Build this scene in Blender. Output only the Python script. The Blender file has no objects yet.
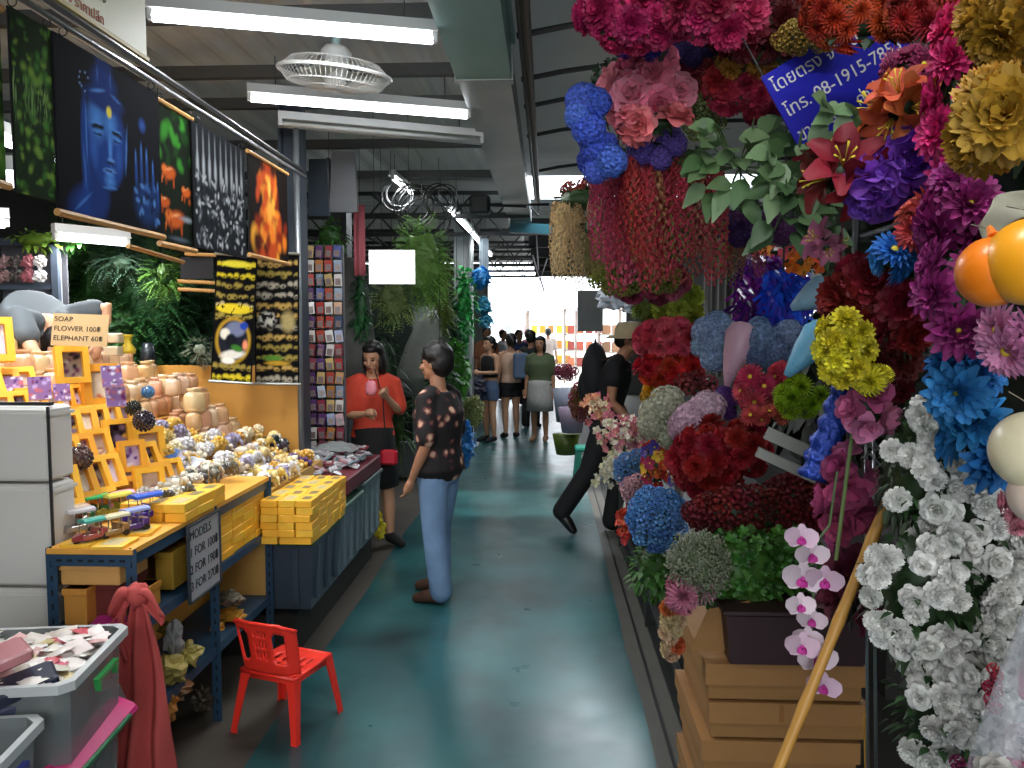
import bpy, math, random
from mathutils import Vector, Matrix, Euler, noise

random.seed(7)
R = math.radians
SC = bpy.context.scene
COL = SC.collection

# ---------------------------------------------------------------- camera, world, lights, exposure
F = 800.0
cam_d = bpy.data.cameras.new('camera'); cam_d.sensor_width = 36; cam_d.lens = F / 1024 * 36; cam_d.clip_start = .05
CAM = bpy.data.objects.new('camera', cam_d); COL.objects.link(CAM)
CAM.location = (0, 0, 1.7)
CAM.rotation_euler = (R(90 - 4.0), 0, R(2.5))
SC.camera = CAM
CR = CAM.rotation_euler.to_matrix(); CO = Vector(CAM.location)

def P(px, py, Y):                       # a point of the place at distance Y down the aisle
    d = CR @ Vector(((px - 512) / F, (384 - py) / F, -1))
    return CO + d * (Y / d.y)

W = bpy.data.worlds.new('World'); SC.world = W; W.use_nodes = True
bg = W.node_tree.nodes['Background']; bg.inputs[0].default_value = (.86, .93, 1, 1); bg.inputs[1].default_value = 4.2

def area_light(name, loc, rot, sx, sy, power, col):
    l = bpy.data.lights.new(name, 'AREA'); l.shape = 'RECTANGLE'; l.size = sx; l.size_y = sy; l.energy = power; l.color = col
    o = bpy.data.objects.new(name, l); COL.objects.link(o); o.location = loc; o.rotation_euler = rot
    return o
SC.view_settings.view_transform = 'Standard'; SC.view_settings.look = 'None'
SC.view_settings.exposure = 0.0; SC.view_settings.gamma = 1; SC.view_settings.use_curve_mapping = False
SC.cycles.max_bounces = 6; SC.cycles.diffuse_bounces = 3; SC.cycles.glossy_bounces = 2
SC.cycles.transparent_max_bounces = 6; SC.cycles.transmission_bounces = 3
SC.cycles.caustics_reflective = False; SC.cycles.caustics_refractive = False
SC.cycles.sample_clamp_indirect = 6; SC.cycles.use_denoising = True
# area lights added: flower-wall fill from behind the camera, daylight through the roof gap
area_light('daylight', (0.0, -2.2, 2.9), (R(68), 0, 0), 3.0, 1.6, 56, (1, .97, .93))
area_light('daylight', (0.9, 10.0, 3.6), (0, 0, 0), 1.4, .9, 90, (.88, .95, 1))
sun_d = bpy.data.lights.new('sun', 'SUN'); sun_d.energy = 3; sun_d.angle = R(3); sun_d.color = (1, .96, .9)
sun = bpy.data.objects.new('sun', sun_d); COL.objects.link(sun); sun.rotation_euler = (R(-28), R(14), 0)

# ---------------------------------------------------------------- materials
def lin(c):
    if isinstance(c, str):
        c = c.lstrip('#'); c = [int(c[i:i+2], 16) / 255 for i in (0, 2, 4)]
    return tuple((x / 12.92 if x <= .04045 else ((x + .055) / 1.055) ** 2.4) for x in c)

_M = {}
def mat(col, rough=.6, metal=0, var=.12, scale=12, alpha=1, emit=0, trans=0, bump=0, coat=0):
    key = (str(col), rough, metal, var, scale, alpha, emit, trans, bump, coat)
    if key in _M: return _M[key]
    m = bpy.data.materials.new('paint_' + str(len(_M))); m.use_nodes = True
    nt = m.node_tree; b = nt.nodes['Principled BSDF']; c = lin(col)
    b.inputs['Roughness'].default_value = rough; b.inputs['Metallic'].default_value = metal
    if coat: b.inputs['Coat Weight'].default_value = coat; b.inputs['Coat Roughness'].default_value = .15
    if trans: b.inputs['Transmission Weight'].default_value = trans
    if alpha < 1: b.inputs['Alpha'].default_value = alpha
    if emit:
        b.inputs['Emission Color'].default_value = (*c, 1); b.inputs['Emission Strength'].default_value = emit
    tc = nt.nodes.new('ShaderNodeTexCoord'); n = nt.nodes.new('ShaderNodeTexNoise')
    n.inputs['Scale'].default_value = scale; n.inputs['Detail'].default_value = 4
    nt.links.new(tc.outputs['Object'], n.inputs['Vector'])
    mx = nt.nodes.new('ShaderNodeMix'); mx.data_type = 'RGBA'
    mx.inputs[6].default_value = (*[x * (1 - var) for x in c], 1); mx.inputs[7].default_value = (*[min(1, x * (1 + var)) for x in c], 1)
    nt.links.new(n.outputs['Fac'], mx.inputs[0]); nt.links.new(mx.outputs[2], b.inputs['Base Color'])
    if bump:
        bp = nt.nodes.new('ShaderNodeBump'); bp.inputs['Strength'].default_value = bump; bp.inputs['Distance'].default_value = .01
        nt.links.new(n.outputs['Fac'], bp.inputs['Height']); nt.links.new(bp.outputs['Normal'], b.inputs['Normal'])
    _M[key] = m
    return m

def tint_mat(name, rough=.6, lo=.72, hi=1.12, sheen=0, trans=0, alpha=1, coat=0):
    """material whose colour is the object's own colour, varied petal by petal"""
    m = bpy.data.materials.new(name); m.use_nodes = True; nt = m.node_tree; b = nt.nodes['Principled BSDF']
    b.inputs['Roughness'].default_value = rough
    if alpha < 1: b.inputs['Alpha'].default_value = alpha
    if coat: b.inputs['Coat Weight'].default_value = coat; b.inputs['Coat Roughness'].default_value = .12
    oi = nt.nodes.new('ShaderNodeObjectInfo'); g = nt.nodes.new('ShaderNodeNewGeometry')
    mr = nt.nodes.new('ShaderNodeMapRange'); mr.inputs[3].default_value = lo; mr.inputs[4].default_value = hi
    nt.links.new(g.outputs['Random Per Island'], mr.inputs[0])
    hs = nt.nodes.new('ShaderNodeHueSaturation'); nt.links.new(oi.outputs['Color'], hs.inputs['Color'])
    nt.links.new(mr.outputs[0], hs.inputs['Value'])
    mr2 = nt.nodes.new('ShaderNodeMapRange'); mr2.inputs[3].default_value = .985; mr2.inputs[4].default_value = 1.015
    mr2.inputs[3].default_value = .49; mr2.inputs[4].default_value = .51
    nt.links.new(oi.outputs['Random'], mr2.inputs[0]); nt.links.new(mr2.outputs[0], hs.inputs['Hue'])
    nt.links.new(hs.outputs['Color'], b.inputs['Base Color'])
    if trans:
        tr = nt.nodes.new('ShaderNodeBsdfTranslucent'); nt.links.new(hs.outputs['Color'], tr.inputs['Color'])
        ms = nt.nodes.new('ShaderNodeMixShader'); ms.inputs[0].default_value = trans
        nt.links.new(b.outputs[0], ms.inputs[1]); nt.links.new(tr.outputs[0], ms.inputs[2])
        nt.links.new(ms.outputs[0], nt.nodes['Material Output'].inputs[0])
    return m
PETAL = tint_mat('petal', .65, .6, 1.25, trans=.25)
LEAF = tint_mat('leaf', .5, .55, 1.2, trans=.15)
PAINTED = tint_mat('tinted_plastic', .4, .9, 1.08)
GLOSSY = tint_mat('tinted_film', .22, .75, 1.15, coat=.6)

def paint_mat():
    m = bpy.data.materials.new('painted_cloth'); m.use_nodes = True; nt = m.node_tree; b = nt.nodes['Principled BSDF']
    b.inputs['Roughness'].default_value = .9; b.inputs['Specular IOR Level'].default_value = .08
    a = nt.nodes.new('ShaderNodeVertexColor'); a.layer_name = 'Col'; nt.links.new(a.outputs[0], b.inputs['Base Color'])
    return m
PAINT = paint_mat()
PAINTG = PAINT.copy(); PAINTG.node_tree.nodes['Principled BSDF'].inputs['Roughness'].default_value = .2

# ---------------------------------------------------------------- mesh builder
class MB:
    def __init__(s): s.v = []; s.f = []; s.m = []; s.cur = 0
    def add(s, vs, fs):
        o = len(s.v); s.v += [Vector(v) for v in vs]
        for f in fs: s.f.append([i + o for i in f]); s.m.append(s.cur)
        return s
    def mat(s, i): s.cur = i; return s
    def box(s, c, d, rot=None, taper=1.0):
        x, y, z = d[0] / 2, d[1] / 2, d[2] / 2
        vs = [Vector((sx * x * (taper if sz < 0 else 1), sy * y * (taper if sz < 0 else 1), sz * z)) for sz in (-1, 1) for sy in (-1, 1) for sx in (-1, 1)]
        if rot is not None:
            M = Euler(rot).to_matrix() if not isinstance(rot, Matrix) else rot
            vs = [M @ v for v in vs]
        c = Vector(c)
        return s.add([v + c for v in vs], [(0, 2, 3, 1), (4, 5, 7, 6), (0, 1, 5, 4), (2, 6, 7, 3), (0, 4, 6, 2), (1, 3, 7, 5)])
    def box2(s, a, b):
        return s.box([(a[i] + b[i]) / 2 for i in range(3)], [abs(b[i] - a[i]) for i in range(3)])
    def rbox(s, c, d, r=.01, rot=None):   # box with chamfered edges, as three nested slabs
        M = Euler(rot).to_matrix() if rot is not None and not isinstance(rot, Matrix) else (rot or Matrix.Identity(3))
        c = Vector(c); rings = []
        def ring(z, ins):
            x, y = d[0] / 2 - ins, d[1] / 2 - ins; k = r
            pts = [(x - k, -y), (x, -y + k), (x, y - k), (x - k, y), (-x + k, y), (-x, y - k), (-x, -y + k), (-x + k, -y)]
            return [M @ Vector((p[0], p[1], z)) + c for p in pts]
        h = d[2] / 2
        return s.loft([ring(-h, r * .8), ring(-h + r * .8, 0), ring(h - r * .8, 0), ring(h, r * .8)])
    def loft(s, rings, cap=True, close=False):
        n = len(rings[0]); vs = [p for r in rings for p in r]; fs = []
        for k in range(len(rings) - 1 + (1 if close else 0)):
            a = k * n; b = ((k + 1) % len(rings)) * n
            for i in range(n):
                j = (i + 1) % n; fs.append((a + i, a + j, b + j, b + i))
        if cap and not close: fs.append(list(range(n))[::-1]); fs.append([len(vs) - n + i for i in range(n)])
        return s.add(vs, fs)
    def tube(s, pts, r, n=8, cap=True):
        pts = [Vector(p) for p in pts]; rs = r if isinstance(r, (list, tuple)) else [r] * len(pts)
        rings = []; up = Vector((0, 0, 1)); prev = None
        for i, p in enumerate(pts):
            t = (pts[min(i + 1, len(pts) - 1)] - pts[max(i - 1, 0)]).normalized()
            if prev is None:
                a = t.cross(up)
                if a.length < .05: a = t.cross(Vector((1, 0, 0)))
            else:
                a = prev - t * prev.dot(t)
            a.normalize(); prev = a; b = t.cross(a)
            rings.append([p + (a * math.cos(2 * math.pi * k / n) + b * math.sin(2 * math.pi * k / n)) * rs[i] for k in range(n)])
        return s.loft(rings, cap)
    def cap_tube(s, pts, rs, n=10):      # limb with round ends
        pts = [Vector(p) for p in pts]; q = []; rr = []
        d0 = (pts[0] - pts[1]).normalized(); d1 = (pts[-1] - pts[-2]).normalized()
        for a in (80, 55, 28): q.append(pts[0] + d0 * rs[0] * math.sin(R(a))); rr.append(rs[0] * math.cos(R(a)))
        q += pts; rr += list(rs)
        for a in (28, 55, 80): q.append(pts[-1] + d1 * rs[-1] * math.sin(R(a))); rr.append(rs[-1] * math.cos(R(a)))
        return s.tube(q, rr, n)
    def ell(s, c, r, seg=12, ring=8, rot=None, noise_=0, seed=0):
        M = Euler(rot).to_matrix() if rot is not None else Matrix.Identity(3); c = Vector(c)
        if not isinstance(r, (list, tuple)): r = (r, r, r)
        vs = []; fs = []
        for i in range(ring + 1):
            th = math.pi * i / ring
            for j in range(seg):
                ph = 2 * math.pi * j / seg
                d = Vector((math.sin(th) * math.cos(ph), math.sin(th) * math.sin(ph), math.cos(th)))
                k = 1 + (noise_ * noise.noise(d * 2.3 + Vector((seed, 0, 0))) if noise_ else 0)
                vs.append(M @ Vector((d.x * r[0] * k, d.y * r[1] * k, d.z * r[2] * k)) + c)
        for i in range(ring):
            for j in range(seg):
                a = i * seg + j; b = i * seg + (j + 1) % seg
                if i == 0: fs.append((a, a + seg, b + seg))
                elif i == ring - 1: fs.append((a, a + seg, b))
                else: fs.append((a, a + seg, b + seg, b))
        return s.add(vs, fs)
    def disc(s, c, r, axis=(0, 0, 1), n=16, t=.004):
        a = Vector(axis).normalized(); return s.tube([Vector(c) - a * t / 2, Vector(c) + a * t / 2], r, n)
    def ring(s, c, r, t, axis=(0, 0, 1), n=32, k=6):
        a = Vector(axis).normalized(); x = a.orthogonal().normalized(); y = a.cross(x); rings = []
        for i in range(n):
            d = x * math.cos(2 * math.pi * i / n) + y * math.sin(2 * math.pi * i / n)
            rings.append([Vector(c) + d * (r + t * math.cos(2 * math.pi * j / k)) + a * t * math.sin(2 * math.pi * j / k) for j in range(k)])
        return s.loft(rings, close=True)
    def grid(s, fn, nu, nv):             # open surface fn(u,v)
        vs = [fn(i / nu, j / nv) for j in range(nv + 1) for i in range(nu + 1)]
        return s.add(vs, [(j * (nu + 1) + i, j * (nu + 1) + i + 1, (j + 1) * (nu + 1) + i + 1, (j + 1) * (nu + 1) + i) for j in range(nv) for i in range(nu)])
    def merge(s, o, M=Matrix.Identity(4)):
        k = len(s.v); s.v += [M @ v for v in o.v]
        s.f += [[i + k for i in f] for f in o.f]; s.m += o.m
        return s
    def mesh(s, name, mats, smooth=False):
        me = bpy.data.meshes.new(name); me.from_pydata([tuple(v) for v in s.v], [], s.f)
        for m in (mats if isinstance(mats, (list, tuple)) else [mats]): me.materials.append(m)
        if any(s.m): me.polygons.foreach_set('material_index', s.m)
        if smooth: me.polygons.foreach_set('use_smooth', [True] * len(me.polygons))
        me.update(); return me
    def build(s, name, mats, parent=None, smooth=False, color=None, loc=None, rot=None):
        return put(name, s.mesh(name, mats, smooth), parent, loc, rot, color=color)

def put(name, me, parent=None, loc=None, rot=None, scale=None, color=None):
    o = bpy.data.objects.new(name, me); COL.objects.link(o)
    if parent: o.parent = parent
    if loc is not None: o.location = loc
    if rot is not None:
        o.rotation_euler = rot if not isinstance(rot, Matrix) else rot.to_euler()
    if scale is not None: o.scale = scale if isinstance(scale, (tuple, list, Vector)) else (scale,) * 3
    if color is not None: o.color = (*lin(color), 1)
    return o

def tag(o, label, cat, group=None, kind=None):
    o['label'] = label; o['category'] = cat
    if group: o['group'] = group
    if kind: o['kind'] = kind
    return o
def thing(name, label, cat, loc=(0, 0, 0), rot=None, group=None):
    o = bpy.data.objects.new(name, None); COL.objects.link(o); o.location = loc; o.empty_display_size = .05
    if rot is not None: o.rotation_euler = rot
    return tag(o, label, cat, group)
def struct(o): o['kind'] = 'structure'; return o
def clone(t, label=None, loc=None, rot=None, group=None, scale=None, color=None):   # a thing with its parts and sub-parts
    c = t.copy(); COL.objects.link(c)
    if label: c['label'] = label
    if group: c['group'] = group
    if loc is not None: c.location = loc
    if rot is not None: c.rotation_euler = rot
    if scale is not None: c.scale = (scale,) * 3
    for ch in KIDS(t):
        d = ch.copy(); COL.objects.link(d); d.parent = c
        if color is not None and ch.get('tinted'): d.color = (*lin(color), 1)
        for g in KIDS(ch):
            e = g.copy(); COL.objects.link(e); e.parent = d
    return c
_KC = {}
def KIDS(o):
    k = _KC.get(o.name)
    if k is None: k = list(o.children); _KC[o.name] = k
    return k
def smoothed(o, lvl=1):
    m = o.modifiers.new('s', 'SUBSURF'); m.levels = lvl; m.render_levels = lvl; return o
def bevel(o, w=.005, seg=2):
    m = o.modifiers.new('b', 'BEVEL'); m.width = w; m.segments = seg; m.limit_method = 'ANGLE'; return o
def remeshed(mb, vox, smooth_it=6):      # fuses overlapping solids into one continuous skin
    me = mb.mesh('skin', []); o = bpy.data.objects.new('tmp', me); COL.objects.link(o)
    r = o.modifiers.new('r', 'REMESH'); r.mode = 'VOXEL'; r.voxel_size = vox
    if smooth_it:
        k = o.modifiers.new('k', 'SMOOTH'); k.factor = .5; k.iterations = smooth_it
    dg = bpy.context.evaluated_depsgraph_get(); dg.update()
    out = bpy.data.meshes.new_from_object(o.evaluated_get(dg))
    bpy.data.objects.remove(o); bpy.data.meshes.remove(me)
    out.polygons.foreach_set('use_smooth', [True] * len(out.polygons))
    return out
def fused(mb, name, m, parent, vox=.012, it=4, color=None):
    me = remeshed(mb, vox, it); me.materials.clear(); me.materials.append(m); me.name = name
    return put(name, me, parent, color=color)

def painting_mesh(w, h, nx, ny, bgc, blobs, seed=0, gloss=False, grain=.0):
    """a picture in the x-z plane; blobs = (cx, cy, rx, ry, angle, colour, softness), y up, in 0..1"""
    mb = MB(); mb.grid(lambda u, v: Vector(((u - .5) * w, 0, (v - .5) * h)), nx, ny)
    me = mb.mesh('picture', PAINTG if gloss else PAINT, True)
    ca = me.color_attributes.new('Col', 'FLOAT_COLOR', 'POINT'); rnd = random.Random(seed); buf = []
    B = [(b[0], b[1], b[2], b[3], math.cos(R(b[4])), math.sin(R(b[4])), lin(b[5]), b[6]) for b in blobs]
    bl = lin(bgc); asp = h / w
    for j in range(ny + 1):
        for i in range(nx + 1):
            x = i / nx; y = j / ny; c = list(bl)
            for cx, cy, rx, ry, ca_, sa, col, so in B:
                dx = x - cx; dy = (y - cy) * asp
                if abs(dx) > (rx + ry) * 1.6 or abs(dy) > (rx + ry) * 1.6: continue
                d = math.hypot((dx * ca_ + dy * sa) / rx, (-dx * sa + dy * ca_) / ry)
                if d >= 1: continue
                a = min(1, (1 - d) / max(so, .01)); c = [c[k] * (1 - a) + col[k] * a for k in range(3)]
            if grain: k = 1 + grain * (rnd.random() * 2 - 1); c = [min(1, q * k) for q in c]
            buf += [*c, 1]
    ca.data.foreach_set('color', buf)
    return me

def text_mesh(s, size, m, depth=.0008, align='LEFT'):
    cu = bpy.data.curves.new('t', 'FONT'); cu.body = s; cu.size = size; cu.extrude = depth; cu.align_x = align; cu.resolution_u = 3
    o = bpy.data.objects.new('t', cu); COL.objects.link(o); dg = bpy.context.evaluated_depsgraph_get(); dg.update()
    me = bpy.data.meshes.new_from_object(o.evaluated_get(dg)); bpy.data.objects.remove(o)
    me.materials.clear(); me.materials.append(m); return me
# ---------------------------------------------------------------- the setting
def floor_mat():
    m = bpy.data.materials.new('green_floor_paint'); m.use_nodes = True; nt = m.node_tree; b = nt.nodes['Principled BSDF']
    g = nt.nodes.new('ShaderNodeNewGeometry'); n = nt.nodes.new('ShaderNodeTexNoise'); n.inputs['Scale'].default_value = 1.7; n.inputs['Detail'].default_value = 6
    nt.links.new(g.outputs['Position'], n.inputs['Vector'])
    cr = nt.nodes.new('ShaderNodeValToRGB'); cr.color_ramp.elements[0].color = (*lin('#16383c'), 1); cr.color_ramp.elements[1].color = (*lin('#2f6a6c'), 1)
    cr.color_ramp.elements[0].position = .3; cr.color_ramp.elements[1].position = .7
    nt.links.new(n.outputs['Fac'], cr.inputs[0]); nt.links.new(cr.outputs[0], b.inputs['Base Color'])
    n2 = nt.nodes.new('ShaderNodeTexNoise'); n2.inputs['Scale'].default_value = 5; nt.links.new(g.outputs['Position'], n2.inputs['Vector'])
    mr = nt.nodes.new('ShaderNodeMapRange'); mr.inputs[3].default_value = .22; mr.inputs[4].default_value = .42
    nt.links.new(n2.outputs['Fac'], mr.inputs[0]); nt.links.new(mr.outputs[0], b.inputs['Roughness'])
    b.inputs['Coat Weight'].default_value = .3; b.inputs['Coat Roughness'].default_value = .26
    bp = nt.nodes.new('ShaderNodeBump'); bp.inputs['Strength'].default_value = .05; bp.inputs['Distance'].default_value = .01
    nt.links.new(n2.outputs['Fac'], bp.inputs['Height']); nt.links.new(bp.outputs[0], b.inputs['Normal'])
    return m
FL = floor_mat()
def edge(y, x0, k): return x0 + k * noise.noise(Vector((y * 1.3, x0 * 7, 0)))
mb = MB()
mb.grid(lambda u, v: Vector((edge(-3 + 24 * v, -1.18, .03) * (1 - u) + u * edge(-3 + 24 * v, .43, .02), -3 + 24 * v, 0)), 2, 80)
struct(mb.build('floor_aisle', FL))
CONC = mat('#4a443c', .6, var=.35, scale=3, bump=.2)
mb = MB(); mb.grid(lambda u, v: Vector((-5 + u * (edge(-3 + 24 * v, -1.18, .03) + 5), -3 + 24 * v, 0)), 2, 80)
struct(mb.build('floor_left', CONC))
mb = MB(); mb.grid(lambda u, v: Vector((edge(-3 + 24 * v, .43, .02) * (1 - u) + 3 * u, -3 + 24 * v, 0)), 2, 80)
struct(mb.build('floor_right', mat('#56544f', .6, var=.3, scale=4, bump=.2)))
struct(MB().box2((-14, 21, -.12), (14, 60, -.02)).build('ground_outside', mat('#cfcac2', .8)))
# dark strip and thin dark cable line along the right of the aisle
mb = MB()
mb.box((.60, 6.5, .004), (.05, 8.0, .008)); mb.box((.50, 5.5, .003), (.012, 7.0, .006))
struct(mb.build('trim_1', mat('#1c1d1d', .5)))

# roof: corrugated sheets
SHEET = mat('#b4b5b4', .55, var=.2, scale=1.2)
_nt = SHEET.node_tree; _tr = _nt.nodes.new('ShaderNodeBsdfTranslucent'); _tr.inputs[0].default_value = (.8, .84, .8, 1); _ms = _nt.nodes.new('ShaderNodeMixShader'); _ms.inputs[0].default_value = .007   # slight translucency added to brighten the ceiling
_nt.links.new(_nt.nodes['Principled BSDF'].outputs[0], _ms.inputs[1]); _nt.links.new(_tr.outputs[0], _ms.inputs[2]); _nt.links.new(_ms.outputs[0], _nt.nodes['Material Output'].inputs[0])
def corrug(x0, x1, y0, y1, z, along='y', pitch=.19, amp=.022, z1=None):
    mb = MB(); z1 = z if z1 is None else z1
    L = (x1 - x0) if along == 'y' else (y1 - y0); n = int(L / pitch) * 4
    prof = [0, 1, 1, 0]
    def f(u, v):
        if along == 'y':
            k = round(u * n); x = x0 + u * (x1 - x0); return Vector((x, y0 + v * (y1 - y0), z + (z1 - z) * u + amp * prof[k % 4]))
        k = round(v * n); return Vector((x0 + u * (x1 - x0), y0 + v * (y1 - y0), z + (z1 - z) * u + amp * prof[k % 4]))
    mb.grid(f, n if along == 'y' else 1, 1 if along == 'y' else n); return mb
mb = corrug(-5, -.42, -3, 9.2, 3.22, 'y', z1=3.42); mb.merge(corrug(-5, -.42, 9.0, 20.5, 3.36, 'x', .3)); mb.box2((-5, 9.1, 3.25), (-.42, 9.16, 3.48))
mb.merge(corrug(-.42, 3, -3, 9.0, 3.38, 'x', .9, .012)); mb.merge(corrug(-.42, 3, 10.1, 20.5, 3.3, 'x', .3))
struct(mb.build('ceiling', SHEET))
DK = mat('#2a2b2c', .5, var=.2)
mb = MB()
for y in (.6, 1.9, 3.05, 3.9, 4.75, 5.4, 6.6, 7.9): mb.box((-2.7, y, 3.2), (4.6, .05, .07))
struct(mb.build('trim_2', mat('#4a4a49', .5)))
mb = MB()
for y in (1.4, 2.4, 3.3, 4.23, 4.96, 5.56, 6.4, 7.85):
    mb.tube([(-.16, y, 3.2), (.1, y + .01, 3.25), (.5, y - .02, 3.29), (3, y - .05, 3.31)], .016, 6)
struct(mb.build('trim_3', DK))
mb = MB()                                # pipe and brown rail beside the gutter
mb.tube([(-.1, -2, 3.12), (-.1, 9.6, 3.1)], .022, 8); mb.tube([(-.14, -2, 3.2), (-.14, 9.6, 3.18)], .012, 6)
struct(mb.build('trim_4', mat('#5a4c44', .5)))
# roof trusses further down the hall
mb = MB()
for y in (9.4, 11.2, 13, 14.8, 16.6, 18.4, 20.3):
    mb.box((-2.6, y, 3.0), (4.8, .06, .05)); mb.box((-2.6, y, 3.27), (4.8, .06, .05))
    x = -4.6
    while x < -.4: mb.tube([(x, y, 3.0), (x + .25, y, 3.27), (x + .5, y, 3.0)], .014, 5, False); x += .5
    if y > 11: mb.box((1.3, y, 3.1), (3.2, .06, .22))
for x in (-4, -3, -2, -1.1): mb.box((x, 14.8, 3.24), (.05, 11, .06))
struct(mb.build('trim_5', mat('#3a3b3b', .6)))
# green-grey gutter beam: two lengths with a joint
G1 = mat('#7fa3a0', .45, var=.15, scale=4); G2 = mat('#a4a8a7', .4, var=.3, scale=3, metal=.3)
mb = MB(); mb.box2((-.48, -2.5, 3.0), (-.19, 4.3, 3.2)); mb.box2((-.5, -2.5, 3.18), (-.17, 4.3, 3.22))
struct(mb.build('gutter_beam', G1))
mb = MB(); mb.box2((-.475, 4.3, 3.003), (-.195, 10, 3.2)); mb.box2((-.49, 4.28, 2.995), (-.18, 4.36, 3.205))
struct(mb.build('gutter_beam', G2))
DARKW = mat('#23231f', .85, var=.3, scale=2)
struct(MB().box2((-5.1, -3, 0), (-5, 20.5, 3.5)).build('wall_left', DARKW))
struct(MB().box2((2.6, -3, 0), (2.7, 20.5, 3.5)).build('wall_right', DARKW))
mb = MB()
mb.box2((-5.1, -3.1, 0), (-1.5, -3, 3.5)); mb.box2((1.2, -3.1, 0), (2.7, -3, 3.5)); mb.box2((-1.5, -3.1, 2.9), (1.2, -3, 3.5))
struct(mb.build('wall_back', DARKW))
struct(MB().box2((-5, 20.4, 0), (-1.5, 20.5, 3.3)).build('wall_far', mat('#8b8f8a', .8)))
struct(MB().box2((2.0, 20.4, 0), (2.6, 20.5, 3.3)).build('wall_far', mat('#6f7170', .8)))

# steel columns along the left stalls
def column(px, Y, w, col, label, z0=0, z1=3.2):
    p = P(px, 300, Y); mb = MB()
    mb.box((0, 0, (z0 + z1) / 2), (w * .75, w * .12, z1 - z0)); mb.box((-w * .37, 0, (z0 + z1) / 2), (w * .1, w, z1 - z0)); mb.box((w * .37, 0, (z0 + z1) / 2), (w * .1, w, z1 - z0))
    mb.box((0, 0, z0 + .01), (w * 1.4, w * 1.4, .02))
    o = mb.build('steel_column', mat(col, .45, metal=.2), loc=(p.x, Y, 0)); tag(o, label, 'column', kind='structure')
column(295, 5.2, .16, '#333c46', 'grey steel column behind the hanging banners')
column(341, 7.2, .2, '#4d4e52', 'pale grey steel column behind the keychain rack')
column(464, 11.5, .3, '#9aa0a0', 'pale column far along the left of the aisle')

# ---------------------------------------------------------------- fluorescent lamps
TUBE = mat('#f4f8ff', .4, var=0, emit=11); WHT = mat('#dfe0dd', .4, var=.05); TUBEOFF = mat('#c9cdca', .3, var=.05)
def tube_lamp(a, b, label, lit=True, two=False, group=None, power=None, r=.014):
    a = Vector(a); b = Vector(b); mid = (a + b) / 2; L = (b - a).length; ang = math.atan2(b.y - a.y, b.x - a.x); tilt = math.asin((b.z - a.z) / L)
    t = thing('fluorescent_lamp', label, 'lamp', mid, (0, -tilt, ang), group)
    mb = MB(); mb.box((0, 0, .055), (L, .05, .045)); mb.box((0, 0, .03), (L, .09 if two else .075, .006))
    hs_ = mb.build('lamp_housing', WHT, t)
    for s in (-1, 1): MB().box((s * (L / 2 - .012), 0, .012), (.022, .075 if two else .035, .05)).build('socket', WHT, hs_)
    for dy in ((-.025, .025) if two else (0,)):
        MB().tube([(-L / 2 + .02, dy, 0), (L / 2 - .02, dy, 0)], r, 10).build('glass_tube', TUBE if lit else TUBEOFF, t, smooth=True)
    if lit and power:                    # the tube's own light
        l = bpy.data.lights.new('tube_light', 'AREA'); l.shape = 'RECTANGLE'; l.size = L; l.size_y = .05; l.energy = power; l.color = (.95, .98, 1)
        lo = bpy.data.objects.new('tube_light', l); COL.objects.link(lo); lo.location = mid - Vector((0, 0, .03)); lo.rotation_euler = (0, 0, ang)
    for s in (-1, 1): MB().tube([(s * L * .38, 0, .078), (s * L * .38, 0, .24)], .003, 5).build('hanger', DK, t)
    return t
tube_lamp(P(147, 16, 3.27), P(437, 40, 3.59), 'lit white tube lamp nearest overhead, above the ceiling fan', power=22, r=.02)
tube_lamp(P(247, 98, 4.43), P(470, 116, 4.88), 'lit white tube lamp between the ceiling fan and the unlit twin lamp', power=22, r=.019)
tube_lamp(P(278, 124, 4.95), P(482, 142, 5.45), 'unlit twin tube lamp beside the grey gutter beam', lit=False, two=True)
tube_lamp((-2.82, 4.5, 2.22), (-2.57, 4.86, 2.22), 'lit tube lamp above the artificial ferns, right of its pair', power=15, r=.02)
tube_lamp((-3.05, 3.6, 2.2), (-2.7, 3.95, 2.22), 'lit tube lamp above the trinket shelf, left of its pair', power=12, r=.02)
tube_lamp(P(-30, 178, 2.5), P(12, 178, 2.8), 'bright tube lamp end at the left edge of the picture by the green forest painting', power=9, r=.035)
tube_lamp(P(447, 208, 9.0), P(470, 232, 10.4), 'first lit tube lamp of the run over the green hanging plants', power=10)
tube_lamp(P(471, 233, 10.5), P(482, 246, 12.2), 'second lit tube lamp of the run down the left side', power=10)
tube_lamp(P(482, 246, 12.4), P(491, 256, 14.4), 'farthest lit tube lamp of the run down the left side', power=10)
tube_lamp(P(392, 178, 7.4), P(412, 194, 8.3), 'thin lit tube lamp behind the coiled black cables', power=16)
tube_lamp(P(778, 262, 4.2), P(812, 282, 3.5), 'bright tube lamp inside the flower stall above the blue tinsel', power=16, r=.02)
tube_lamp((1.5, 1.4, 3.0), (1.5, 2.6, 3.0), 'added unseen tube lamp over the flower stall', power=7)  # added out of view to lift the light on the flowers
# tube lamp added out of sight to throw light on the soaps
tube_lamp((-2.2, 2.9, 2.45), (-2.2, 4.1, 2.45), 'long added tube lamp hidden behind the hanging paintings over the yellow boxes', power=24)
tube_lamp((-.45, .75, 3.05), (.75, .8, 3.05), 'added unseen tube lamp overhead before the upper flowers', power=24)  # lamp added above the camera to brighten the upper flower wall

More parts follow.
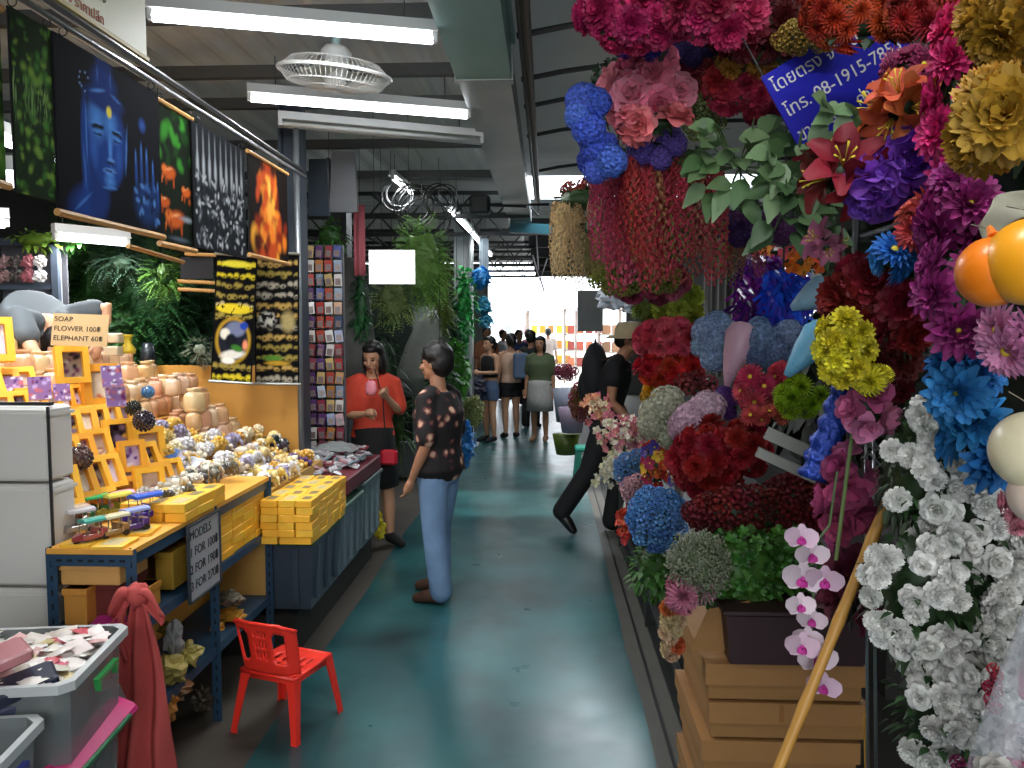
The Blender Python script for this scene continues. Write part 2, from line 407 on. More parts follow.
# ---------------------------------------------------------------- ceiling fan
fp = P(335, 74, 3.95)
fan = thing('orbit_ceiling_fan', 'white round caged ceiling fan between the two lit tube lamps', 'fan', fp)
FW = mat('#d6d5cf', .4)
mb = MB(); fr = .27; ax = Vector((.1, -.12, 1)).normalized()
tiltM = Vector((0, 0, 1)).rotation_difference(ax).to_matrix().to_4x4()
c = MB(); c.ring((0, 0, 0), fr, .009); c.ring((0, 0, -.05), fr * .82, .003); c.ring((0, 0, -.068), fr * .5, .003); c.ring((0, 0, .05), fr * .8, .003); c.ring((0, 0, -.072), fr * .25, .004)
for i in range(64):
    a = 2 * math.pi * i / 64; d = Vector((math.cos(a), math.sin(a), 0))
    c.tube([d * .05 + Vector((0, 0, -.078)), d * fr * .5 + Vector((0, 0, -.07)), d * fr * .85 + Vector((0, 0, -.048)), d * fr, d * fr * .8 + Vector((0, 0, .05)), d * .09 + Vector((0, 0, .07))], .0016, 4, False)
mb.merge(c, tiltM); mb.build('wire_cage', FW, fan)
for k in range(3):
    b = MB(); M = tiltM @ Matrix.Rotation(R(120 * k + 25), 4, 'Z')
    g = MB(); g.grid(lambda u, v: Vector((.04 + u * .19, (v - .5) * (.07 + .07 * math.sin(u * 2.4)), (v - .5) * .05)), 6, 3); g2 = MB().merge(g, M)
    o = g2.build('blade', mat('#b9bcb4', .3), fan, True); s = o.modifiers.new('t', 'SOLIDIFY'); s.thickness = .003
mb = MB(); h = MB(); h.tube([(0, 0, -.08), (0, 0, -.06), (0, 0, .02), (0, 0, .1), (0, 0, .13)], [.03, .05, .055, .075, .05], 20); mb.merge(h, tiltM); mb.build('motor', FW, fan, True)
MB().tube([(.0, .0, .1), (.02, -.02, .2), (0, 0, 3.2 - fp.z)], [.022, .02, .03], 10).build('mount', mat('#a9c4c0', .4), fan, True)
# ---------------------------------------------------------------- left stall: racks
BLUE = mat('#2f4d68', .45, metal=.2, var=.2); YEL = mat('#f6b834', .5, var=.08, scale=8); YELD = mat('#eaa42a', .55); YELL = mat('#f4bf3c', .5)
SLOT = mat('#141b22', .8)
def angle_leg(mb, x, y, z0, z1, w=.038, sy=1):
    mb.mat(0); mb.box((x, y, (z0 + z1) / 2), (w, .003, z1 - z0)); mb.box((x - w / 2, y + sy * w / 2, (z0 + z1) / 2), (.003, w, z1 - z0))
    z = z0 + .04; mb.mat(1)
    while z < z1: mb.box((x, y - .002, z), (.008, .002, .02)); z += .05
    mb.mat(0)
rack = thing('slotted_angle_rack', 'blue slotted steel rack carrying the miniature vehicles, sign hung on its side', 'rack', (-1.56, 2.9, 0))
def rk(o): o.location = -Vector((-1.56, 2.9, 0)); return o
for (x, y) in ((-1.42, 2.63), (-1.70, 2.63), (-1.42, 3.30), (-1.42, 3.97), (-1.70, 3.97)):
    mb = MB(); angle_leg(mb, x, y, 0, .945); rk(mb.build('leg', [BLUE, SLOT], rack))
mb = MB()
for z in (.925, .67, .33):
    mb.box((-1.56, 2.628, z - .02), (.28, .004, .04)); mb.box((-1.42, 3.3, z - .02), (.004, 1.34, .04)); mb.box((-1.70, 3.3, z - .02), (.004, 1.34, .04))
    if z < .9: mb.box((-1.56, 3.3, z - .004), (.28, 1.34, .006))
mb.mat(1)
for i in range(7): mb.box((-1.67 + i * .037, 2.624, .905), (.018, .003, .008))
rk(mb.build('shelf_frame', [BLUE, SLOT], rack))
top = MB(); top.box((-1.56, 3.3, .937), (.3, 1.36, .018)); rk(top.build('table_top', mat('#e5a544', .5, var=.15), rack))

# stepped stand under the soaps and the boxes
mb = MB()
for k in range(8):
    x = -1.72 - .16 * k; mb.box2((x - .17, 2.84, .3), (x, 5.0, .93 + .085 * k))
tag(mb.build('stepped_display_stand', mat('#d8a24a', .6)), 'stepped wooden stand carrying the yellow boxes and wrapped soaps', 'display stand')
def tierz(x): return .93 + .085 * max(0, min(7, int((-1.72 - x) / .16)))

# white foam crates, three high
for i, (z0, z1) in enumerate(((.40, .79), (.795, 1.16), (1.165, 1.43))):
    mb = MB(); mb.rbox((-1.99, 2.745, (z0 + z1) / 2), (.54, .15, z1 - z0 - .006), .012)
    mb.box((-1.99, 2.745, z1 - .03), (.548, .158, .012))
    tag(mb.build('foam_crate', mat('#d4d1cb', .7, var=.05)), ('white foam crate under the other two, left of the blue rack', 'white foam crate in the middle of the stack of three', 'white foam crate topmost of its stack beside the yellow boxes')[i], 'crate', 'stack of white foam crates')
mb = MB(); mb.box((-1.713, 2.664, .915), (.008, .008, 1.03)); mb.box((-1.99, 2.70, 1.437), (.54, .02, .012))
tag(mb.build('dark_edging', DK), 'thin dark strip edging the stack of white foam crates', 'strip')

# ------------------------------------------------ yellow framed boxes
rnd = random.Random(11)
PICS = []
for v, (bgc, cols) in enumerate((('#b8a6c8', ('#4c2f7a', '#e8e2ee', '#7a4a9a')), ('#c8b4a8', ('#8a3a2a', '#e9dcc8', '#4a3a30')), ('#3a3040', ('#7a6a90', '#caa84a', '#201820')),
                                 ('#e4dccf', ('#c06a3a', '#5a7a5a', '#f4efe4')), ('#8a7a70', ('#2a2430', '#b4a898', '#5a3050')), ('#d9cfe4', ('#5a4a9a', '#f2f0f6', '#b04a60')))):
    bl = [(rnd.random(), rnd.random() * 1.3, .1 + rnd.random() * .2, .08 + rnd.random() * .16, rnd.random() * 180, rnd.choice(cols), .5) for _ in range(16)]
    PICS.append(painting_mesh(.08, .11, 12, 16, bgc, bl, v, True))
def frame_mesh(w, h, d, b):
    mb = MB()
    for s in (-1, 1): mb.box((s * (w - b) / 2, 0, 0), (b, d, h)); mb.box((0, 0, s * (h - b) / 2), (w - 2 * b, d, b))
    mb.box((0, d * .35, 0), (w - 2 * b, .004, h - 2 * b)); return mb
FR = frame_mesh(.122, .152, .036, .024).mesh('box_frame', YEL)
FRD = frame_mesh(.122, .152, .036, .027).mesh('box_frame', YELD)
def framed_box(loc, rot, s=1, v=0):
    t = thing('framed_gift_box', '', 'gift box', loc, rot); t.scale = (s,) * 3
    put('box_frame', FR if v % 3 else FRD, t)
    put('picture_panel', PICS[v % 6], t, (0, .004, 0))
    return t
ORD = ('first', 'second', 'third', 'fourth', 'fifth', 'sixth', 'seventh', 'eighth', 'ninth', 'tenth', 'eleventh', 'twelfth')
tiers = ['bottom', 'second', 'third', 'fourth', 'fifth', 'sixth', 'top', 'back', 'rear']
n = 0
for k in range(9):
    for j in range(9):
        y = 2.9 + j * .105 + rnd.uniform(-.01, .01); x = -1.70 - .115 * k
        if k >= 6 and j > 6: continue
        if k == 0 and (j > 6 or j < 5) or k < 3 and y > 3.62: continue
        t = framed_box((x, y, (1.036 if k == 0 else .93 + .085 * int((-1.72 - x) / .16 + 1) * 1.0 + .09)), (R(-26), 0, R(58 + rnd.uniform(-10, 10))), .92 + .12 * rnd.random(), n)
        t['label'] = 'yellow gift box with clear front leaning in the %s row, %s from the crates' % (tiers[k], ORD[j]); t['group'] = 'yellow gift boxes leaning in the %s row' % tiers[k]
        n += 1
# larger boxes standing near the soaps
for i, (px, py, Y, s) in enumerate(((148, 447, 3.75, 1.25), (118, 436, 3.45, 1.0), (100, 385, 3.7, 1.3), (72, 365, 3.6, 1.15), (-8, 340, 3.4, 1.3), (132, 456, 3.35, .9), (150, 485, 3.3, 1.0))):
    p = P(px, py, Y); t = framed_box(p, (R(-12), 0, R(48)), s, i + 1)
    t['label'] = ('tall yellow box standing where the soaps begin', 'tall yellow box beside the black beaded ball', 'tall yellow box behind the purple packets', 'tall yellow box below the cardboard sign',
                  'tall yellow box at the left edge of the stall', 'orange yellow box under the black beaded ball', 'small yellow box tilted over the silver figurines')[i]

# ------------------------------------------------ stacks of closed yellow boxes
B = MB(); B.rbox((0, 0, 0), (.133, .084, .036), .003); B.mat(1); B.box((0, 0, .0185), (.07, .04, .002)); BOXM = B.mesh('closed_box', [YEL, mat('#8a7c5c', .3, var=.4, scale=60)])
B = MB(); B.rbox((0, 0, 0), (.133, .084, .036), .003); B.mat(1); B.box((0, 0, .0185), (.09, .05, .002)); BOXN = B.mesh('closed_box', [YELL, mat('#c9b88a', .3, var=.4, scale=60)])
def stack(x0, x1, y0, y1, z0, nl, lab, grp, along='y'):
    nx = max(1, round((x1 - x0) / .086)); ny = max(1, round((y1 - y0) / .136))
    for i in range(nx):
        for j in range(ny):
            for l in range(nl):
                if l < nl - 1 and 0 < j < ny - 1 and 0 < i < nx - 1: continue
                if l < nl - 1 and i == 0 and j > 0: continue
                if l == nl - 1 and rnd.random() < .15: continue
                o = put('yellow_gift_box', BOXM if (i + j + l) % 3 else BOXN, None, (x0 + .043 + i * .086 + rnd.uniform(-.004, .004), y0 + .068 + j * .136 + rnd.uniform(-.003, .003), z0 + .018 + l * .0372), (0, 0, R(90 + rnd.uniform(-4, 4))))
                tag(o, '%s, %s layer up, %s along, %s line' % (lab, ORD[l], ORD[j], ORD[i]), 'box', grp)
stack(-1.6, -1.425, 3.40, 3.95, .672, 7, 'yellow box stacked right of the price sign', 'yellow boxes stacked beside the price sign')
stack(-1.42, -1.16, 3.86, 4.55, .625, 6, 'yellow box stacked on the first tote', 'yellow boxes stacked on the grey tote')
stack(-1.66, -1.44, 3.0, 3.4, .946, 2, 'yellow box on the rack top', 'yellow boxes lying on the rack top')
for i, (x, y) in enumerate(((-1.62, 2.7), (-1.5, 2.68), (-1.62, 2.83), (-1.5, 2.85))):
    o = put('yellow_tray_box', BOXN, None, (x, y, .952), (0, 0, R(90 + i * 3)), (1, 1.3, .35)); tag(o, 'flat yellow tray under the miniature vehicles', 'tray', 'yellow trays under the miniature vehicles')

# ------------------------------------------------ wrapped soaps and little figures
m = MB(); m.loft([[Vector((math.copysign(abs(math.cos(a)) ** .6, math.cos(a)) * .046 * k, math.copysign(abs(math.sin(a)) ** .6, math.sin(a)) * .034 * k, z)) for a in [2 * math.pi * i / 14 for i in range(14)]]
          for z, k in ((-.045, .8), (-.036, 1), (.0, 1.03), (.028, 1), (.04, .86), (.046, .5), (.05, .62), (.062, .75))]); SOAP = m.mesh('soap', GLOSSY, True)
m = MB(); m.ell((0, 0, 0), (.04, .028, .028), 10, 7); m.ell((.04, 0, .016), (.02, .018, .02), 8, 6); m.tube([(.055, 0, .01), (.066, 0, -.01), (.064, 0, -.026), (.075, 0, -.03)], [.009, .007, .005, .004], 6)
for sx in (-1, 1):
    for sy in (-1, 1): m.tube([(sx * .022, sy * .015, -.01), (sx * .022, sy * .015, -.042)], .009, 6)
    m.ell((.034, sx * .019, .018), (.012, .004, .017), 6, 5)
ELE = m.mesh('figure', GLOSSY, True)
m = MB(); m.loft([[Vector((math.cos(a) * r_, math.sin(a) * r_, z)) for a in [2 * math.pi * i / 10 for i in range(10)]] for z, r_ in ((-.04, .014), (-.035, .022), (-.005, .028), (0, .03))])
for i in range(16):
    a = i * 2.4; h = (i + .5) / 16; rr = math.sqrt(1 - h * h); m.ell((math.cos(a) * rr * .027, math.sin(a) * rr * .027, h * .03), .011, 6, 4)
POT = m.mesh('figure', GLOSSY, True)
m = MB(); m.ell((0, 0, 0), (.034, .028, .02), 10, 6); m.ell((.038, 0, .006), .012, 8, 5)
for i in range(5): m.ell((math.cos(i * 1.26) * .018, math.sin(i * 1.26) * .015, .019), .01, 6, 4)
for sx in (-1, 1):
    for sy in (-1, 1): m.ell((sx * .024, sy * .022, -.012), (.012, .01, .006), 6, 4)
TUR = m.mesh('figure', GLOSSY, True)
rowc = ['#d8b98c', '#d4a27c', '#dcb598', '#cfa27a', '#e0c0a0', '#c9a070']
for k in range(1, 8):
    for j in range(12):
        for l in range(3):
            y = 3.84 + j * .1 + (k % 2) * .03 + l * .04; x = -1.8 - .16 * k
            if y > 4.93 or (k < 3 and y < 4.4) or (k > 2 and l > 1): continue
            if l and k < 5 and rnd.random() < .3: continue
            rw = tiers[min(k, 6)]
            o = put('wrapped_soap', SOAP, None, (x + rnd.uniform(-.02, .02) - l * .02, y, .93 + .085 * k + .052 + l * .105), (rnd.uniform(-.1, .1), rnd.uniform(-.1, .1), R(90 + rnd.uniform(-25, 25))), rnd.uniform(1.08, 1.3), rnd.choice(rowc))
            tag(o, '%s beige wrapped soap in the %s row, %s from the gift boxes' % (('lowest', 'second highest', 'topmost')[l] if k < 3 else ('lower', 'upper')[l], 'rear' if k == 7 else rw, ORD[j]), 'soap', ('upper soaps of the %s row' if l else 'lower soaps of the %s row') % rw)
fc = {'silver': ['#c9c6c9', '#8f86a0', '#e4e0da'], 'gold': ['#d8b460', '#e2c98a', '#c8953a'], 'dark': ['#3a3040', '#5a3a6a', '#2c3a34'], 'cream': ['#e6dcc4', '#d9c9a4', '#c8b8a0']}
nf = 0
for k in range(-1, 3):
    for j in range(17):
        for q in range(3):
            y = 3.82 + j * .068 + rnd.uniform(-.012, .012); x = -1.645 - .16 * k - .055 * q
            if y > 4.97 or nf >= 230: continue
            if k == -1 and (y < 4.0): continue
            if k >= 2 and y > 4.3: continue
            if k == 1 and y > 4.45 and q: continue
            z = (.93 + .085 * max(k, 0) if k >= 0 else .86) + (.035 if q == 1 and k >= 0 else 0)
            kind, me = rnd.choice((('elephant_figurine', ELE), ('flower_pot_figurine', POT), ('turtle_figurine', TUR)))
            cn = ('silver', 'gold', 'cream', 'silver', 'gold')[nf % 5] if y < 4.6 else rnd.choice(('gold', 'dark', 'cream', 'gold'))
            o = put(kind, me, None, (x, y, z + (.044 if me is not TUR else .02)), (0, 0, R(rnd.uniform(-60, 40))), rnd.uniform(.95, 1.35), rnd.choice(fc[cn]))
            row = ('on the low ledge', 'in the bottom row', 'in the second row', 'in the third row')[k + 1]
            tag(o, 'small %s %s %s below the wrapped soaps' % (cn, kind.split('_')[0].replace('flower', 'flower pot') + ' figure', row), 'figurine', 'small %s %s figures %s' % (cn, kind.split('_')[0], row)); nf += 1
# ledge carrying the lowest figures, next to the plywood
MB().box2((-1.7, 3.97, .3), (-1.43, 5.0, .86)).build('display_ledge', mat('#c59a50', .6)); tag(bpy.data.objects['display_ledge'], 'low wooden ledge with figures behind the stacked yellow boxes', 'ledge')
# silver candle glasses in front
for i in range(22):
    p = (-1.52 - rnd.random() * .17, 3.12 + rnd.random() * .75, 1.02)
    o = put('beaded_figurine', rnd.choice((POT, ELE)), None, p, (0, 0, rnd.random() * 6), rnd.uniform(.7, 1.0), rnd.choice(('#b9b4a8', '#6f6a5c', '#d9d2c0', '#4a4640')))
    tag(o, 'tiny silver beaded figure standing on the yellow boxes by the price sign', 'figurine', 'tiny beaded figures on the yellow boxes')

# clear bag of blue-grey packets between boxes and figures
for i in range(9):
    m = MB(); m.grid(lambda u, v: Vector(((u - .5) * .12, (v - .5) * .09, .012 * math.sin(u * 3.14) * math.sin(v * 3.14) + .002 * math.sin(u * 17 + v * 11 + i))), 8, 6)
    o = m.build('film_packet', GLOSSY, None, True, rnd.choice(('#8d93a8', '#a8a3b4', '#c7c9d4', '#4b6aa8')), (-1.76 - rnd.random() * .2, 3.78 + rnd.random() * .22, 1.03 + i * .008), (R(12), R(-18), rnd.random() * 3)); smoothed(o)
    tag(o, 'shiny blue grey packet lying right of the yellow boxes', 'packet', 'shiny packets right of the yellow boxes')
# dark beaded balls, purple packets, cardboard sign, vase
def beaded_ball(px, py, Y, r, col, label):
    t = thing('beaded_ball', label, 'ornament', P(px, py, Y)); m = MB()
    m.ell((0, 0, 0), r * .9, 14, 10)
    for i in range(90):
        h = 1 - 2 * (i + .5) / 90; rr = math.sqrt(1 - h * h); m.ell((math.cos(i * 2.4) * rr * r, math.sin(i * 2.4) * rr * r, h * r), r * .13, 5, 4)
    m.build('beads', GLOSSY, t, True, col); MB().tube([(0, 0, r), (0, 0, r * 1.25)], r * .18, 8).build('knot', mat('#d8c8a8'), t)
beaded_ball(144, 421, 3.5, .045, '#2a1f2c', 'dark beaded ball on top of a tall yellow box')
beaded_ball(133, 408, 3.7, .035, '#22261f', 'black beaded ball behind the larger dark one')
beaded_ball(80, 458, 3.0, .045, '#5a3f3c', 'brown beaded bundle among the leaning yellow boxes')
beaded_ball(148, 392, 3.9, .03, '#3f78b0', 'small blue beaded ball before the soaps')
beaded_ball(78, 352, 3.8, .04, '#5a3038', 'red and white beaded cup by the ferns')
for i, (px, py, s) in enumerate(((112, 376, .72), (116, 396, .7), (40, 388, .8), (12, 388, .8), (62, 392, .6))):
    m = painting_mesh(.11, .13, 14, 16, '#8a6a9c', [(rnd.random(), rnd.random() * 1.2, .06 + rnd.random() * .12, .05 + rnd.random() * .1, rnd.random() * 180, rnd.choice(('#e8e0ee', '#4a2f6a', '#c06a70', '#b8a0d0', '#7a3050')), .4) for _ in range(26)], i, True)
    t = thing('printed_packet', ('purple flowered packet above the leaning boxes', 'purple flowered packet, lower of the pair by the tall yellow boxes', 'white and purple packet left of the purple pair', 'white and purple packet at the left edge', 'small white packet with red print')[i], 'packet', P(px, py, 3.32 + .03 * i), (R(-20), 0, R(40)))
    t.scale = (s,) * 3; put('printed_front', m, t); MB().box((0, .012, 0), (.11, .02, .13)).build('packet_body', GLOSSY, t, False, '#cfc6da')
CARD = mat('#c9a878', .8, var=.12)
def sign_board(name, label, cat, loc, rot, w, h, board, lines, ink, fontsize, t=.004, x0=None, leading=1.35):
    s = thing(name, label, cat, loc, rot); MB().box((0, t / 2 + .0005, 0), (w, t, h)).build('board', board, s)
    for i, ln in enumerate(lines):
        me = text_mesh(ln, fontsize, ink, .0006); ob = put('lettering', me, s, ((-w / 2 + fontsize * .25) if x0 is None else x0, -.0004, h / 2 - fontsize * (1.1 + i * leading)), (R(90), 0, 0))
        wd = max([v.co.x for v in me.vertices] + [.001])
        if wd > w * .94: ob.scale.x = w * .94 / wd
    return s
INK = mat('#2a2420', .8)
sign_board('cardboard_sign', 'curved cardboard sign with handwriting standing above the yellow boxes', 'sign', P(80, 330, 3.5), (R(-10), R(2), R(8)), .24, .145, CARD, ['SOAP', 'FLOWER 100฿', 'ELEPHANT 60฿'], INK, .032)
m = MB(); m.tube([(0, 0, -.05), (0, 0, -.03), (0, 0, 0), (0, 0, .03), (0, 0, .04)], [.03, .035, .015, .02, .03], 12)
tag(m.build('candle_stand', mat('#e8c83a', .3), None, True, loc=P(128, 343, 3.7)), 'yellow candle stand by the ferns', 'stand')
for i in range(2):
    tag(MB().rbox((0, 0, 0), (.07, .06, .045), .006).build('label_tin', mat('#e8dcc0', .5), loc=P(114, 338 + i * 13, 3.65)), ('upper', 'lower')[i] + ' cream box beside the cardboard sign', 'box')

# ------------------------------------------------ price sign on the rack
sg = sign_board('price_sign', 'white price sign with black handwriting hanging on the blue rack', 'sign', (-1.398, 3.165, .772), (0, 0, R(90)), .29, .3, mat('#a7a9ac', .5), ['MODELS', '1 FOR 100฿', '2 FOR 190฿', '3 FOR 270฿'], mat('#23242c', .7), .053, x0=-.135, leading=1.28)
m = MB()
for s in (-1, 1): m.box((s * .148, 0, 0), (.008, .012, .31)); m.box((0, 0, s * .153), (.3, .012, .008))
m.build('sign_border', mat('#3a4048', .5), sg)

# ------------------------------------------------ miniature vehicles
def tuktuk(col, roofc):
    t = thing('miniature_vehicle', '', 'toy vehicle')
    m = MB(); m.rbox((0, -.02, .022), (.05, .07, .022), .004); m.loft([[Vector((sx * a, y, z)) for sx, z in ((-1, .012), (1, .012), (.8, h), (-.8, h))] for y, a, h in ((-.055, .018, .04), (-.085, .01, .03))]); m.rbox((0, .03, .03), (.052, .03, .035), .004); m.box((0, -.0, .04), (.042, .008, .03))
    m.build('body', GLOSSY, t, False, col)['tinted'] = 1
    m = MB(); m.loft([[Vector((x, y, z + .078)) for x, z in ((-.029, 0), (.029, 0), (.027, .008), (.012, .014), (-.012, .014), (-.027, .008))] for y in (-.05, .048)]); m.build('canopy', GLOSSY, t, False, roofc)
    m = MB()
    for sx in (-1, 1):
        for y in (-.045, .0, .043): m.tube([(sx * .025, y, .03), (sx * .026, y, .08)], .0018, 5)
    m.build('canopy_posts', mat('#d8d4c8', .2, metal=.8), t)
    for x, y in ((0, -.072), (-.024, .03), (.024, .03)):
        w = MB(); w.tube([(x - .005, y, .013), (x + .005, y, .013)], .013, 12); w.build('wheel', mat('#26211e', .5), t)
    return t
vs = (('#8a8078', '#c9c4c8', 80, 535, 2.80, 1.0, 'silver miniature three-wheeler nearest the left corner of the rack'), ('#a84a50', '#4fae9a', 95, 545, 2.70, .9, 'teal roofed red miniature three-wheeler at the rack edge'),
      ('#9a7a4a', '#d8cfae', 116, 541, 2.76, .9, 'brass coloured miniature three-wheeler at the rack edge'), ('#5a3f8a', '#9aa6d8', 136, 540, 2.84, .95, 'blue and purple miniature three-wheeler by the corner leg'),
      ('#3a7a4a', '#3fae5a', 95, 513, 3.02, 1.0, 'green miniature three-wheeler in the second row'), ('#b0a03a', '#d8cc5a', 118, 512, 3.06, 1.0, 'yellow roofed miniature three-wheeler in the second row'),
      ('#4a2fb0', '#3f62c8', 146, 514, 3.0, 1.15, 'large violet and blue miniature three-wheeler'), ('#c08a9a', '#e8c4dc', 122, 498, 3.14, .9, 'pale pink miniature three-wheeler behind the others'), ('#7a3a3a', '#c7b49a', 74, 525, 2.84, 1.0, 'maroon miniature three-wheeler behind the silver one'))
for c1, c2, px, py, Y, s, lab in vs:
    p = P(px, py, Y); t = tuktuk(c1, c2); t.location = (p.x, Y, .956 if Y < 2.98 else .958); t.rotation_euler = (0, 0, R(-30)); t.scale = (s,) * 3; t['label'] = lab

# ------------------------------------------------ under the rack
def carton(name, c, d, col, label, rot=0, cat='box', lid=True):
    t = thing(name, label, cat, (c[0], c[1], c[2] - d[2] / 2), (0, 0, R(rot)))
    MB().rbox((0, 0, d[2] / 2), d, .004).build('box_body', mat(col, .7, var=.1), t)
    if lid: MB().rbox((0, 0, d[2] - .012), (d[0] + .008, d[1] + .008, .024), .003).build('lid', mat(col, .65, var=.12), t)
    return t
carton('shoe_carton', (-1.585, 2.76, .845), (.21, .2, .075), '#d9a45e', 'tan carton lying across the top under the blue rack')
carton('shoe_carton', (-1.63, 2.74, .735), (.08, .2, .13), '#cf8f3c', 'orange tan carton upright on the left of the rack shelf')
carton('shoe_carton', (-1.55, 2.8, .735), (.09, .2, .13), '#6a2a24', 'dark red carton in the middle of the rack shelf')
carton('shoe_carton', (-1.475, 2.78, .715), (.06, .2, .09), '#c8892c', 'small mustard carton on the right of the rack shelf')
carton('shoe_carton', (-1.62, 3.15, .78), (.12, .3, .2), '#7a5a2a', 'brown carton further back under the rack')
carton('shoe_carton', (-1.48, 3.08, .76), (.07, .2, .15), '#b08a2c', 'mustard carton behind the apron knot')
m = MB(); m.rbox((0, 0, 0), (.16, .14, .018), .006); tag(m.build('pink_folder', mat('#d838a0', .4), loc=(-1.5, 2.68, .682), rot=(0, R(-4), R(12))), 'bright pink folder sticking out of the rack shelf', 'folder')
# crumpled bags on the lower shelf
def crumple(name, c, d, col, label, seed, group=None, rough=.45, cat='bag', rot=0):
    m = MB(); r0 = random.Random(seed)
    m.ell((0, 0, 0), (d[0] / 2, d[1] / 2, d[2] / 2), 16, 11, noise_=.75, seed=seed)
    o = m.build(name, mat(col, rough, var=.25, scale=30, bump=.6), loc=c, rot=(0, r0.uniform(-.3, .3), R(rot))); tag(o, label, cat, group); return o
for i, (px, py, Y, w, h, c, lab) in enumerate(((184, 672, 2.95, .13, .11, '#b5a35a', 'crumpled yellow bag in front of the rack shelf'), (202, 655, 3.1, .12, .09, '#a89a52', 'crumpled olive bag behind the yellow one'), (176, 640, 3.0, .07, .13, '#9a9a9a', 'twisted grey plastic bag leaning up'),
        (165, 705, 2.9, .1, .12, '#b5762c', 'orange brown wrapped bundle at the shelf corner'), (188, 690, 3.0, .12, .07, '#6f4a26', 'brown wrapped bundle under the yellow bag'), (228, 598, 3.55, .09, .06, '#5f5a48', 'grey brown bundle under the stacked boxes'), (243, 600, 3.6, .09, .05, '#6a5a46', 'brown bundle right of the grey brown one'),
        (232, 615, 3.6, .12, .05, '#b5822c', 'mustard bundle under the stacked boxes'), (218, 628, 3.5, .06, .06, '#c08a2a', 'small mustard bundle on the lower shelf'), (170, 628, 3.1, .08, .05, '#a88a3c', 'small ochre bundle beside the apron'), (212, 700, 3.25, .08, .1, '#3a3226', 'dark bundle on the bottom of the rack'))):
    p = P(px, py, Y); crumple('crumpled_bag', (min(p.x, -1.46), Y, p.z), (w, w, h), c, lab, i + 3)

# ------------------------------------------------ red apron tied to the corner leg
ap = thing('red_apron', 'faded red apron tied in a knot on the corner leg of the blue rack', 'apron', (-1.362, 2.585, .86)); ap.scale = (.82, 1, 1)
APR = mat('#c0504c', .85, var=.15, scale=6, bump=.2)
def apf(u, v):                            # v 0 top .. 1 bottom
    w = .05 + .085 * min(1, v * 1.6) + .02 * v; a = (u - .5) * 2
    return Vector((a * w * .8 - .012 * v, -.015 - .022 * math.cos(a * 7 + v * 2) * (.4 + v) - .012 * math.sin(v * 9 + a * 2), -.06 - v * .63 - .03 * abs(a) * (1 - v)))
m = MB(); m.grid(apf, 40, 30); o = m.build('cloth', APR, ap, True); s = o.modifiers.new('s', 'SOLIDIFY'); s.thickness = .004
m = MB(); m.ell((0, -.03, -.05), (.045, .035, .04), 14, 10, noise_=.5, seed=3)
for s_ in (-1, 1):
    m.grid(lambda u, v: Vector((s_ * (.02 + u * .085), -.04 + .02 * math.sin(v * 6), -.05 - .07 * u * u + (v - .5) * (.05 + .035 * math.sin(u * 3)))), 10, 8)
o = m.build('knot', APR, ap, True); s = o.modifiers.new('s', 'SOLIDIFY'); s.thickness = .006
m = MB(); m.tube([(-.03, -.03, -.05), (-.07, -.03, -.12), (-.075, -.03, -.22), (-.045, -.04, -.27)], [.012, .014, .013, .008], 8); m.build('apron_strap', APR, ap, True)
m = MB(); m.grid(lambda u, v: Vector((.02 + (u - .5) * .09, .02 + .008 * math.sin(u * 12), -.42 - v * .42)), 14, 8); o = m.build('green_cloth', mat('#2c5a4a', .85), None, True, loc=(-1.37, 2.6, .9)); s = o.modifiers.new('s', 'SOLIDIFY'); s.thickness = .004
tag(o, 'dark green cloth hanging behind the red apron', 'cloth')

# ------------------------------------------------ plastic boxes at the near left corner
CLEAR = mat('#7f8686', .25, alpha=.72, var=.05); RIM = mat('#c9cccc', .35, alpha=.85, var=.05)
def storage_box(loc, w, d, h, rot, latchc, label):
    t = thing('plastic_storage_box', label, 'storage box', loc, (0, 0, R(rot)))
    def rr(x, y, z, k=.03): return [Vector(p) for p in ((x - k, -y, z), (x, -y + k, z), (x, y - k, z), (x - k, y, z), (-x + k, y, z), (-x, y - k, z), (-x, -y + k, z), (-x + k, -y, z))]
    m = MB(); m.loft([rr(w / 2 * .86, d / 2 * .86, 0), rr(w / 2 * .88, d / 2 * .88, .02), rr(w / 2 * .97, d / 2 * .97, h - .03), rr(w / 2 * .97, d / 2 * .97, h)], cap=False)
    m.add(rr(w / 2 * .86, d / 2 * .86, .002), [list(range(8))]); m.build('tub', CLEAR, t)
    m = MB(); m.loft([rr(w / 2 * .98, d / 2 * .98, h - .03), rr(w / 2 * 1.05, d / 2 * 1.05, h - .025), rr(w / 2 * 1.05, d / 2 * 1.05, h), rr(w / 2 * .97, d / 2 * .97, h)], cap=False); m.build('rim', RIM, t)
    for s_ in (-1, 1):
        m = MB(); m.loft([[Vector((s_ * (w / 2 * 1.055 + q), y, z)) for y, z in ((-.075, h - .05), (.075, h - .05), (.06, h - .09), (.05, h - .06), (-.05, h - .06), (-.06, h - .09))] for q in (-.004, .012)]); m.build('latch', mat(latchc, .35), t)
    return t
b1 = storage_box((-1.52, 2.13, .12), .5, .42, .66, 9, '#2f9a4c', 'grey clear plastic storage box with green latch full of packets')
b2 = storage_box((-1.46, 1.68, .10), .44, .4, .62, 9, '#27307a', 'clear plastic storage box with dark blue latch at the corner of the picture')
MB().rbox((0, 0, 0), (.6, .8, .1), .03).build('stand_platform', mat('#3a3a38', .7), loc=(-1.52, 1.95, .05)); tag(bpy.data.objects['stand_platform'], 'low dark platform under the plastic storage boxes', 'platform')
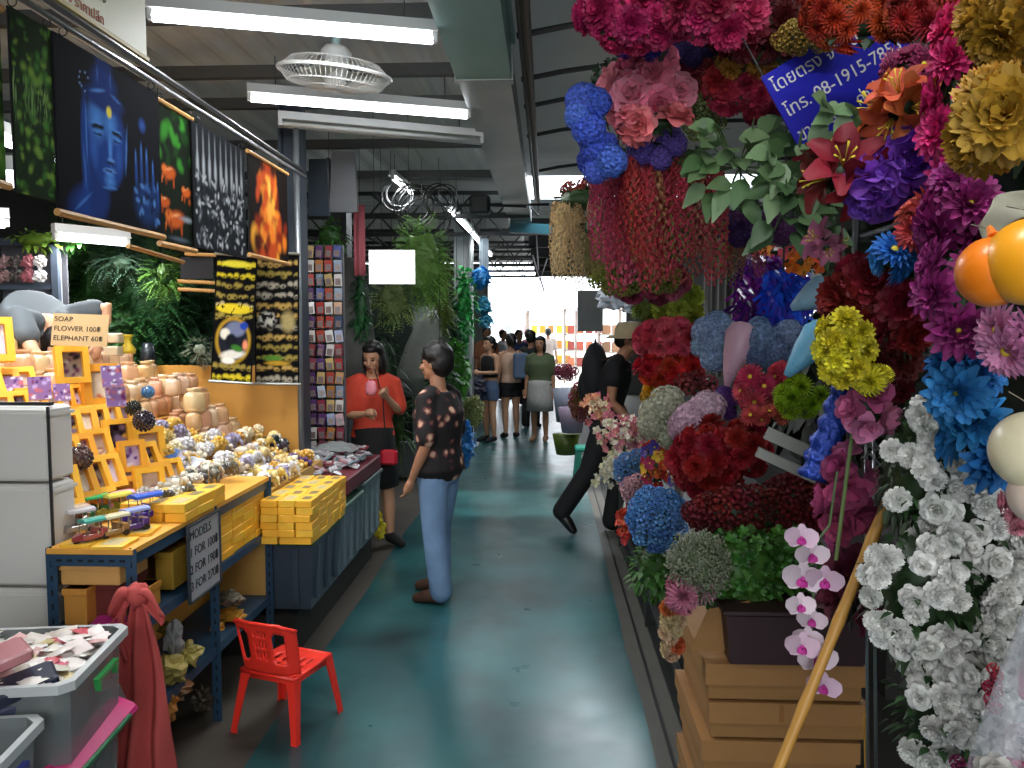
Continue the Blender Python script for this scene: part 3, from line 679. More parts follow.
pk = MB(); pk.grid(lambda u, v: Vector(((u - .5) * .075, (v - .5) * .05, .008 * math.sin(u * 3.14) * math.sin(v * 3.14) + .0025 * math.sin(u * 19) * math.sin(v * 13))), 10, 7); PK = pk.mesh('packet', PAINTED, True)
PCN = {'#e8e2da': 'white', '#ded4cc': 'greyish white', '#f0ebe6': 'bright white', '#d9cfc0': 'cream', '#e8d9d4': 'pinkish white', '#d8a8a4': 'dusty pink', '#c8b47a': 'straw yellow', '#c9485a': 'rose red'}
for i in range(210):
    x = rnd.uniform(-.205, .205); y = rnd.uniform(-.175, .175); pc = rnd.choice(list(PCN)[:5] * 3 + list(PCN)[5:]); q = Matrix.Rotation(R(9), 3, 'Z') @ Vector((x, y, 0))
    o = put('small_packet', PK, None, (-1.52 + q.x, 2.13 + q.y, .745 + rnd.random() * .035), (rnd.uniform(-.35, .35), rnd.uniform(-.35, .35), rnd.random() * 6), 1, pc)
    tag(o, 'small %s packet heaped in the green latched storage box' % PCN[pc], 'packet', '%s packets in the green latched box' % PCN[pc])
MB().box((0, 0, 0), (.44, .36, .05)).build('packet_fill', mat('#cfc8c0', .6, var=.3, scale=40), loc=(-1.52, 2.13, .715), rot=(0, 0, R(9))); tag(bpy.data.objects['packet_fill'], 'layer of packets packed below the top ones in the storage box', 'packets', kind='stuff')
for i, (px, py, r_, c) in enumerate(((14, 688, 20, '#2a2f42'), (8, 704, 14, '#4a5068'), (-14, 664, 30, '#b8787c'))):
    tag(MB().rbox((0, 0, 0), (.2, .1, .035), .008).build('case_pack', mat(c, .25), loc=P(px, py, 1.98), rot=(R(8), R(-10), R(r_ + 20))), ('dark flat case pack lying on the storage box rim', 'blue grey flat case pack below the dark one', 'pink flat case pack behind the dark one')[i], 'packet')
m = MB(); m.rbox((0, 0, 0), (.09, .55, .03), .012); o = m.build('lid_panel', mat('#d0307a', .4), loc=P(84, 748, 2.1), rot=(0, R(24), R(6))); o.name = 'pink_plastic_tray'; tag(o, 'bright pink plastic tray leaning beside the storage box', 'tray')
m = MB(); m.rbox((0, 0, 0), (.012, .5, .02), .004); tag(m.build('green_plastic_tray', mat('#1f7a4c', .4), loc=P(92, 760, 2.05), rot=(0, R(24), R(6))), 'green plastic tray edge in front of the pink tray', 'tray')
carton('white_carton', (-1.48, 2.56, .43), (.1, .1, .16), '#b0b0ac', 'grey white carton between the storage box and the rack leg', lid=False)

# ------------------------------------------------ red child's chair
ch = thing('plastic_chair', 'red plastic child chair standing alone at the edge of the aisle', 'chair', (-1.115, 3.31, 0), (0, 0, R(-19)))
RED = mat('#ff3a2c', .35, var=.04)
# local frame: +y is the way the chair faces
sw = .135
m = MB()                                   # seat with slots: a slightly dished slab built of strips
def seatp(u, v): return Vector(((u - .5) * 2 * (sw - .008 * v), -.13 + .27 * v, .268 - .012 * math.sin(u * 3.14) * math.sin(v * 3.14)))
nu, nv = 19, 16; vs = [seatp(i / nu, j / nv) for j in range(nv + 1) for i in range(nu + 1)]; fs = []
for j in range(nv):
    for i in range(nu):
        if 3 <= i <= 15 and i % 3 == 0 and 4 <= j <= 12 and j % 4 != 0: continue
        fs.append((j * (nu + 1) + i, j * (nu + 1) + i + 1, (j + 1) * (nu + 1) + i + 1, (j + 1) * (nu + 1) + i))
m.add(vs, fs); o = m.build('seat', RED, ch, True); s = o.modifiers.new('s', 'SOLIDIFY'); s.thickness = .007
m = MB()
for a, b in (((-sw, -.13), (sw, -.13)), ((sw, -.13), (sw - .008, .14)), ((sw - .008, .14), (-sw + .008, .14)), ((-sw + .008, .14), (-sw, -.13))):
    m.tube([(a[0], a[1], .262), (b[0], b[1], .262)], .009, 6)
m.merge(MB().loft([[Vector((x * k, y * k2, z)) for x, y in ((-sw, -.13), (sw, -.13), (sw, .14), (-sw, .14))] for k, k2, z in ((1.01, 1.01, .265), (.98, .98, .235))], cap=False)); o = m.build('seat_rim', RED, ch, True)
def leg(sx, y, dy):                        # L-section flaring leg
    a = MB(); 
    def ringl(z, k, ox, oy):
        w = .034 * k; t = .007; s_ = sx; q = 1 if y > 0 else -1
        pts = [(0, 0), (-s_ * w, 0), (-s_ * w, -q * t), (-s_ * t, -q * t), (-s_ * t, -q * w), (0, -q * w)]
        return [Vector((sx * sw + ox + p[0], y + oy + p[1], z)) for p in pts]
    rs = [ringl(.262, 1.35, 0, 0), ringl(.18, 1.05, sx * .01, dy * .3), ringl(.02, .8, sx * .03, dy), ringl(0, .85, sx * .032, dy * 1.05)]
    if (sx > 0) == (y > 0): rs = [r[::-1] for r in rs]
    a.loft(rs); return a
for sx in (-1, 1):
    leg(sx, -.13, -.035).build('leg', RED, ch); leg(sx, .14, .03).build('leg', RED, ch)
# curved back with two openings and slots
m = MB(); nu, nv = 36, 18
def backp(u, v):
    a = (u - .5) * 2; hw = .143 + .012 * v; lowered = .03 * max(0, abs(a) - .7) / .3 * v
    return Vector((hw * a, -.13 - .045 * v - .02 * (1 - a * a) + .075 * max(0, abs(a) - .75) * 2, .275 + v * (.225 - lowered)))
vs = [backp(i / nu, j / nv) for j in range(nv + 1) for i in range(nu + 1)]; fs = []
for j in range(nv):
    for i in range(nu):
        u = (i + .5) / nu; v = (j + .5) / nv
        if (.1 < u < .3 or .7 < u < .9) and .2 + 0 < v < .86 and not (abs(abs(u - .5) - .3) > .085 and (v > .76 or v < .3)): continue
        if j < 3 and (.04 < u < .34 or .66 < u < .96) and False: continue
        if i in (15, 17, 19, 21) and (5 <= j <= 7 or 9 <= j <= 11 or 13 <= j <= 14): continue
        fs.append((j * (nu + 1) + i, j * (nu + 1) + i + 1, (j + 1) * (nu + 1) + i + 1, (j + 1) * (nu + 1) + i))
m.add(vs, fs); o = backr = m.build('backrest', RED, ch, True); s = o.modifiers.new('s', 'SOLIDIFY'); s.thickness = .008
m = MB(); m.tube([backp(i / 24, 1) for i in range(25)], .008, 6); m.build('back_rim', RED, backr, True)
# ---------------------------------------------------------------- hanging paintings along the rail
WOOD = mat('#b98a4e', .5, var=.2)
m = MB(); m.tube([(-1.5, .9, 2.635), (-1.5, 4.98, 2.635)], .011, 8); rail = m.build('hanging_rail', mat('#8b8d90', .3, metal=.8), smooth=True)
tag(rail, 'thin steel rail from which the painted cloths hang', 'rail')
m = MB(); m.tube([(-1.52, .9, 2.69), (-1.52, 3.2, 2.69), (-1.53, 5.0, 2.68)], .014, 6); tag(m.build('black_cable', DK), 'black cable running along the rail above the paintings', 'cable')
def hanging_cloth(y0, y1, z0, z1, mesh_fn, name, label, x=-1.5, top=True, bot=True, rz=90):
    t = thing(name, label, 'painting', (x, (y0 + y1) / 2, (z0 + z1) / 2), (0, 0, R(rz))); w = y1 - y0; h = z1 - z0
    pc_ = put('painted_cloth', mesh_fn(w, h), t)
    MB().box((0, .006, 0), (w, .004, h)).build('cloth_backing', mat('#101014', .9), pc_)
    if top: MB().tube([(-w / 2 - .01, 0, h / 2), (w / 2 + .01, 0, h / 2)], .011, 8).build('top_rod', WOOD, t)
    if bot: MB().tube([(-w / 2 - .012, 0, -h / 2), (w / 2 + .012, 0, -h / 2)], .012, 8).build('bottom_rod', WOOD, t)
    for s_ in (-1, 1): MB().ring((s_ * w * .42, 0, h / 2 + .015), .013, .002, (1, 0, 0), 12, 4).build('hook', DK, t)
    return t
def buddha(w, h):
    f = '#1a3b80'; l = '#4a82cc'; d = '#050a18'; B = []
    B += [(.42, .98, .10, .16, 0, '#13275a', .5), (.42, .86, .15, .10, 0, '#16306e', .5)]
    B += [(.25, .1, .22, .12, 20, '#1c3a80', .6), (.33, .2, .13, .2, 0, '#16306e', .5)]
    B += [(.235, .42, .045, .30, 0, f, .35), (.22, .12, .035, .12, 0, f, .4)]
    B += [(.43, .52, .21, .25, 0, f, .25), (.44, .38, .15, .15, 0, f, .3), (.34, .62, .10, .14, 0, l, .9), (.47, .62, .08, .12, 0, l, .9), (.45, .27, .07, .05, 0, l, .9)]
    B += [(.42, .76, .22, .07, 0, '#162c66', .4), (.35, .58, .07, .018, 8, d, .3), (.53, .58, .06, .018, -8, d, .3), (.35, .545, .06, .025, 5, l, .6), (.53, .545, .055, .025, -5, l, .6), (.35, .535, .055, .008, 5, d, .3), (.53, .535, .05, .008, -5, d, .3),
          (.46, .47, .025, .1, 0, l, .7), (.465, .40, .045, .02, 0, '#5a88d0', .6), (.46, .385, .05, .008, 0, d, .4), (.45, .335, .08, .018, 6, '#5a88d0', .5), (.45, .335, .075, .005, 6, d, .3), (.45, .31, .055, .012, 0, l, .6),
          (.31, .44, .05, .12, 0, '#2f5aa8', .9), (.54, .44, .045, .1, 0, '#2a519c', .9), (.46, .70, .03, .035, 0, '#e0cf4a', .4)] + [(.245, .52, .008, .17, 0, '#4a7cc4', .6), (.225, .30, .008, .14, 4, '#3f6cb4', .6), (.62, .5, .010, .16, -6, '#4a7cc4', .7), (.36, .80, .09, .012, 15, '#4a7cc4', .6), (.53, .80, .07, .010, -15, '#3f6cb4', .6), (.36, .90, .008, .06, 0, '#3560a8', .6), (.48, .90, .008, .06, 0, '#3560a8', .6), (.20, .10, .12, .012, 35, '#3f6cb4', .7), (.45, .23, .09, .008, 6, '#4a7cc4', .6), (.34, .60, .075, .008, 6, '#4f86cc', .5), (.53, .60, .065, .008, -6, '#4f86cc', .5)]
    B += [(.80, .72, .05, .05, 0, '#2c4c94', .8)]
    for i, (x, y, l_) in enumerate(((.72, .40, .13), (.78, .43, .16), (.84, .42, .15), (.91, .37, .13), (.96, .27, .1))): B += [(x, y, .02, l_, 0, '#1f3f7c', .6), (x, y + l_ * .7, .008, l_ * .4, 0, '#4470b4', .6)]
    r0 = random.Random(3)
    B += [(.83, .2, .17, .15, 0, '#16305f', .5)]
    for i in range(26): B.append((.83 + r0.uniform(-.13, .13), .2 + r0.uniform(-.12, .12), .03, .018, r0.random() * 180, r0.choice(('#2f5590', '#4a74b0', '#0c1a3a')), .5))
    for i in range(10): B.append((.2 + r0.uniform(-.03, .08), .82 + r0.uniform(-.08, .05), .006, .006, 0, '#8ab0e8', .5))
    return painting_mesh(w, h, 110, 90, '#07080f', B)
def forest(w, h):
    r0 = random.Random(5); B = []
    for i in range(110): B.append((r0.random(), r0.random() * 1.0, .05 + r0.random() * .08, .03 + r0.random() * .1, r0.uniform(-40, 40), r0.choice(('#2c4c1c', '#4a7a2c', '#6c9038', '#1c3212', '#386a2c')), .7))
    for i in range(18): x = r0.random(); B.append((x, .55, .012, .3 + r0.random() * .25, r0.uniform(-12, 12), r0.choice(('#5d8044', '#7a9a5c')), .5))
    return painting_mesh(w, h, 40, 60, '#1a2a14', B)
def elephants(w, h):
    r0 = random.Random(8); B = []
    for i in range(40): B.append((r0.random(), .55 + r0.random() * .7, .08 + r0.random() * .15, .05 + r0.random() * .08, r0.random() * 180, r0.choice(('#12300f', '#245c1a', '#2c7020', '#0b1a0a')), .6))
    for x, y, s_ in ((.3, .52, 1), (.45, .2, 1.4), (.15, .3, .8), (.8, .42, .7)):
        B += [(x, y * 1.3 / 1.3, .22 * s_, .10 * s_, 10, '#b5501c', .4), (x - .14 * s_, y + .02, .09 * s_, .07 * s_, 0, '#d06a2a', .5), (x - .1 * s_, y - .05, .03, .09 * s_, 10, '#8a3a14', .4), (x + .12 * s_, y - .06, .035, .09 * s_, 0, '#9a4416', .4), (x - .2 * s_, y - .05, .02, .08 * s_, -15, '#c8622a', .4), (x, y + .03, .12 * s_, .02 * s_, 10, '#e8a06a', .8)]
    B += [(.8, .22, .3, .05, 0, '#7f8790', .7), (.55, .06, .4, .04, 0, '#4c5560', .7)]
    return painting_mesh(w, h, 44, 70, '#0c1409', B)
def temple(w, h):
    r0 = random.Random(9); B = []
    for i in range(9): x = .08 + i * .105; B += [(x, .8, .018, .2, 0, '#62666a', .6), (x, .66, .035, .14, 0, '#85898d', .7)]
    for q in range(230): x = r0.uniform(.04, .96); y = r0.uniform(.03, .62); B += [(x, y, r0.uniform(.02, .05), r0.uniform(.012, .03), r0.random() * 180, r0.choice(('#8a8e92', '#a2a5a8', '#4c5056', '#1a1c20', '#24272c')), .6)]
    return painting_mesh(w, h, 80, 90, '#14161a', B)
def flame(w, h):
    r0 = random.Random(4); B = []
    for i in range(120): y = r0.random(); B.append((.5 + r0.gauss(0, .26) * (1.15 - y), y, .06 + r0.random() * .07, .05 + r0.random() * .1, r0.uniform(-25, 25), r0.choice(('#b8451a', '#e07a24', '#7a2410', '#f0a838', '#3a120a')), .6))
    B += [(.5, .5, .1, .14, 0, '#e8a040', .6), (.5, .75, .05, .12, 0, '#f0b850', .6)]
    return painting_mesh(w, h, 44, 70, '#120a08', B)
hanging_cloth(1.75, 2.22, 2.10, 2.585, forest, 'painted_cloth_hanging', 'dark cloth painting cut by the left edge of the picture', x=-1.52)
hanging_cloth(2.24, 2.425, 2.085, 2.60, forest, 'painted_cloth_hanging', 'green bamboo painting on cloth left of the blue face painting', x=-1.505, bot=False, top=False)
hanging_cloth(2.43, 3.09, 2.055, 2.60, buddha, 'painted_cloth_hanging', 'black cloth painted with a blue serene face and raised hand', top=False)
hanging_cloth(3.10, 3.40, 2.03, 2.585, elephants, 'painted_cloth_hanging', 'cloth painted with orange elephants in green jungle', x=-1.512)
hanging_cloth(3.38, 3.97, 2.045, 2.575, temple, 'painted_cloth_hanging', 'black cloth painted with silver grey temple figures', bot=False, top=False)
hanging_cloth(4.02, 4.62, 2.07, 2.585, flame, 'painted_cloth_hanging', 'black cloth painted with an orange seated figure in flames')
# rods of the second row and two small clips made to glow as bright dots
for i, (a, b, Y0, Y1) in enumerate((((128, 246), (183, 262), 3.5, 4.1), ((165, 236), (186, 244), 3.9, 4.2), ((178, 281), (215, 283), 4.7, 4.75), ((178, 289), (215, 291), 4.7, 4.75), ((185, 254), (236, 256), 4.72, 4.76))):
    tag(MB().tube([P(*a, Y0), P(*b, Y1)], .011, 8).build('cloth_rod', WOOD), ('wooden rod under the elephant painting', 'short wooden rod above the ferns', 'upper wooden rod left of the gilt banners', 'lower wooden rod left of the gilt banners', 'wooden rod under the silver painting')[i], 'rod')
p = P(197, 268, 4.78); tag(MB().box((0, 0, 0), (.2, .006, .13)).build('dark_cloth', mat('#17161a', .8), loc=p), 'small dark cloth left of the gilt banners', 'cloth')
p = P(200, 262, 3.9)
for i, x in enumerate((190, 238)): tag(MB().ell((0, 0, 0), (.012, .012, .022)).build('glowing_clip', mat('#ffffff', emit=9, var=0), None, True, loc=P(x, 245, 4.0)), ('small glowing clip at the left lower corner of the silver painting', 'small glowing clip at the right lower corner of the silver painting')[i], 'lamp')
# gilt banners
def gilt(seed, arch):
    def fn(w, h):
        r0 = random.Random(seed); B = []; asp = h / w
        for row in range(12):
            y = .04 + row * .08
            if arch and .15 < y < .5: continue
            n_ = 7; c = r0.choice(('#c9b82c', '#b8a878', '#c8c2a4', '#8f7f3c') if arch else ('#9a9484', '#a88a4c', '#7a766a', '#8a7a3c'))
            for i in range(n_): B.append(((i + .5) / n_ + r0.uniform(-.03, .03), y + r0.uniform(-.01, .01), .075 + r0.random() * .04, .05 + r0.random() * .06, r0.uniform(-30, 30), c, .5)); B.append(((i + .5) / n_, y - .012, .04, .03, 0, '#0c0c0c', .5))
        if arch: B += [(.5, .58, .5, .14, 0, '#d8c02c', .2), (.5, .93, .42, .1, 0, '#d8cc3c', .3)] + [(r0.random(), .58 + r0.uniform(-.03, .03), .05, .02, r0.random() * 90, '#2a240c', .4) for _ in range(14)] + [(.5, .33, .46, .62, 0, '#b8922c', .15), (.5, .33, .4, .55, 0, '#1d2028', .15), (.55, .42, .28, .22, 0, '#6b7290', .3), (.75, .45, .12, .12, 0, '#20409c', .4), (.3, .38, .14, .16, 0, '#d8d4c4', .3), (.45, .33, .16, .2, 0, '#191a20', .3), (.5, .22, .36, .14, 10, '#d8d6cc', .4), (.6, .27, .18, .1, -20, '#38702c', .4), (.8, .3, .08, .16, 0, '#e08a6a', .5), (.4, .17, .2, .1, 0, '#e8e4d8', .4)]
        else: B += [(.28, .5, .24, .2, 0, '#b8b6ac', .4), (.75, .48, .2, .3, 0, '#9a8a5c', .5)] + [(.28 + r0.uniform(-.2, .2), .5 + r0.uniform(-.08, .08), .04, .06, r0.random() * 90, '#141414', .4) for _ in range(24)] + [(.4, .2, .3, .08, 0, '#4c7a2c', .5), (.5, .16, .34, .06, 0, '#b08a2c', .4)]
        for s_ in (0, 1): B.append((s_, .5, .05, 3, 0, '#0a0a0a', .2))
        return painting_mesh(w, h, 44, 110, '#0b0b0d', B, seed, grain=.1)
    return fn
g1 = hanging_cloth(0, .24, 0, .76, gilt(2, True), 'gilt_banner', 'black banner with yellow gilt arch and lion pattern, hung askew', bot=False, top=False)
g1.location = P(234, 319, 4.72); g1.rotation_euler = (0, R(4), R(6))
g2 = hanging_cloth(0, .27, 0, .80, gilt(6, False), 'gilt_banner', 'black banner with silver and green gilt pattern beside the steel pole', bot=False, top=False)
g2.location = P(277, 319, 4.86); g2.rotation_euler = (0, R(1), R(4))
for g, w, h in ((g1, .24, .76), (g2, .27, .8)):
    for s_ in (-1, 1): MB().tube([(-w / 2 - .01, 0, s_ * h / 2), (w / 2 + .01, 0, s_ * h / 2)], .009, 8).build('rod', mat('#8e9088', .35, metal=.6), g)
# white notice above the rail
WS = mat('#d6d3b4', .5, var=.06)
ws = sign_board('notice_board', 'pale notice board with grey writing above the rail at the top left', 'sign', (-1.30, 2.33, 2.80), (0, 0, R(90)), .56, .46, WS, ['ข้อมูล สินค้า ราคา', 'ข้อมูล สินค้า ราคา', 'ของที่ระลึก สบู่', 'ดอกไม้ กรอบรูป', 'ส่งทั่วไป', 'ขายปลีก ขายส่ง'], mat('#5b6048', .8), .05, leading=1.3)
me = text_mesh('ราคาส่ง ราคาปลีก', .04, mat('#b0604c', .7)); put('lettering', me, ws, (-.25, -.0006, -.215), (R(90), 0, 0))
MB().box((0, 0, -.23), (.57, .012, .012)).build('bottom_edge', mat('#b5a25c', .5), ws)
# plywood partition and steel pole
p0 = P(170, 400, 5.06); p1 = P(301, 400, 5.06)
o = MB().box2((-2.7, 5.05, .05), (p1.x, 5.075, 1.46)).build('plywood_partition', mat('#c68f3f', .55, var=.12, scale=3)); tag(o, 'orange plywood partition behind the soaps', 'partition')
m = MB(); m.tube([(0, 0, 0), (0, 0, 3.0)], .018, 10); o = m.build('steel_pole', mat('#7d8286', .35, metal=.6), None, True, loc=(p1.x + .01, 5.02, 0)); tag(o, 'slim steel pole at the right edge of the plywood', 'pole')
# dark frame and shelf at the far left, seated vendor's rack
sh = thing('trinket_shelf', 'dark blue framed shelf with bags behind the seated vendor', 'shelf', P(25, 290, 4.6)); FRM = mat('#39424f', .5)
MB().box((0, 0, .28), (.40, .03, .04)).build('top_bar', FRM, sh)
for s_ in (-1, 1): MB().box((s_ * .19, 0, -.1), (.04, .03, .75)).build('post', FRM, sh)
MB().box((0, .02, .02), (.38, .02, .03)).build('shelf_bar', FRM, sh)
MB().box((0, .1, .0), (.4, .01, .6)).build('back_panel', mat('#4a4a50', .8), sh)
for i in range(8): crumple('small_bag', P(4 + (i % 4) * 12, 262 + (i // 4) * 14, 4.56), (.07, .05, .07), ('#7a5f5c', '#bdb9b6', '#8a4a50', '#39322f')[(i * 3) % 4], 'small patterned bag on the dark shelf behind the vendor', i, 'small bags on the dark shelf')
tag(MB().box((0, 0, 0), (.05, .04, .9)).build('white_post', mat('#a9acb2', .5), loc=P(60, 320, 4.7)), 'pale post right of the dark trinket shelf', 'post')

# ---------------------------------------------------------------- leaves and plants
def leaf_shape(mb, base, d, up, L, w, fold=.15, droop=.3, n=4):
    d = d.normalized(); s_ = d.cross(up)
    if s_.length < .05: s_ = d.orthogonal()
    s_.normalize(); nrm = s_.cross(d); vs = []; 
    for i in range(n + 1):
        t = i / n; c = base + d * L * t - Vector((0, 0, 1)) * droop * L * t * t; ww = w * math.sin(math.pi * min(.97, t ** .75 * .97 + .03)); 
        vs += [c - s_ * ww + nrm * fold * ww, c, c + s_ * ww + nrm * fold * ww]
    mb.add(vs, [(i * 3 + k, i * 3 + k + 1, i * 3 + k + 4, i * 3 + k + 3) for i in range(n) for k in range(2)])
def rdir(r0): 
    z = r0.uniform(-1, 1); a = r0.random() * 6.283; q = math.sqrt(1 - z * z); return Vector((q * math.cos(a), q * math.sin(a), z))
def foliage_mesh(seed, n, L, w, r, kind='leaf', core=.7):   # ball of leaves of radius 1 scaled by r
    r0 = random.Random(seed); m = MB()
    for i in range(n):
        d = rdir(r0); base = Vector((d.x * r[0], d.y * r[1], d.z * r[2])) * r0.uniform(.5, .95); dd = (d + rdir(r0) * .6 + Vector((0, 0, -.1))).normalized()
        if kind == 'leaf': leaf_shape(m, base, dd, Vector((0, 0, 1)), L * r0.uniform(.7, 1.2), w, droop=.4)
        elif kind == 'fern':
            for k in range(6):
                b = base + dd * L * k / 6 - Vector((0, 0, L * .3 * (k / 6) ** 2)); sd = dd.cross(Vector((0, 0, 1))).normalized()
                for s_ in (-1, 1): leaf_shape(m, b, (dd * .6 + sd * s_), Vector((0, 0, 1)), w * (1.1 - k / 8), w * .22, n=2)
        elif kind == 'blade': leaf_shape(m, base * .4, (d + Vector((0, 0, .8))).normalized(), Vector((0, 0, 1)), L, w, droop=.5)
        elif kind == 'spray':
            m.tube([base * .5, base], .0015, 3, False)
            for k in range(7): m.ell(base + rdir(r0) * L, w, 4, 3)
    if core: m.ell((0, 0, 0), (r[0] * core, r[1] * core, r[2] * core), 14, 10, noise_=.3, seed=seed)
    return m.mesh('foliage', LEAF, kind == 'leaf')
FO = {}
def foliage(kind, seed, n, L, w, r, core=.8):
    k = (kind, seed, n, L, w, tuple(r), core)
    if k not in FO: FO[k] = foliage_mesh(seed, n, L, w, r, kind, core)
    return FO[k]
def bush(name, label, loc, r, col, kind='leaf', n=160, L=.09, w=.02, seed=1, cat='plant', group=None, core=.62, stem=True):
    t = thing(name, label, cat, loc, group=group); put('foliage', foliage(kind, seed, n, L, w, r, core), t, color=col)
    if name.startswith('hanging') or name == 'flower_ball': MB().tube([(0, 0, 0), (0, 0, 3.25 - loc[2])], .0025, 4).build('hanging_cord', DK, t)
    elif stem: MB().tube([(0, 0, 0), (0, 0, -r[2] * 1.15)], .01, 6).build('stem', mat('#4a4428', .7), t)
    return t
bl = (('#3a6a30', 80, 262, 5.8, .36, 'dark fern bush behind the lit tube lamp'), ('#335c34', 130, 250, 6.2, .34, 'tall dark fern bush in the middle of the left plant wall'), ('#4a8040', 105, 292, 5.6, .30, 'mid green fern bush above the cream boxes'),
      ('#3c6e42', 150, 300, 5.5, .32, 'bluish green fern bush over the top row of soaps'), ('#284c2c', 195, 290, 6.0, .32, 'very dark fern bush left of the gilt banners'), ('#2c5430', 175, 335, 5.7, .28, 'dark low fern bush by the plywood'),
      ('#44763c', 120, 335, 5.4, .26, 'green fern bush low above the wrapped soaps'), ('#20402a', 215, 330, 6.1, .3, 'black green bush behind the tilted gilt banner'), ('#44703a', 40, 300, 6.0, .3, 'green bush behind the trinket shelf'))
for i, (c, px, py, Y, r_, lab) in enumerate(bl): bush('artificial_fern', lab, P(px, py, Y), (r_, r_ * .8, r_ * 1.15), c, 'fern', 300, .13, .045, i % 4, group=None)
bush('hanging_fern', 'light green ferny bunch hanging above the plywood, left of the banners', P(163, 272, 5.0), (.10, .09, .15), '#5f8a3a', 'fern', 110, .09, .03, 7, core=.35)
bush('hanging_fern', 'grey green ferny bunch hanging beside the light green one', P(120, 262, 5.1), (.20, .12, .13), '#4a6650', 'fern', 160, .09, .03, 8, core=.35)
bush('flowering_vine', 'yellow flowered green vine along the top of the trinket shelf', P(38, 240, 4.6), (.2, .08, .06), '#6a8a2a', 'leaf', 90, .04, .014, 9)
bush('flowering_vine', 'bright green vine with orange flowers above the trinket shelf', P(68, 240, 4.7), (.13, .08, .06), '#3f7a2c', 'leaf', 90, .04, .014, 10)
bush('grey_grass_bunch', 'pale grey green bunch in a black vase at the left end of the plywood', P(200, 350, 4.97), (.10, .06, .09), '#8a9580', 'fern', 120, .05, .015, 11, core=.4)
m = MB(); m.tube([(0, 0, -.1), (0, 0, -.06), (0, 0, 0), (0, 0, .06)], [.03, .05, .045, .03], 12); tag(m.build('dark_vase', mat('#1e2328', .25), None, True, loc=P(148, 352, 5.0)), 'dark vase standing among ferns behind the soaps', 'vase')

# hanging packets rack
rk2 = thing('keychain_rack', 'tall wire rack full of small hanging packets beside the steel pole', 'rack', P(323, 460, 5.7)); z0 = P(323, 460, 5.7).z; z1 = P(323, 245, 5.7).z
m = MB()
for i in range(5): m.tube([(-.15 + i * .075, .02, 0), (-.15 + i * .075, .02, z1 - z0)], .003, 4)
for i in range(14): m.tube([(-.16, .02, (z1 - z0) * i / 13), (.16, .02, (z1 - z0) * i / 13)], .003, 4)
m.build('wire_grid', mat('#8a8c90', .3, metal=.7), rk2)
for s_ in (-1, 1): MB().tube([(s_ * .16, .03, -z0), (s_ * .16, .03, z1 - z0)], .01, 6).build('post', mat('#6a6c70', .4, metal=.6), rk2)
NUM = ('one', 'two', 'three', 'four', 'five', 'six', 'seven', 'eight', 'nine', 'ten', 'eleven', 'twelve', 'thirteen', 'fourteen', 'fifteen')
pkc = ('#a04038', '#c9c4c0', '#4a5a8a', '#b8a06a', '#8a3a48', '#5a3a6a', '#d8d4d0', '#39506a', '#a8703a')
HP = MB().box((0, 0, 0), (.055, .008, .085)).mat(1).box((0, -.006, -.012), (.038, .006, .045)).mesh('hanging_packet', [GLOSSY, mat('#7a6a68', .3, var=.6, scale=80)])
for r_ in range(15):
    for c in range(5):
        x = rk2.location.x - .13 + c * .066; z = z0 + .1 + r_ * (z1 - z0 - .1) / 14.5
        o = put('hanging_packet', HP, None, (x, 5.69 - .02 * rnd.random(), z), (rnd.uniform(-.1, .1), rnd.uniform(-.15, .15), rnd.uniform(-.3, .3)), 1, rnd.choice(pkc)); tag(o, 'small packet on the wire rack, row %s up, %s from the pole' % (NUM[r_], ORD[c]), 'packet', 'packets hanging on the wire rack')
sb = bush('hanging_garland', 'green leaf garland above the packet rack', P(330, 236, 6.0), (.14, .1, .13), '#3f6a2a', 'leaf', 120, .06, .015, 21)
# grey hanging panels by the column
for i, (px, py, Y, w, h, c, lab) in enumerate(((319, 188, 6.0, .16, .42, '#3c4856', 'dark blue grey panel hanging right of the steel column'), (344, 182, 5.9, .2, .44, '#6d6f72', 'folded grey metal sheet hanging from the roof'))):
    tag(MB().loft([[Vector((x * w / 2 * k, y, z * h / 2)) for x, y in ((-1, -.02), (1, -.02), (1, .02), (-1, .02))] for z, k in ((-1, 1), (-.6, 1), (1, .85))]).build('metal_panel', mat(c, .5, metal=.3), loc=P(px, py, Y)), lab, 'panel')
m = MB(); m.grid(lambda u, v: Vector(((u - .5) * .09, .01 * math.sin(u * 9), -v * .55)), 10, 4); o = m.build('pink_ribbon', mat('#b05a62', .7), None, True, loc=P(359, 205, 6.3)); s = o.modifiers.new('s', 'SOLIDIFY'); s.thickness = .003; tag(o, 'faded pink cloth strip hanging from the column', 'ribbon')
# bright lit sign
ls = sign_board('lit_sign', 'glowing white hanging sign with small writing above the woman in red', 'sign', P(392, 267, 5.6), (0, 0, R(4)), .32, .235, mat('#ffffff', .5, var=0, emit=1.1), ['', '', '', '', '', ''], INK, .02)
me = text_mesh('สินค้า\nลดราคา\nทุกชิ้น', .03, mat('#7a7a78', .8)); put('lettering', me, ls, (.06, -.001, .03), (R(90), 0, 0)); 
for s_ in (-1, 1): MB().tube([(s_ * .12, 0, .11), (s_ * .12, 0, 1.05)], .002, 4).build('wire', DK, ls)
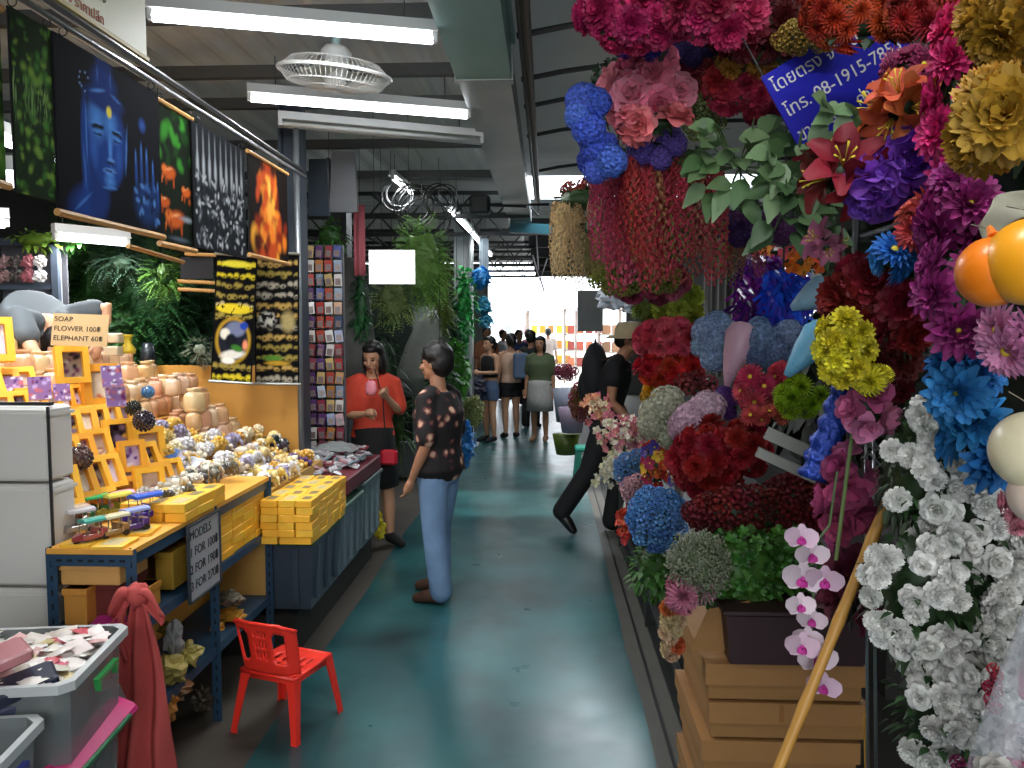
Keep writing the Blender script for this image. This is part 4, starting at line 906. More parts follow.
# hanging masses of green
def drape(name, label, px, py, Y, hw, hh, col, kind='fern', n=150, seed=1, L=.12, w=.04, d=.5):
    p = P(px, py, Y); rx = hw / F * Y; rz = hh / F * Y
    return bush(name, label, p, (rx, max(rx * d, .05), rz), col, kind, n, L, w, seed, group=None)
drape('hanging_fern', 'large light green feathery bunch hanging right of the lit sign', 422, 262, 7.4, 30, 48, '#9cc868', 'fern', 330, 31, .12, .04)
drape('hanging_fern', 'yellow green feathery bunch hanging below the lit sign', 392, 300, 7.1, 22, 26, '#a0b870', 'fern', 170, 32)
drape('hanging_fern', 'olive feathery bunch hanging at the right of the big light green one', 441, 290, 7.9, 13, 42, '#76903c', 'fern', 150, 33)
drape('hanging_garland', 'long dark green leafy garland hanging behind the woman in red', 361, 305, 6.6, 10, 42, '#2f6a3a', 'leaf', 200, 34, .07, .012)
drape('hanging_garland', 'dark green garland hanging between the woman and the man', 383, 375, 6.9, 22, 60, '#28482c', 'leaf', 260, 35, .12, .012)
drape('hanging_garland', 'bright green leafy garland hanging left of the far aisle', 464, 305, 9.3, 11, 45, '#2fa04a', 'leaf', 240, 36, .09, .03)
drape('hanging_garland', 'dark green leafy garland between the feathery bunch and the bright one', 449, 335, 8.6, 13, 45, '#1c4a2a', 'leaf', 220, 37, .1, .03)
drape('hanging_garland', 'bright green leaf bunch beside the dark haired man', 457, 366, 8.0, 13, 28, '#4f9a34', 'leaf', 200, 38, .09, .035)
drape('hanging_garland', 'dark green bunch behind the head of the man in the patterned shirt', 440, 390, 7.4, 16, 45, '#2c5a30', 'leaf', 220, 39, .1, .03)
drape('potted_grass', 'dark grass bunch behind the man in the patterned shirt', 395, 420, 7.0, 16, 40, '#3f5f24', 'blade', 110, 40, .35, .012)
drape('flower_bunch', 'pale yellow green sprays standing before the pale stall', 472, 412, 8.8, 12, 18, '#a8b06a', 'spray', 120, 41, .03, .01)
m = MB(); m.loft([[Vector((math.cos(a) * rx * (1 + .06 * math.sin(a * 9)), math.sin(a) * .12, z)) for a in [2 * math.pi * i / 36 for i in range(36)]] for z, rx in ((-.45, .42), (-.2, .36), (.1, .26), (.35, .14), (.45, .05))])
tag(m.build('grey_plastic_sheet', mat('#7f827c', .5, var=.3, scale=5, bump=.3), None, True, loc=P(430, 355, 8.6)), 'grey plastic sheet draped over stock behind the patterned shirt man', 'sheet')
m = MB(); m.loft([[Vector((math.cos(a) * rx * (1 + .08 * math.sin(a * 7)), math.sin(a) * .1, z)) for a in [2 * math.pi * i / 30 for i in range(30)]] for z, rx in ((-.6, .22), (-.1, .2), (.35, .15), (.6, .06))])
tag(m.build('netting_bundle', mat('#5a5c58', .8, var=.3, scale=20), None, True, loc=P(350, 330, 6.7)), 'grey netting bundle hanging behind the packet rack', 'netting')
m = MB(); m.box((0, 0, 0), (1.6, .1, 2.2)); tag(m.build('dark_stall_back', mat('#1d2a22', .9, var=.3, scale=5), loc=(-2.3, 8.9, 1.3)), 'dark green backing of the plant stall behind the two shoppers', 'panel')
# coiled cables
for i, (px, py, r_) in enumerate(((412, 205, .2), (440, 200, .16), (425, 215, .24), (398, 195, .15))):
    m = MB(); rr = random.Random(i)
    for k in range(4): m.ring((rr.uniform(-.03, .03), rr.uniform(-.03, .03), rr.uniform(-.03, .03)), r_ * rr.uniform(.8, 1.1), .006, (rr.uniform(-.5, .5), -1, rr.uniform(-.4, .4)), 28, 4)
    tag(m.build('cable_coil', DK, loc=P(px, py, 7.6)), 'black cable coil hanging under the roof, %s of four' % ('leftmost but one', 'rightmost', 'lowest and largest', 'leftmost')[i], 'cable')
jb = thing('ceiling_motor', 'black motor with thin arms under the far roof trusses', 'motor', P(480, 205, 8.6)); MB().rbox((0, 0, 0), (.22, .2, .2), .03).build('housing', DK, jb)
for a in range(6): MB().tube([(0, 0, 0), (.75 * math.cos(a * 1.05 + .2), .3 * math.sin(a * 1.05), .06 * math.sin(a))], .014, 5).build('arm', DK, jb)
# table totes and trays further along
def tote(x0, x1, y0, y1, z0, z1, col, rimc, label):
    t = thing('storage_tote', label, 'storage box', ((x0 + x1) / 2, (y0 + y1) / 2, z0)); w = x1 - x0; d = y1 - y0; h = z1 - z0
    m = MB(); m.loft([[Vector((sx * w / 2 * k, sy * d / 2 * k, z)) for sx, sy in ((-1, -1), (1, -1), (1, 1), (-1, 1))] for z, k in ((0, .9), (h, 1))]); 
    for i in range(3):
        m.box((w / 2 * .975, (-.3 + .3 * i) * d, h * .5), (.02, .03, h * .8)); m.box(((-.3 + .3 * i) * w, -d / 2 * .975, h * .5), (.03, .02, h * .8))
    m.build('tub', mat(col, .45, var=.15), t)
    MB().rbox((0, 0, h), (w + .03, d + .03, .03), .008).build('lid', mat(rimc, .4), t); return t
tote(-1.66, -1.2, 3.99, 4.58, .24, .60, '#3c4a58', '#2e5a34', 'dark blue grey tote with green lid under the yellow boxes')
tote(-1.66, -1.22, 4.62, 5.18, .22, .62, '#65777f', '#4a6a58', 'grey ribbed tote in the middle of the three')
tote(-1.66, -1.22, 5.22, 5.78, .22, .66, '#72848a', '#5a6a68', 'grey ribbed tote farthest along the aisle')
tag(MB().box2((-1.7, 3.99, 0), (-1.30, 5.8, .215)).build('tote_platform', mat('#22211e', .8)), 'dark low platform under the grey totes', 'platform')
tag(MB().rbox((0, 0, 0), (.42, .98, .1), .01).build('maroon_tray', mat('#6a2430', .5), loc=(-1.42, 5.26, .73)), 'maroon tray holding packets on the far totes', 'tray')
PK2 = MB().box((0, 0, 0), (.05, .06, .012)).mat(1).box((0, 0, .008), (.03, .035, .008)).mesh('packet', [GLOSSY, mat('#b8b0b4', .25, var=.5, scale=60)])
for i in range(95):
    y = rnd.uniform(4.66, 5.74); x = rnd.uniform(-1.62, -1.25); z = .79 + rnd.random() * .05 + (.03 if x < -1.45 else 0)
    if y < 4.8: z = .70 + rnd.random() * .05
    o = put('trinket_packet', PK2, None, (x, y, z), (rnd.uniform(-.4, .4), rnd.uniform(-.4, .4), rnd.random() * 6), 1, rnd.choice(('#a8acb0', '#c9ccd0', '#7f949a', '#b88a92', '#8a3a48', '#d8dcdc', '#6a7a80')))
    tag(o, 'shiny trinket packet heaped on the far grey totes', 'packet', 'trinket packets heaped on the far totes')
m = MB(); m.grid(lambda u, v: Vector(((u - .5) * .34, (v - .5) * .3, .05 * math.sin(u * 3.1) * math.sin(v * 3.1) + .003 * math.sin(u * 25 + v * 19))), 24, 18); tag(m.build('clear_wrapped_tray', mat('#a0a8a8', .15, alpha=.8, var=.4, scale=50), None, True, loc=(-1.48, 5.5, .86)), 'tray wrapped in clear film before the woman in red', 'tray')
crumple('yellow_bag', P(376, 524, 5.92), (.12, .12, .22), '#c9b62a', 'yellow printed bag hanging from the end of the totes', 91)
# far left aisle: blue flowers, vertical sign, goods on the curb
for i, (px, py, r_, c, lab) in enumerate(((481, 277, 11, '#2f8ad0', 'blue flower ball hanging by the far vertical sign'), (484, 305, 8, '#3f9ab8', 'teal flower ball below the blue one'), (486, 320, 6, '#4aa8c0', 'small teal flower ball lowest of three'))):
    bush('flower_ball', lab, P(px, py, 10.5), (r_ / 800 * 10.5,) * 3, c, 'leaf', 140, .05, .03, 50 + i, 'flower ball', None, .85, False)
tag(MB().box((0, 0, 0), (.13, .03, .42)).build('vertical_sign', mat('#8a98a0', .5), loc=P(484, 254, 11.0)), 'grey narrow hanging sign over the far left stalls', 'sign')
bush('flower_bunch', 'bright blue plastic flowers at knee height behind the patterned shirt man', P(465, 442, 8.6), (.10, .12, .26), '#2f8fd0', 'leaf', 200, .06, .025, 55, core=.85)
for i in range(7):
    Y = 8.8 + i * 1.5; t = tote(-1.75, -1.2, Y, Y + .9, .02, .42 + .1 * (i % 2), ('#6a7070', '#8f9a9a', '#4a5050')[i % 3], '#7a7f80', 'grey goods bin along the far left curb, place %s counting from the nearest' % ('one', 'two', 'three', 'four', 'five', 'six', 'seven')[i])
    bush('potted_plant', '%s leafy plant on the far left goods bin %s' % (('pale', 'green', 'yellowish')[i % 3], ('nearest', 'second', 'third', 'fourth', 'fifth', 'sixth', 'seventh')[i]), (-1.5, Y + .45, .78), (.2, .25, .28), ('#8a9a78', '#5a8a50', '#a8a070')[i % 3], 'leaf', 120, .1, .03, 60 + i % 3)
tag(MB().box((0, 0, 0), (.5, 5.5, 2.0)).build('pale_stall_cabinet', mat('#a5aaa6', .5, var=.2, scale=2), loc=(-1.85, 13.6, 1.0)), 'long pale cabinet stall on the far left of the aisle', 'stall')
# ---------------------------------------------------------------- flower heads (radius 1, facing +z)
def petal(mb, az, L, w, tilt, curl, cup=.0, ruf=0, base=.03, z0=0, nu=3, nv=4, tip=.5, seed=0, fr=9):
    ca, sa = math.cos(az), math.sin(az); vs = []; x = base; z = z0; th = tilt; ds = L / nv
    for j in range(nv + 1):
        t = j / nv; wd = w * math.sin(math.pi * (.1 + .68 * t)) ** .8
        for i in range(nu + 1):
            s = (i / nu - .5) * 2; r_ = ruf * t * math.sin(s * fr + seed * 3 + t * 4); zz = z + cup * s * s * (t * .7 + .3) * w + r_ ; yy = s * wd; xx = x - s ** 4 * L * .2 * t + r_ * .5
            vs.append(Vector((xx * ca - yy * sa, xx * sa + yy * ca, zz)))
        x += ds * math.cos(th); z += ds * math.sin(th); th -= curl / nv
    mb.add(vs, [(j * (nu + 1) + i, j * (nu + 1) + i + 1, (j + 1) * (nu + 1) + i + 1, (j + 1) * (nu + 1) + i) for j in range(nv) for i in range(nu)])
def calyx(mb, r=.22, z=-.2): mb.mat(1); mb.tube([(0, 0, z + .2), (0, 0, z), (0, 0, z - .35)], [r, r * .8, r * .3], 6); mb.mat(0)
def fl(name, mb): return mb.mesh(name, [PETAL, LEAF, CENTRE], True)
CENTRE = mat('#d8c23a', .7)
FLM = {}
m = MB(); r0 = random.Random(1)                                     # carnation: frilly ball
for L_, (n_, tl, le, z) in enumerate(((5, 82, .55, .12), (8, 66, .7, .1), (10, 46, .85, .06), (11, 24, .97, .02), (11, 0, 1.0, -.05), (9, -24, .9, -.1))):
    for i in range(n_): petal(m, 6.283 * (i + .5 * (L_ % 2)) / n_ + r0.uniform(-.15, .15), le, .34, R(tl), R(25), .1, .09, seed=i + L_, nu=6, nv=3, fr=8, z0=z)
calyx(m); FLM['carnation'] = fl('carnation_bloom', m)
m = MB()                                                            # rose: cupped spirals
for L_, (n_, tl, le, w, cu) in enumerate(((3, 88, .5, .26, -20), (4, 84, .58, .36, -10), (5, 74, .68, .44, 10), (5, 58, .82, .52, 35), (6, 36, .95, .56, 55), (6, 12, 1.02, .55, 60))):
    for i in range(n_): petal(m, 6.283 * (i + .37 * L_) / n_, le, w, R(tl), R(cu), .3, .035, base=.05 + .04 * L_, seed=i + L_, nu=6, nv=5, fr=3)
calyx(m); FLM['rose'] = fl('rose_bloom', m)
m = MB()                                                            # chrysanthemum
for L_, (n_, tl, le) in enumerate(((8, 84, .5), (12, 68, .66), (15, 50, .8), (18, 30, .94), (20, 10, 1.0), (18, -12, .98))):
    for i in range(n_): petal(m, 6.283 * (i + .5 * (L_ % 2)) / n_, le, .085, R(tl), R(18), .3, 0, seed=i, nu=2, nv=3)
calyx(m); FLM['mum'] = fl('chrysanthemum_bloom', m)
m = MB()                                                            # gerbera
for L_, (n_, tl, le) in enumerate(((14, 52, .62), (16, 30, .86), (18, 12, 1.0))):
    for i in range(n_): petal(m, 6.283 * (i + .5 * (L_ % 2)) / n_, le, .12, R(tl), R(22), .2, 0, base=.08, seed=i, nu=2, nv=3)
m.mat(2); m.ell((0, 0, .12), (.17, .17, .1), 10, 5); m.mat(0); calyx(m); FLM['gerbera'] = fl('gerbera_bloom', m)
m = MB()                                                            # broad petalled aster
for L_, (n_, tl, le) in enumerate(((8, 76, .55), (11, 56, .75), (13, 34, .92), (14, 12, 1.0))):
    for i in range(n_): petal(m, 6.283 * (i + .5 * (L_ % 2)) / n_, le, .2, R(tl), R(30), .3, .04, base=.06, seed=i, nu=3, nv=3)
m.mat(2); m.ell((0, 0, .1), (.09, .09, .08), 8, 5); m.mat(0); calyx(m); FLM['mumb'] = fl('aster_bloom', m)
m = MB(); r0 = random.Random(9)                                     # hydrangea: dome of four-petalled florets
for i in range(80):
    h = 1 - 1.6 * (i + .5) / 80; q = math.sqrt(max(0, 1 - h * h)); a = i * 2.39996; d = Vector((q * math.cos(a), q * math.sin(a), h)); x = d.orthogonal().normalized(); y = d.cross(x); c = d * (.80 + .14 * r0.random()); sp = i * .7
    for k in range(4):
        b = sp + k * math.pi / 2; u = x * math.cos(b) + y * math.sin(b); v = x * math.cos(b + 1.57) + y * math.sin(b + 1.57)
        m.add([c - d * .03, c + u * .12 + v * .10 + d * .03, c + u * .23 + d * .0, c + u * .12 - v * .10 + d * .03], [(0, 1, 2), (0, 2, 3)])
m.mat(1); m.ell((0, 0, 0), .72, 12, 8, noise_=.2); m.mat(0); calyx(m, .2, -.8); FLM['hydrangea'] = m.mesh('hydrangea_bloom', [PETAL, PETAL, CENTRE])
m = MB()                                                            # lily
for i in range(6): petal(m, 6.283 * i / 6, 1.1, .3 if i % 2 else .24, R(62), R(75), .25, .03, nu=4, nv=6, seed=i, base=.04, z0=-.35)
m.mat(2)
for i in range(6): m.tube([(0, 0, -.2), (.14 * math.cos(i), .14 * math.sin(i), .35), (.24 * math.cos(i), .24 * math.sin(i), .5)], [.012, .012, .03], 4)
m.mat(0); calyx(m, .12, -.5); FLM['lily'] = fl('lily_bloom', m)
m = MB()                                                            # cupped magnolia
for L_, (n_, tl, le) in enumerate(((3, 78, .8), (4, 50, 1.0), (4, 20, 1.1))):
    for i in range(n_): petal(m, 6.283 * (i + .4 * L_) / n_, le, .5, R(tl), R(25), .3, .02, nu=4, nv=4, seed=i)
FLM['magnolia'] = fl('magnolia_bloom', m)
m = MB()                                                            # small five-petalled flower
for i in range(5): petal(m, 6.283 * i / 5, .95, .36, R(25), R(20), .2, 0, nu=2, nv=3, seed=i)
m.mat(2); m.ell((0, 0, .1), .12, 6, 4); m.mat(0); FLM['small'] = fl('small_bloom', m)
m = MB()
for i in range(7): petal(m, i * 2.4, .95, .3, R(55 - i * 8), R(30), .3, 0, nu=2, nv=3, seed=i)
FLM['leaflet'] = m.mesh('leaflet_tuft', [LEAF, LEAF, LEAF], True)
m = MB()                                                            # clustered filler: tight ball of little blooms
for i in range(26):
    h = 1 - 1.5 * (i + .5) / 26; q = math.sqrt(max(0, 1 - h * h)); a = i * 2.39996; d = Vector((q * math.cos(a), q * math.sin(a), h)); M4 = Matrix.Translation(d * .72) @ d.to_track_quat('Z', 'Y').to_matrix().to_4x4() @ Matrix.Scale(.34, 4)
    g = MB()
    for k in range(5): petal(g, 6.283 * k / 5, .9, .42, R(40), R(10), .3, 0, nu=2, nv=2)
    m.merge(g, M4)
calyx(m, .4, -.5); FLM['cluster'] = fl('bloom_cluster', m)
m = MB(); r0 = random.Random(3)                                     # wisteria raceme hanging down, length 1
for i in range(120):
    t = (i + .5) / 120; q = .13 * math.sin(math.pi * min(1, (1 - t) * .75 + .2)) + .02; a = i * 2.39996; c = Vector((q * math.cos(a), q * math.sin(a), -t)); d = Vector((math.cos(a), math.sin(a), -.5)).normalized(); x = d.orthogonal().normalized(); y = d.cross(x); s_ = .05 * (1.1 - t * .5)
    m.add([c - x * s_, c - y * s_ * .7 + d * s_ * .5, c + x * s_ + d * s_ * .2, c + y * s_ * .7 + d * s_ * .6], [(0, 1, 2, 3)])
    m.add([c + d * s_, c + x * s_ * .5 + d * s_ * .3, c - y * s_ + d * s_ * .8, c - x * s_ * .5 + d * s_ * 1.2], [(0, 1, 2, 3)])
m.mat(1); m.tube([(0, 0, .05), (0, 0, -.95)], .008, 4); FLM['raceme'] = m.mesh('wisteria_raceme', [PETAL, LEAF])
# orchid
m = MB()
for a_, L_, w_ in ((90, .85, .32), (215, .85, .3), (325, .85, .3)): petal(m, R(a_), L_, w_, R(12), R(20), .1, nu=4, nv=4)
for a_ in (8, 172): petal(m, R(a_), 1.0, .58, R(16), R(25), .08, .02, nu=5, nv=4)
m.mat(1)
for a_ in (240, 270, 300): petal(m, R(a_), .5, .18, R(50), R(60), .4, nu=3, nv=3)
m.ell((0, -.02, .12), (.12, .14, .12), 8, 6); MAG = mat('#b02a86', .6); ORCH = m.mesh('orchid_bloom', [PETAL, MAG], True)

def sphere_pts(n, seed=0):
    out = []
    for i in range(n):
        h = 1 - 2 * (i + .5) / n; q = math.sqrt(1 - h * h); a = i * 2.39996 + seed; out.append(Vector((q * math.cos(a), q * math.sin(a), h)))
    return out
FACE = Vector((-.55, -.85, .15)).normalized()
def bunch(name, label, px, py, hw, hh, Y, kind, cols, hp, dep=.6, group=None, lcol='#1f3a1c', face=FACE, cut=-.25, cat='flowers', leaves=70, fill=1.0, seed=None, wire=True, spread=.0, core=.78, leafL=None):
    """a bunch of artificial flowers: hw, hh its half size and hp a bloom's radius, as they measure in the photo at distance Y"""
    sd = (seed if seed is not None else int(px * 7 + py)) ; r0 = random.Random(sd); k = Y / F; c = P(px, py, Y); rh = hp * k
    rx, rz = max(hw * k - rh * .5, rh * .5), max(hh * k - rh * .5, rh * .5); ry = max(min(rx, rz) * dep, rh * .6)
    t = thing(name, label, cat, c, group=group)
    area = 4 * math.pi * ((rx * ry) ** 1.6 / 3 + (rx * rz) ** 1.6 / 3 + (ry * rz) ** 1.6 / 3) ** (1 / 1.6)
    n = max(6, min(180, int(area / (rh * rh * 1.35) * fill)))
    me = FLM[kind]
    cnt = 0
    for d in sphere_pts(n, r0.random() * 6):
        d = (d + rdir(r0) * .12).normalized()
        if d.dot(face) < cut or cnt > 98: continue
        pos = Vector((d.x * rx, d.y * ry, d.z * rz)) * r0.uniform(.86, 1.06); nr = Vector((d.x / rx, d.y / ry, d.z / rz)).normalized(); nr = (nr + rdir(r0) * .3 + face * .25).normalized()
        q = nr.to_track_quat('Z', 'Y').to_matrix() @ Matrix.Rotation(r0.random() * 6.28, 3, 'Z')
        put(me.name.split('.')[0], me, t, pos, q, rh * r0.uniform(.85, 1.18), r0.choice(cols)); cnt += 1
    L = leafL or rh * 1.5
    if leaves:
        o = put('leaves', foliage('leaf', sd % 5, leaves, .42, .11, (.98, .98, .98), core), t, color=lcol); o.scale = (rx, ry, rz)
    if wire: MB().tube([(0, 0, 0), (.3 * rx, ry * .8, 0), (.6 * rx, ry * 1.5, .02)], .004, 5).build('stem', mat('#35502a', .6), t)
    return t

# ---------------------------------------------------------------- the flower wall, top
DKR = ['#8f0f22', '#7a0a1c', '#a0182a']; 
bunch('carnation_bunch', 'magenta pink carnations along the top edge, left end of the flower wall', 645, 12, 62, 36, 2.1, 'carnation', ['#c22260', '#a81850', '#d8357a'], 17, seed=1)
bunch('carnation_bunch', 'pink carnations with darker hearts at the top edge by the dark red ones', 722, 8, 50, 34, 2.0, 'carnation', ['#b01c50', '#8f1240', '#c83a70'], 18, seed=2)
bunch('carnation_bunch', 'dark red carnations along the top edge above the blue Thai sign', 765, 18, 56, 46, 2.25, 'carnation', ['#6a0a18', '#7c1020', '#55060f'], 17, seed=3)
bunch('chrysanthemum_bunch', 'small orange chrysanthemums along the top edge, right of the dark red ones', 862, 18, 60, 30, 1.75, 'mum', ['#b8401a', '#a03214', '#c85a24'], 14, seed=4)
bunch('chrysanthemum_bunch', 'rust red chrysanthemums along the top edge beside the gold flowers', 935, 14, 48, 30, 1.65, 'mum', ['#9a2a20', '#7a2018', '#b8402a'], 16, seed=5)
bunch('small_flower_bunch', 'muted yellow small flowers beneath the orange chrysanthemums', 808, 38, 32, 16, 1.95, 'cluster', ['#a88a3a', '#8f6f2a', '#b89a50'], 8, seed=6)
bunch('hydrangea_bunch', 'deep violet hydrangeas under the magenta carnations at the top', 645, 38, 38, 20, 2.35, 'hydrangea', ['#3a2a90', '#2c1f6a', '#4a38a8'], 14, seed=7)
bunch('hydrangea_bunch', 'dark violet hydrangeas under the dark red carnations', 705, 50, 36, 14, 2.5, 'hydrangea', ['#2a1a58', '#38256a'], 12, seed=8)
bunch('rose_bunch', 'bunch of large pink and peach roses high on the left of the flower wall', 650, 95, 44, 44, 2.4, 'rose', ['#e87c92', '#e0687f', '#ee96a8'], 19, seed=9, fill=.9)
bunch('rose_bunch', 'peach and orange roses beneath the large pink ones', 648, 124, 38, 18, 2.3, 'rose', ['#e8957a', '#ec8a78', '#f0b088', '#e67c84'], 16, seed=10, fill=.8)
bunch('rose_bunch', 'coral pink roses behind the large pink bunch', 688, 76, 34, 26, 2.6, 'rose', ['#c04a58', '#b03c50', '#d86a78'], 14, seed=11)
bunch('hydrangea_bunch', 'cornflower blue hydrangeas, upper pair hanging left of the pink roses', 590, 118, 25, 30, 2.35, 'hydrangea', ['#4a6ad8', '#3f5cc8', '#5c7ce0'], 17, seed=12)
bunch('hydrangea_bunch', 'cornflower blue hydrangeas, lower pair above the red wisteria', 606, 158, 27, 22, 2.38, 'hydrangea', ['#4463cc', '#3a55b8', '#5470d8'], 16, seed=13)
bunch('hydrangea_bunch', 'lavender purple hydrangeas below the peach roses', 660, 150, 34, 18, 2.45, 'hydrangea', ['#6a52a8', '#7a62b8', '#584398'], 15, seed=14)
bunch('carnation_bunch', 'coral red carnations left of the blue Thai sign', 747, 88, 44, 26, 2.35, 'carnation', ['#c03048', '#b02840', '#cc4458'], 14, seed=15)
bunch('carnation_bunch', 'yellow centred orange carnations above the coral red ones', 752, 60, 36, 16, 2.3, 'carnation', ['#c88a3a', '#c04a3a', '#c8a050'], 12, seed=16)
bunch('carnation_bunch', 'dark crimson carnations under the coral red ones by the Thai sign', 766, 112, 24, 14, 2.4, 'carnation', ['#8a1a38', '#a02848'], 11, seed=17)
bunch('small_flower_bunch', 'pale green small flowers right of the peach roses', 706, 118, 20, 22, 2.5, 'cluster', ['#8a9a5a', '#a8b478', '#6a7a44'], 9, seed=18)
bunch('fern_filler', 'dark green filler behind the high blue hydrangeas', 612, 84, 20, 24, 2.7, 'leaflet', ['#28402a', '#1c301f'], 8, seed=19, cat='foliage')
# broad leaves
def leaf_spray(label, px, py, Y, hw, hh, col, n, L, w, seed, name='leaf_spray'):
    k = Y / F; r0 = random.Random(seed); t = thing(name, label, 'leaves', P(px, py, Y))
    for i in range(n):
        b = Vector((r0.uniform(-1, 1) * hw * k, r0.uniform(-.5, .5) * hw * k * .5, r0.uniform(-1, 1) * hh * k)) * .75; d = Vector((b.x, -.12 * r0.random(), b.z * .5 - .02)) + rdir(r0) * .05
        m = MB(); leaf_shape(m, Vector((0, 0, 0)), d, Vector((0, -1, .4)), L * k * r0.uniform(.8, 1.15), w * k, .12, .25, 6); o = m.build('leaf', LEAF, t, True, ('#5f7a50', '#6f8a60', col, '#48663c')[i % 4], b)
        MB().tube([(0, .02, 0), b * .5 + Vector((0, .03, 0)), b], .0025, 4).build('stalk', mat('#4a6038', .6), t) if i % 2 == 0 else None
    return t
leaf_spray('grey green broad leaves hanging under the coral carnations', 742, 165, 2.1, 52, 46, '#5a7a4c', 46, 30, 9, 5)
leaf_spray('dark grey green broad leaves hanging left of the red lily', 800, 190, 1.9, 40, 58, '#3f5a38', 42, 32, 10, 6)
leaf_spray('dark leaves in front of the blue Thai sign', 846, 112, 1.55, 26, 22, '#3a5230', 12, 26, 9, 7)
# wisteria
def wisteria(label, px, py, Y, hw, h, cols, n, seed, grp=None):
    k = Y / F; r0 = random.Random(seed); t = thing('wisteria_bunch', label, 'flowers', P(px, py, Y), group=grp)
    for i in range(n):
        x = ((i + .5) / n * 2 - 1) * hw * k + r0.uniform(-.01, .01); o = put('wisteria_raceme', FLM['raceme'], t, (x, r0.uniform(-.09, .09), r0.uniform(-.02, .03)), (r0.uniform(-.08, .08), r0.uniform(-.08, .08), r0.random() * 6), None, r0.choice(cols)); L = h * k * r0.uniform(.6, 1.1); o.scale = (L * .62, L * .62, L)
    o = put('leaves', foliage('leaf', 2, 60, .4, .1, (1, 1, 1), .8), t, (0, 0, .02), color='#33502a'); o.scale = (hw * k, .07, .05)
    MB().tube([(-hw * k, 0, .03), (hw * k, 0, .03)], .005, 5).build('twig', mat('#4a4028', .7), t); return t
wisteria('rose red wisteria racemes at the left of the hanging row', 625, 168, 2.7, 26, 118, ['#d8506c', '#e07088', '#b84260'], 12, 1)
wisteria('crimson wisteria racemes in the middle of the hanging row', 655, 166, 2.5, 30, 108, ['#b83a4c', '#c8605c', '#a8303c', '#a07048'], 14, 2)
wisteria('crimson and green tipped wisteria racemes right of the middle', 690, 170, 2.6, 30, 100, ['#b8424c', '#a8705a', '#a04444', '#8a8a4c'], 14, 3)
wisteria('reddish green wisteria racemes hanging below the broad leaves', 742, 215, 2.9, 18, 60, ['#8a5a44', '#a0503c', '#6a7040'], 8, 4)
wisteria('cream wisteria racemes at the far left of the hanging row', 582, 205, 3.3, 28, 68, ['#d9bc8e', '#d8c49c', '#c8a67a'], 18, 5)
wisteria('olive cream wisteria racemes under the cream ones', 600, 232, 3.2, 20, 52, ['#a89a60', '#b8a878', '#8a8a50'], 8, 6)
bunch('small_flower_bunch', 'yellow green tips below the crimson wisteria', 640, 280, 46, 14, 2.9, 'cluster', ['#8a9040', '#7a8038', '#a89a50'], 8, seed=20)
bunch('trailing_vine', 'thin red flowered vine reaching left over the cream wisteria', 595, 190, 32, 10, 3.4, 'cluster', ['#b84a4a', '#a83a40', '#c86a5c'], 7, seed=21)
bunch('rose_bunch', 'dusky pink small roses under the hanging wisteria row', 648, 282, 42, 20, 3.2, 'rose', ['#a83a60', '#98304f', '#c06a80', '#7a2844'], 9, seed=22)
bunch('hydrangea_bunch', 'purple violet flowers behind the grey green broad leaves', 760, 228, 42, 18, 2.7, 'hydrangea', ['#4a2070', '#5a2a60', '#381858'], 12, seed=23)
# blue sign with Thai writing
bs = sign_board('thai_sign', 'blue sign with white and yellow Thai writing hanging among the top flowers', 'sign', P(848, 84, 2.0), (R(0), R(-31), R(8)), .36, .24, mat('#1a1aa0', .4), ['โดยตรง จำหน่าย', 'โทร. 08-1915-7853', 'ขายปลีก - ค่าส่ง และ..'], mat('#d8d4cc', .5), .044, leading=1.5)
MB().box((0, -.001, -.107), (.34, .001, .004)).build('sign_line', mat('#d8d4cc', .5), bs)
for s_ in (-1, 1): MB().tube([(s_ * .17, .01, .1), (s_ * .17, .01, .6)], .002, 4).build('wire', DK, bs)

# ---------------------------------------------------------------- near right column
bunch('gerbera_garland', 'hot pink gerberas in a column left of the gold flowers', 952, 105, 20, 88, 1.35, 'mumb', ['#d02a70', '#c0205f', '#e04088'], 24, dep=.8, seed=30)
bunch('gerbera_garland', 'hot pink gerberas at the top right under the gold flowers', 985, 60, 22, 60, 1.5, 'mumb', ['#d83a7c', '#c42a68'], 24, seed=31)
bunch('gold_flower_bunch', 'shiny gold flower, the higher of two at the right edge', 1008, 25, 30, 42, 1.05, 'carnation', ['#9a701c', '#ac8226'], 36, seed=32, fill=.6, leaves=0)
bunch('gold_flower_bunch', 'shiny gold ruffled flower at the right edge above the orange balls', 998, 118, 36, 44, 1.0, 'carnation', ['#a87a1e', '#98701a', '#b88c2c'], 40, seed=33, fill=.5, leaves=0)
bunch('rose_bunch', 'violet roses above the coral and blue blooms', 918, 158, 30, 34, 1.5, 'rose', ['#7a3fb8', '#6a32a8', '#8a50c8'], 27, seed=34, fill=.8)
bunch('rose_bunch', 'violet roses left of the higher violet pair, beside the red lily', 880, 186, 24, 24, 1.5, 'rose', ['#7438b0', '#8448c0'], 24, seed=35, fill=.8)
bunch('lily_bunch', 'large dark red lily left of the violet roses', 843, 176, 32, 42, 1.55, 'lily', ['#74101a', '#861620', '#640c14'], 42, seed=36, fill=1.3, leaves=30)
bunch('lily_bunch', 'orange lily under the orange chrysanthemums', 900, 108, 30, 34, 1.5, 'lily', ['#c8562a', '#b8482a', '#d06a3c'], 36, seed=37, fill=1.3, leaves=30)
bunch('small_flower_bunch', 'mauve pink flowers around the orange lily', 915, 72, 34, 28, 1.6, 'gerbera', ['#a8406a', '#8f3058', '#b85a80'], 18, seed=38)
bunch('lily_bunch', 'pink tulip shaped bloom below the red lily', 826, 245, 16, 18, 1.7, 'lily', ['#b86a88', '#a85a78'], 22, seed=39, fill=1, leaves=20)
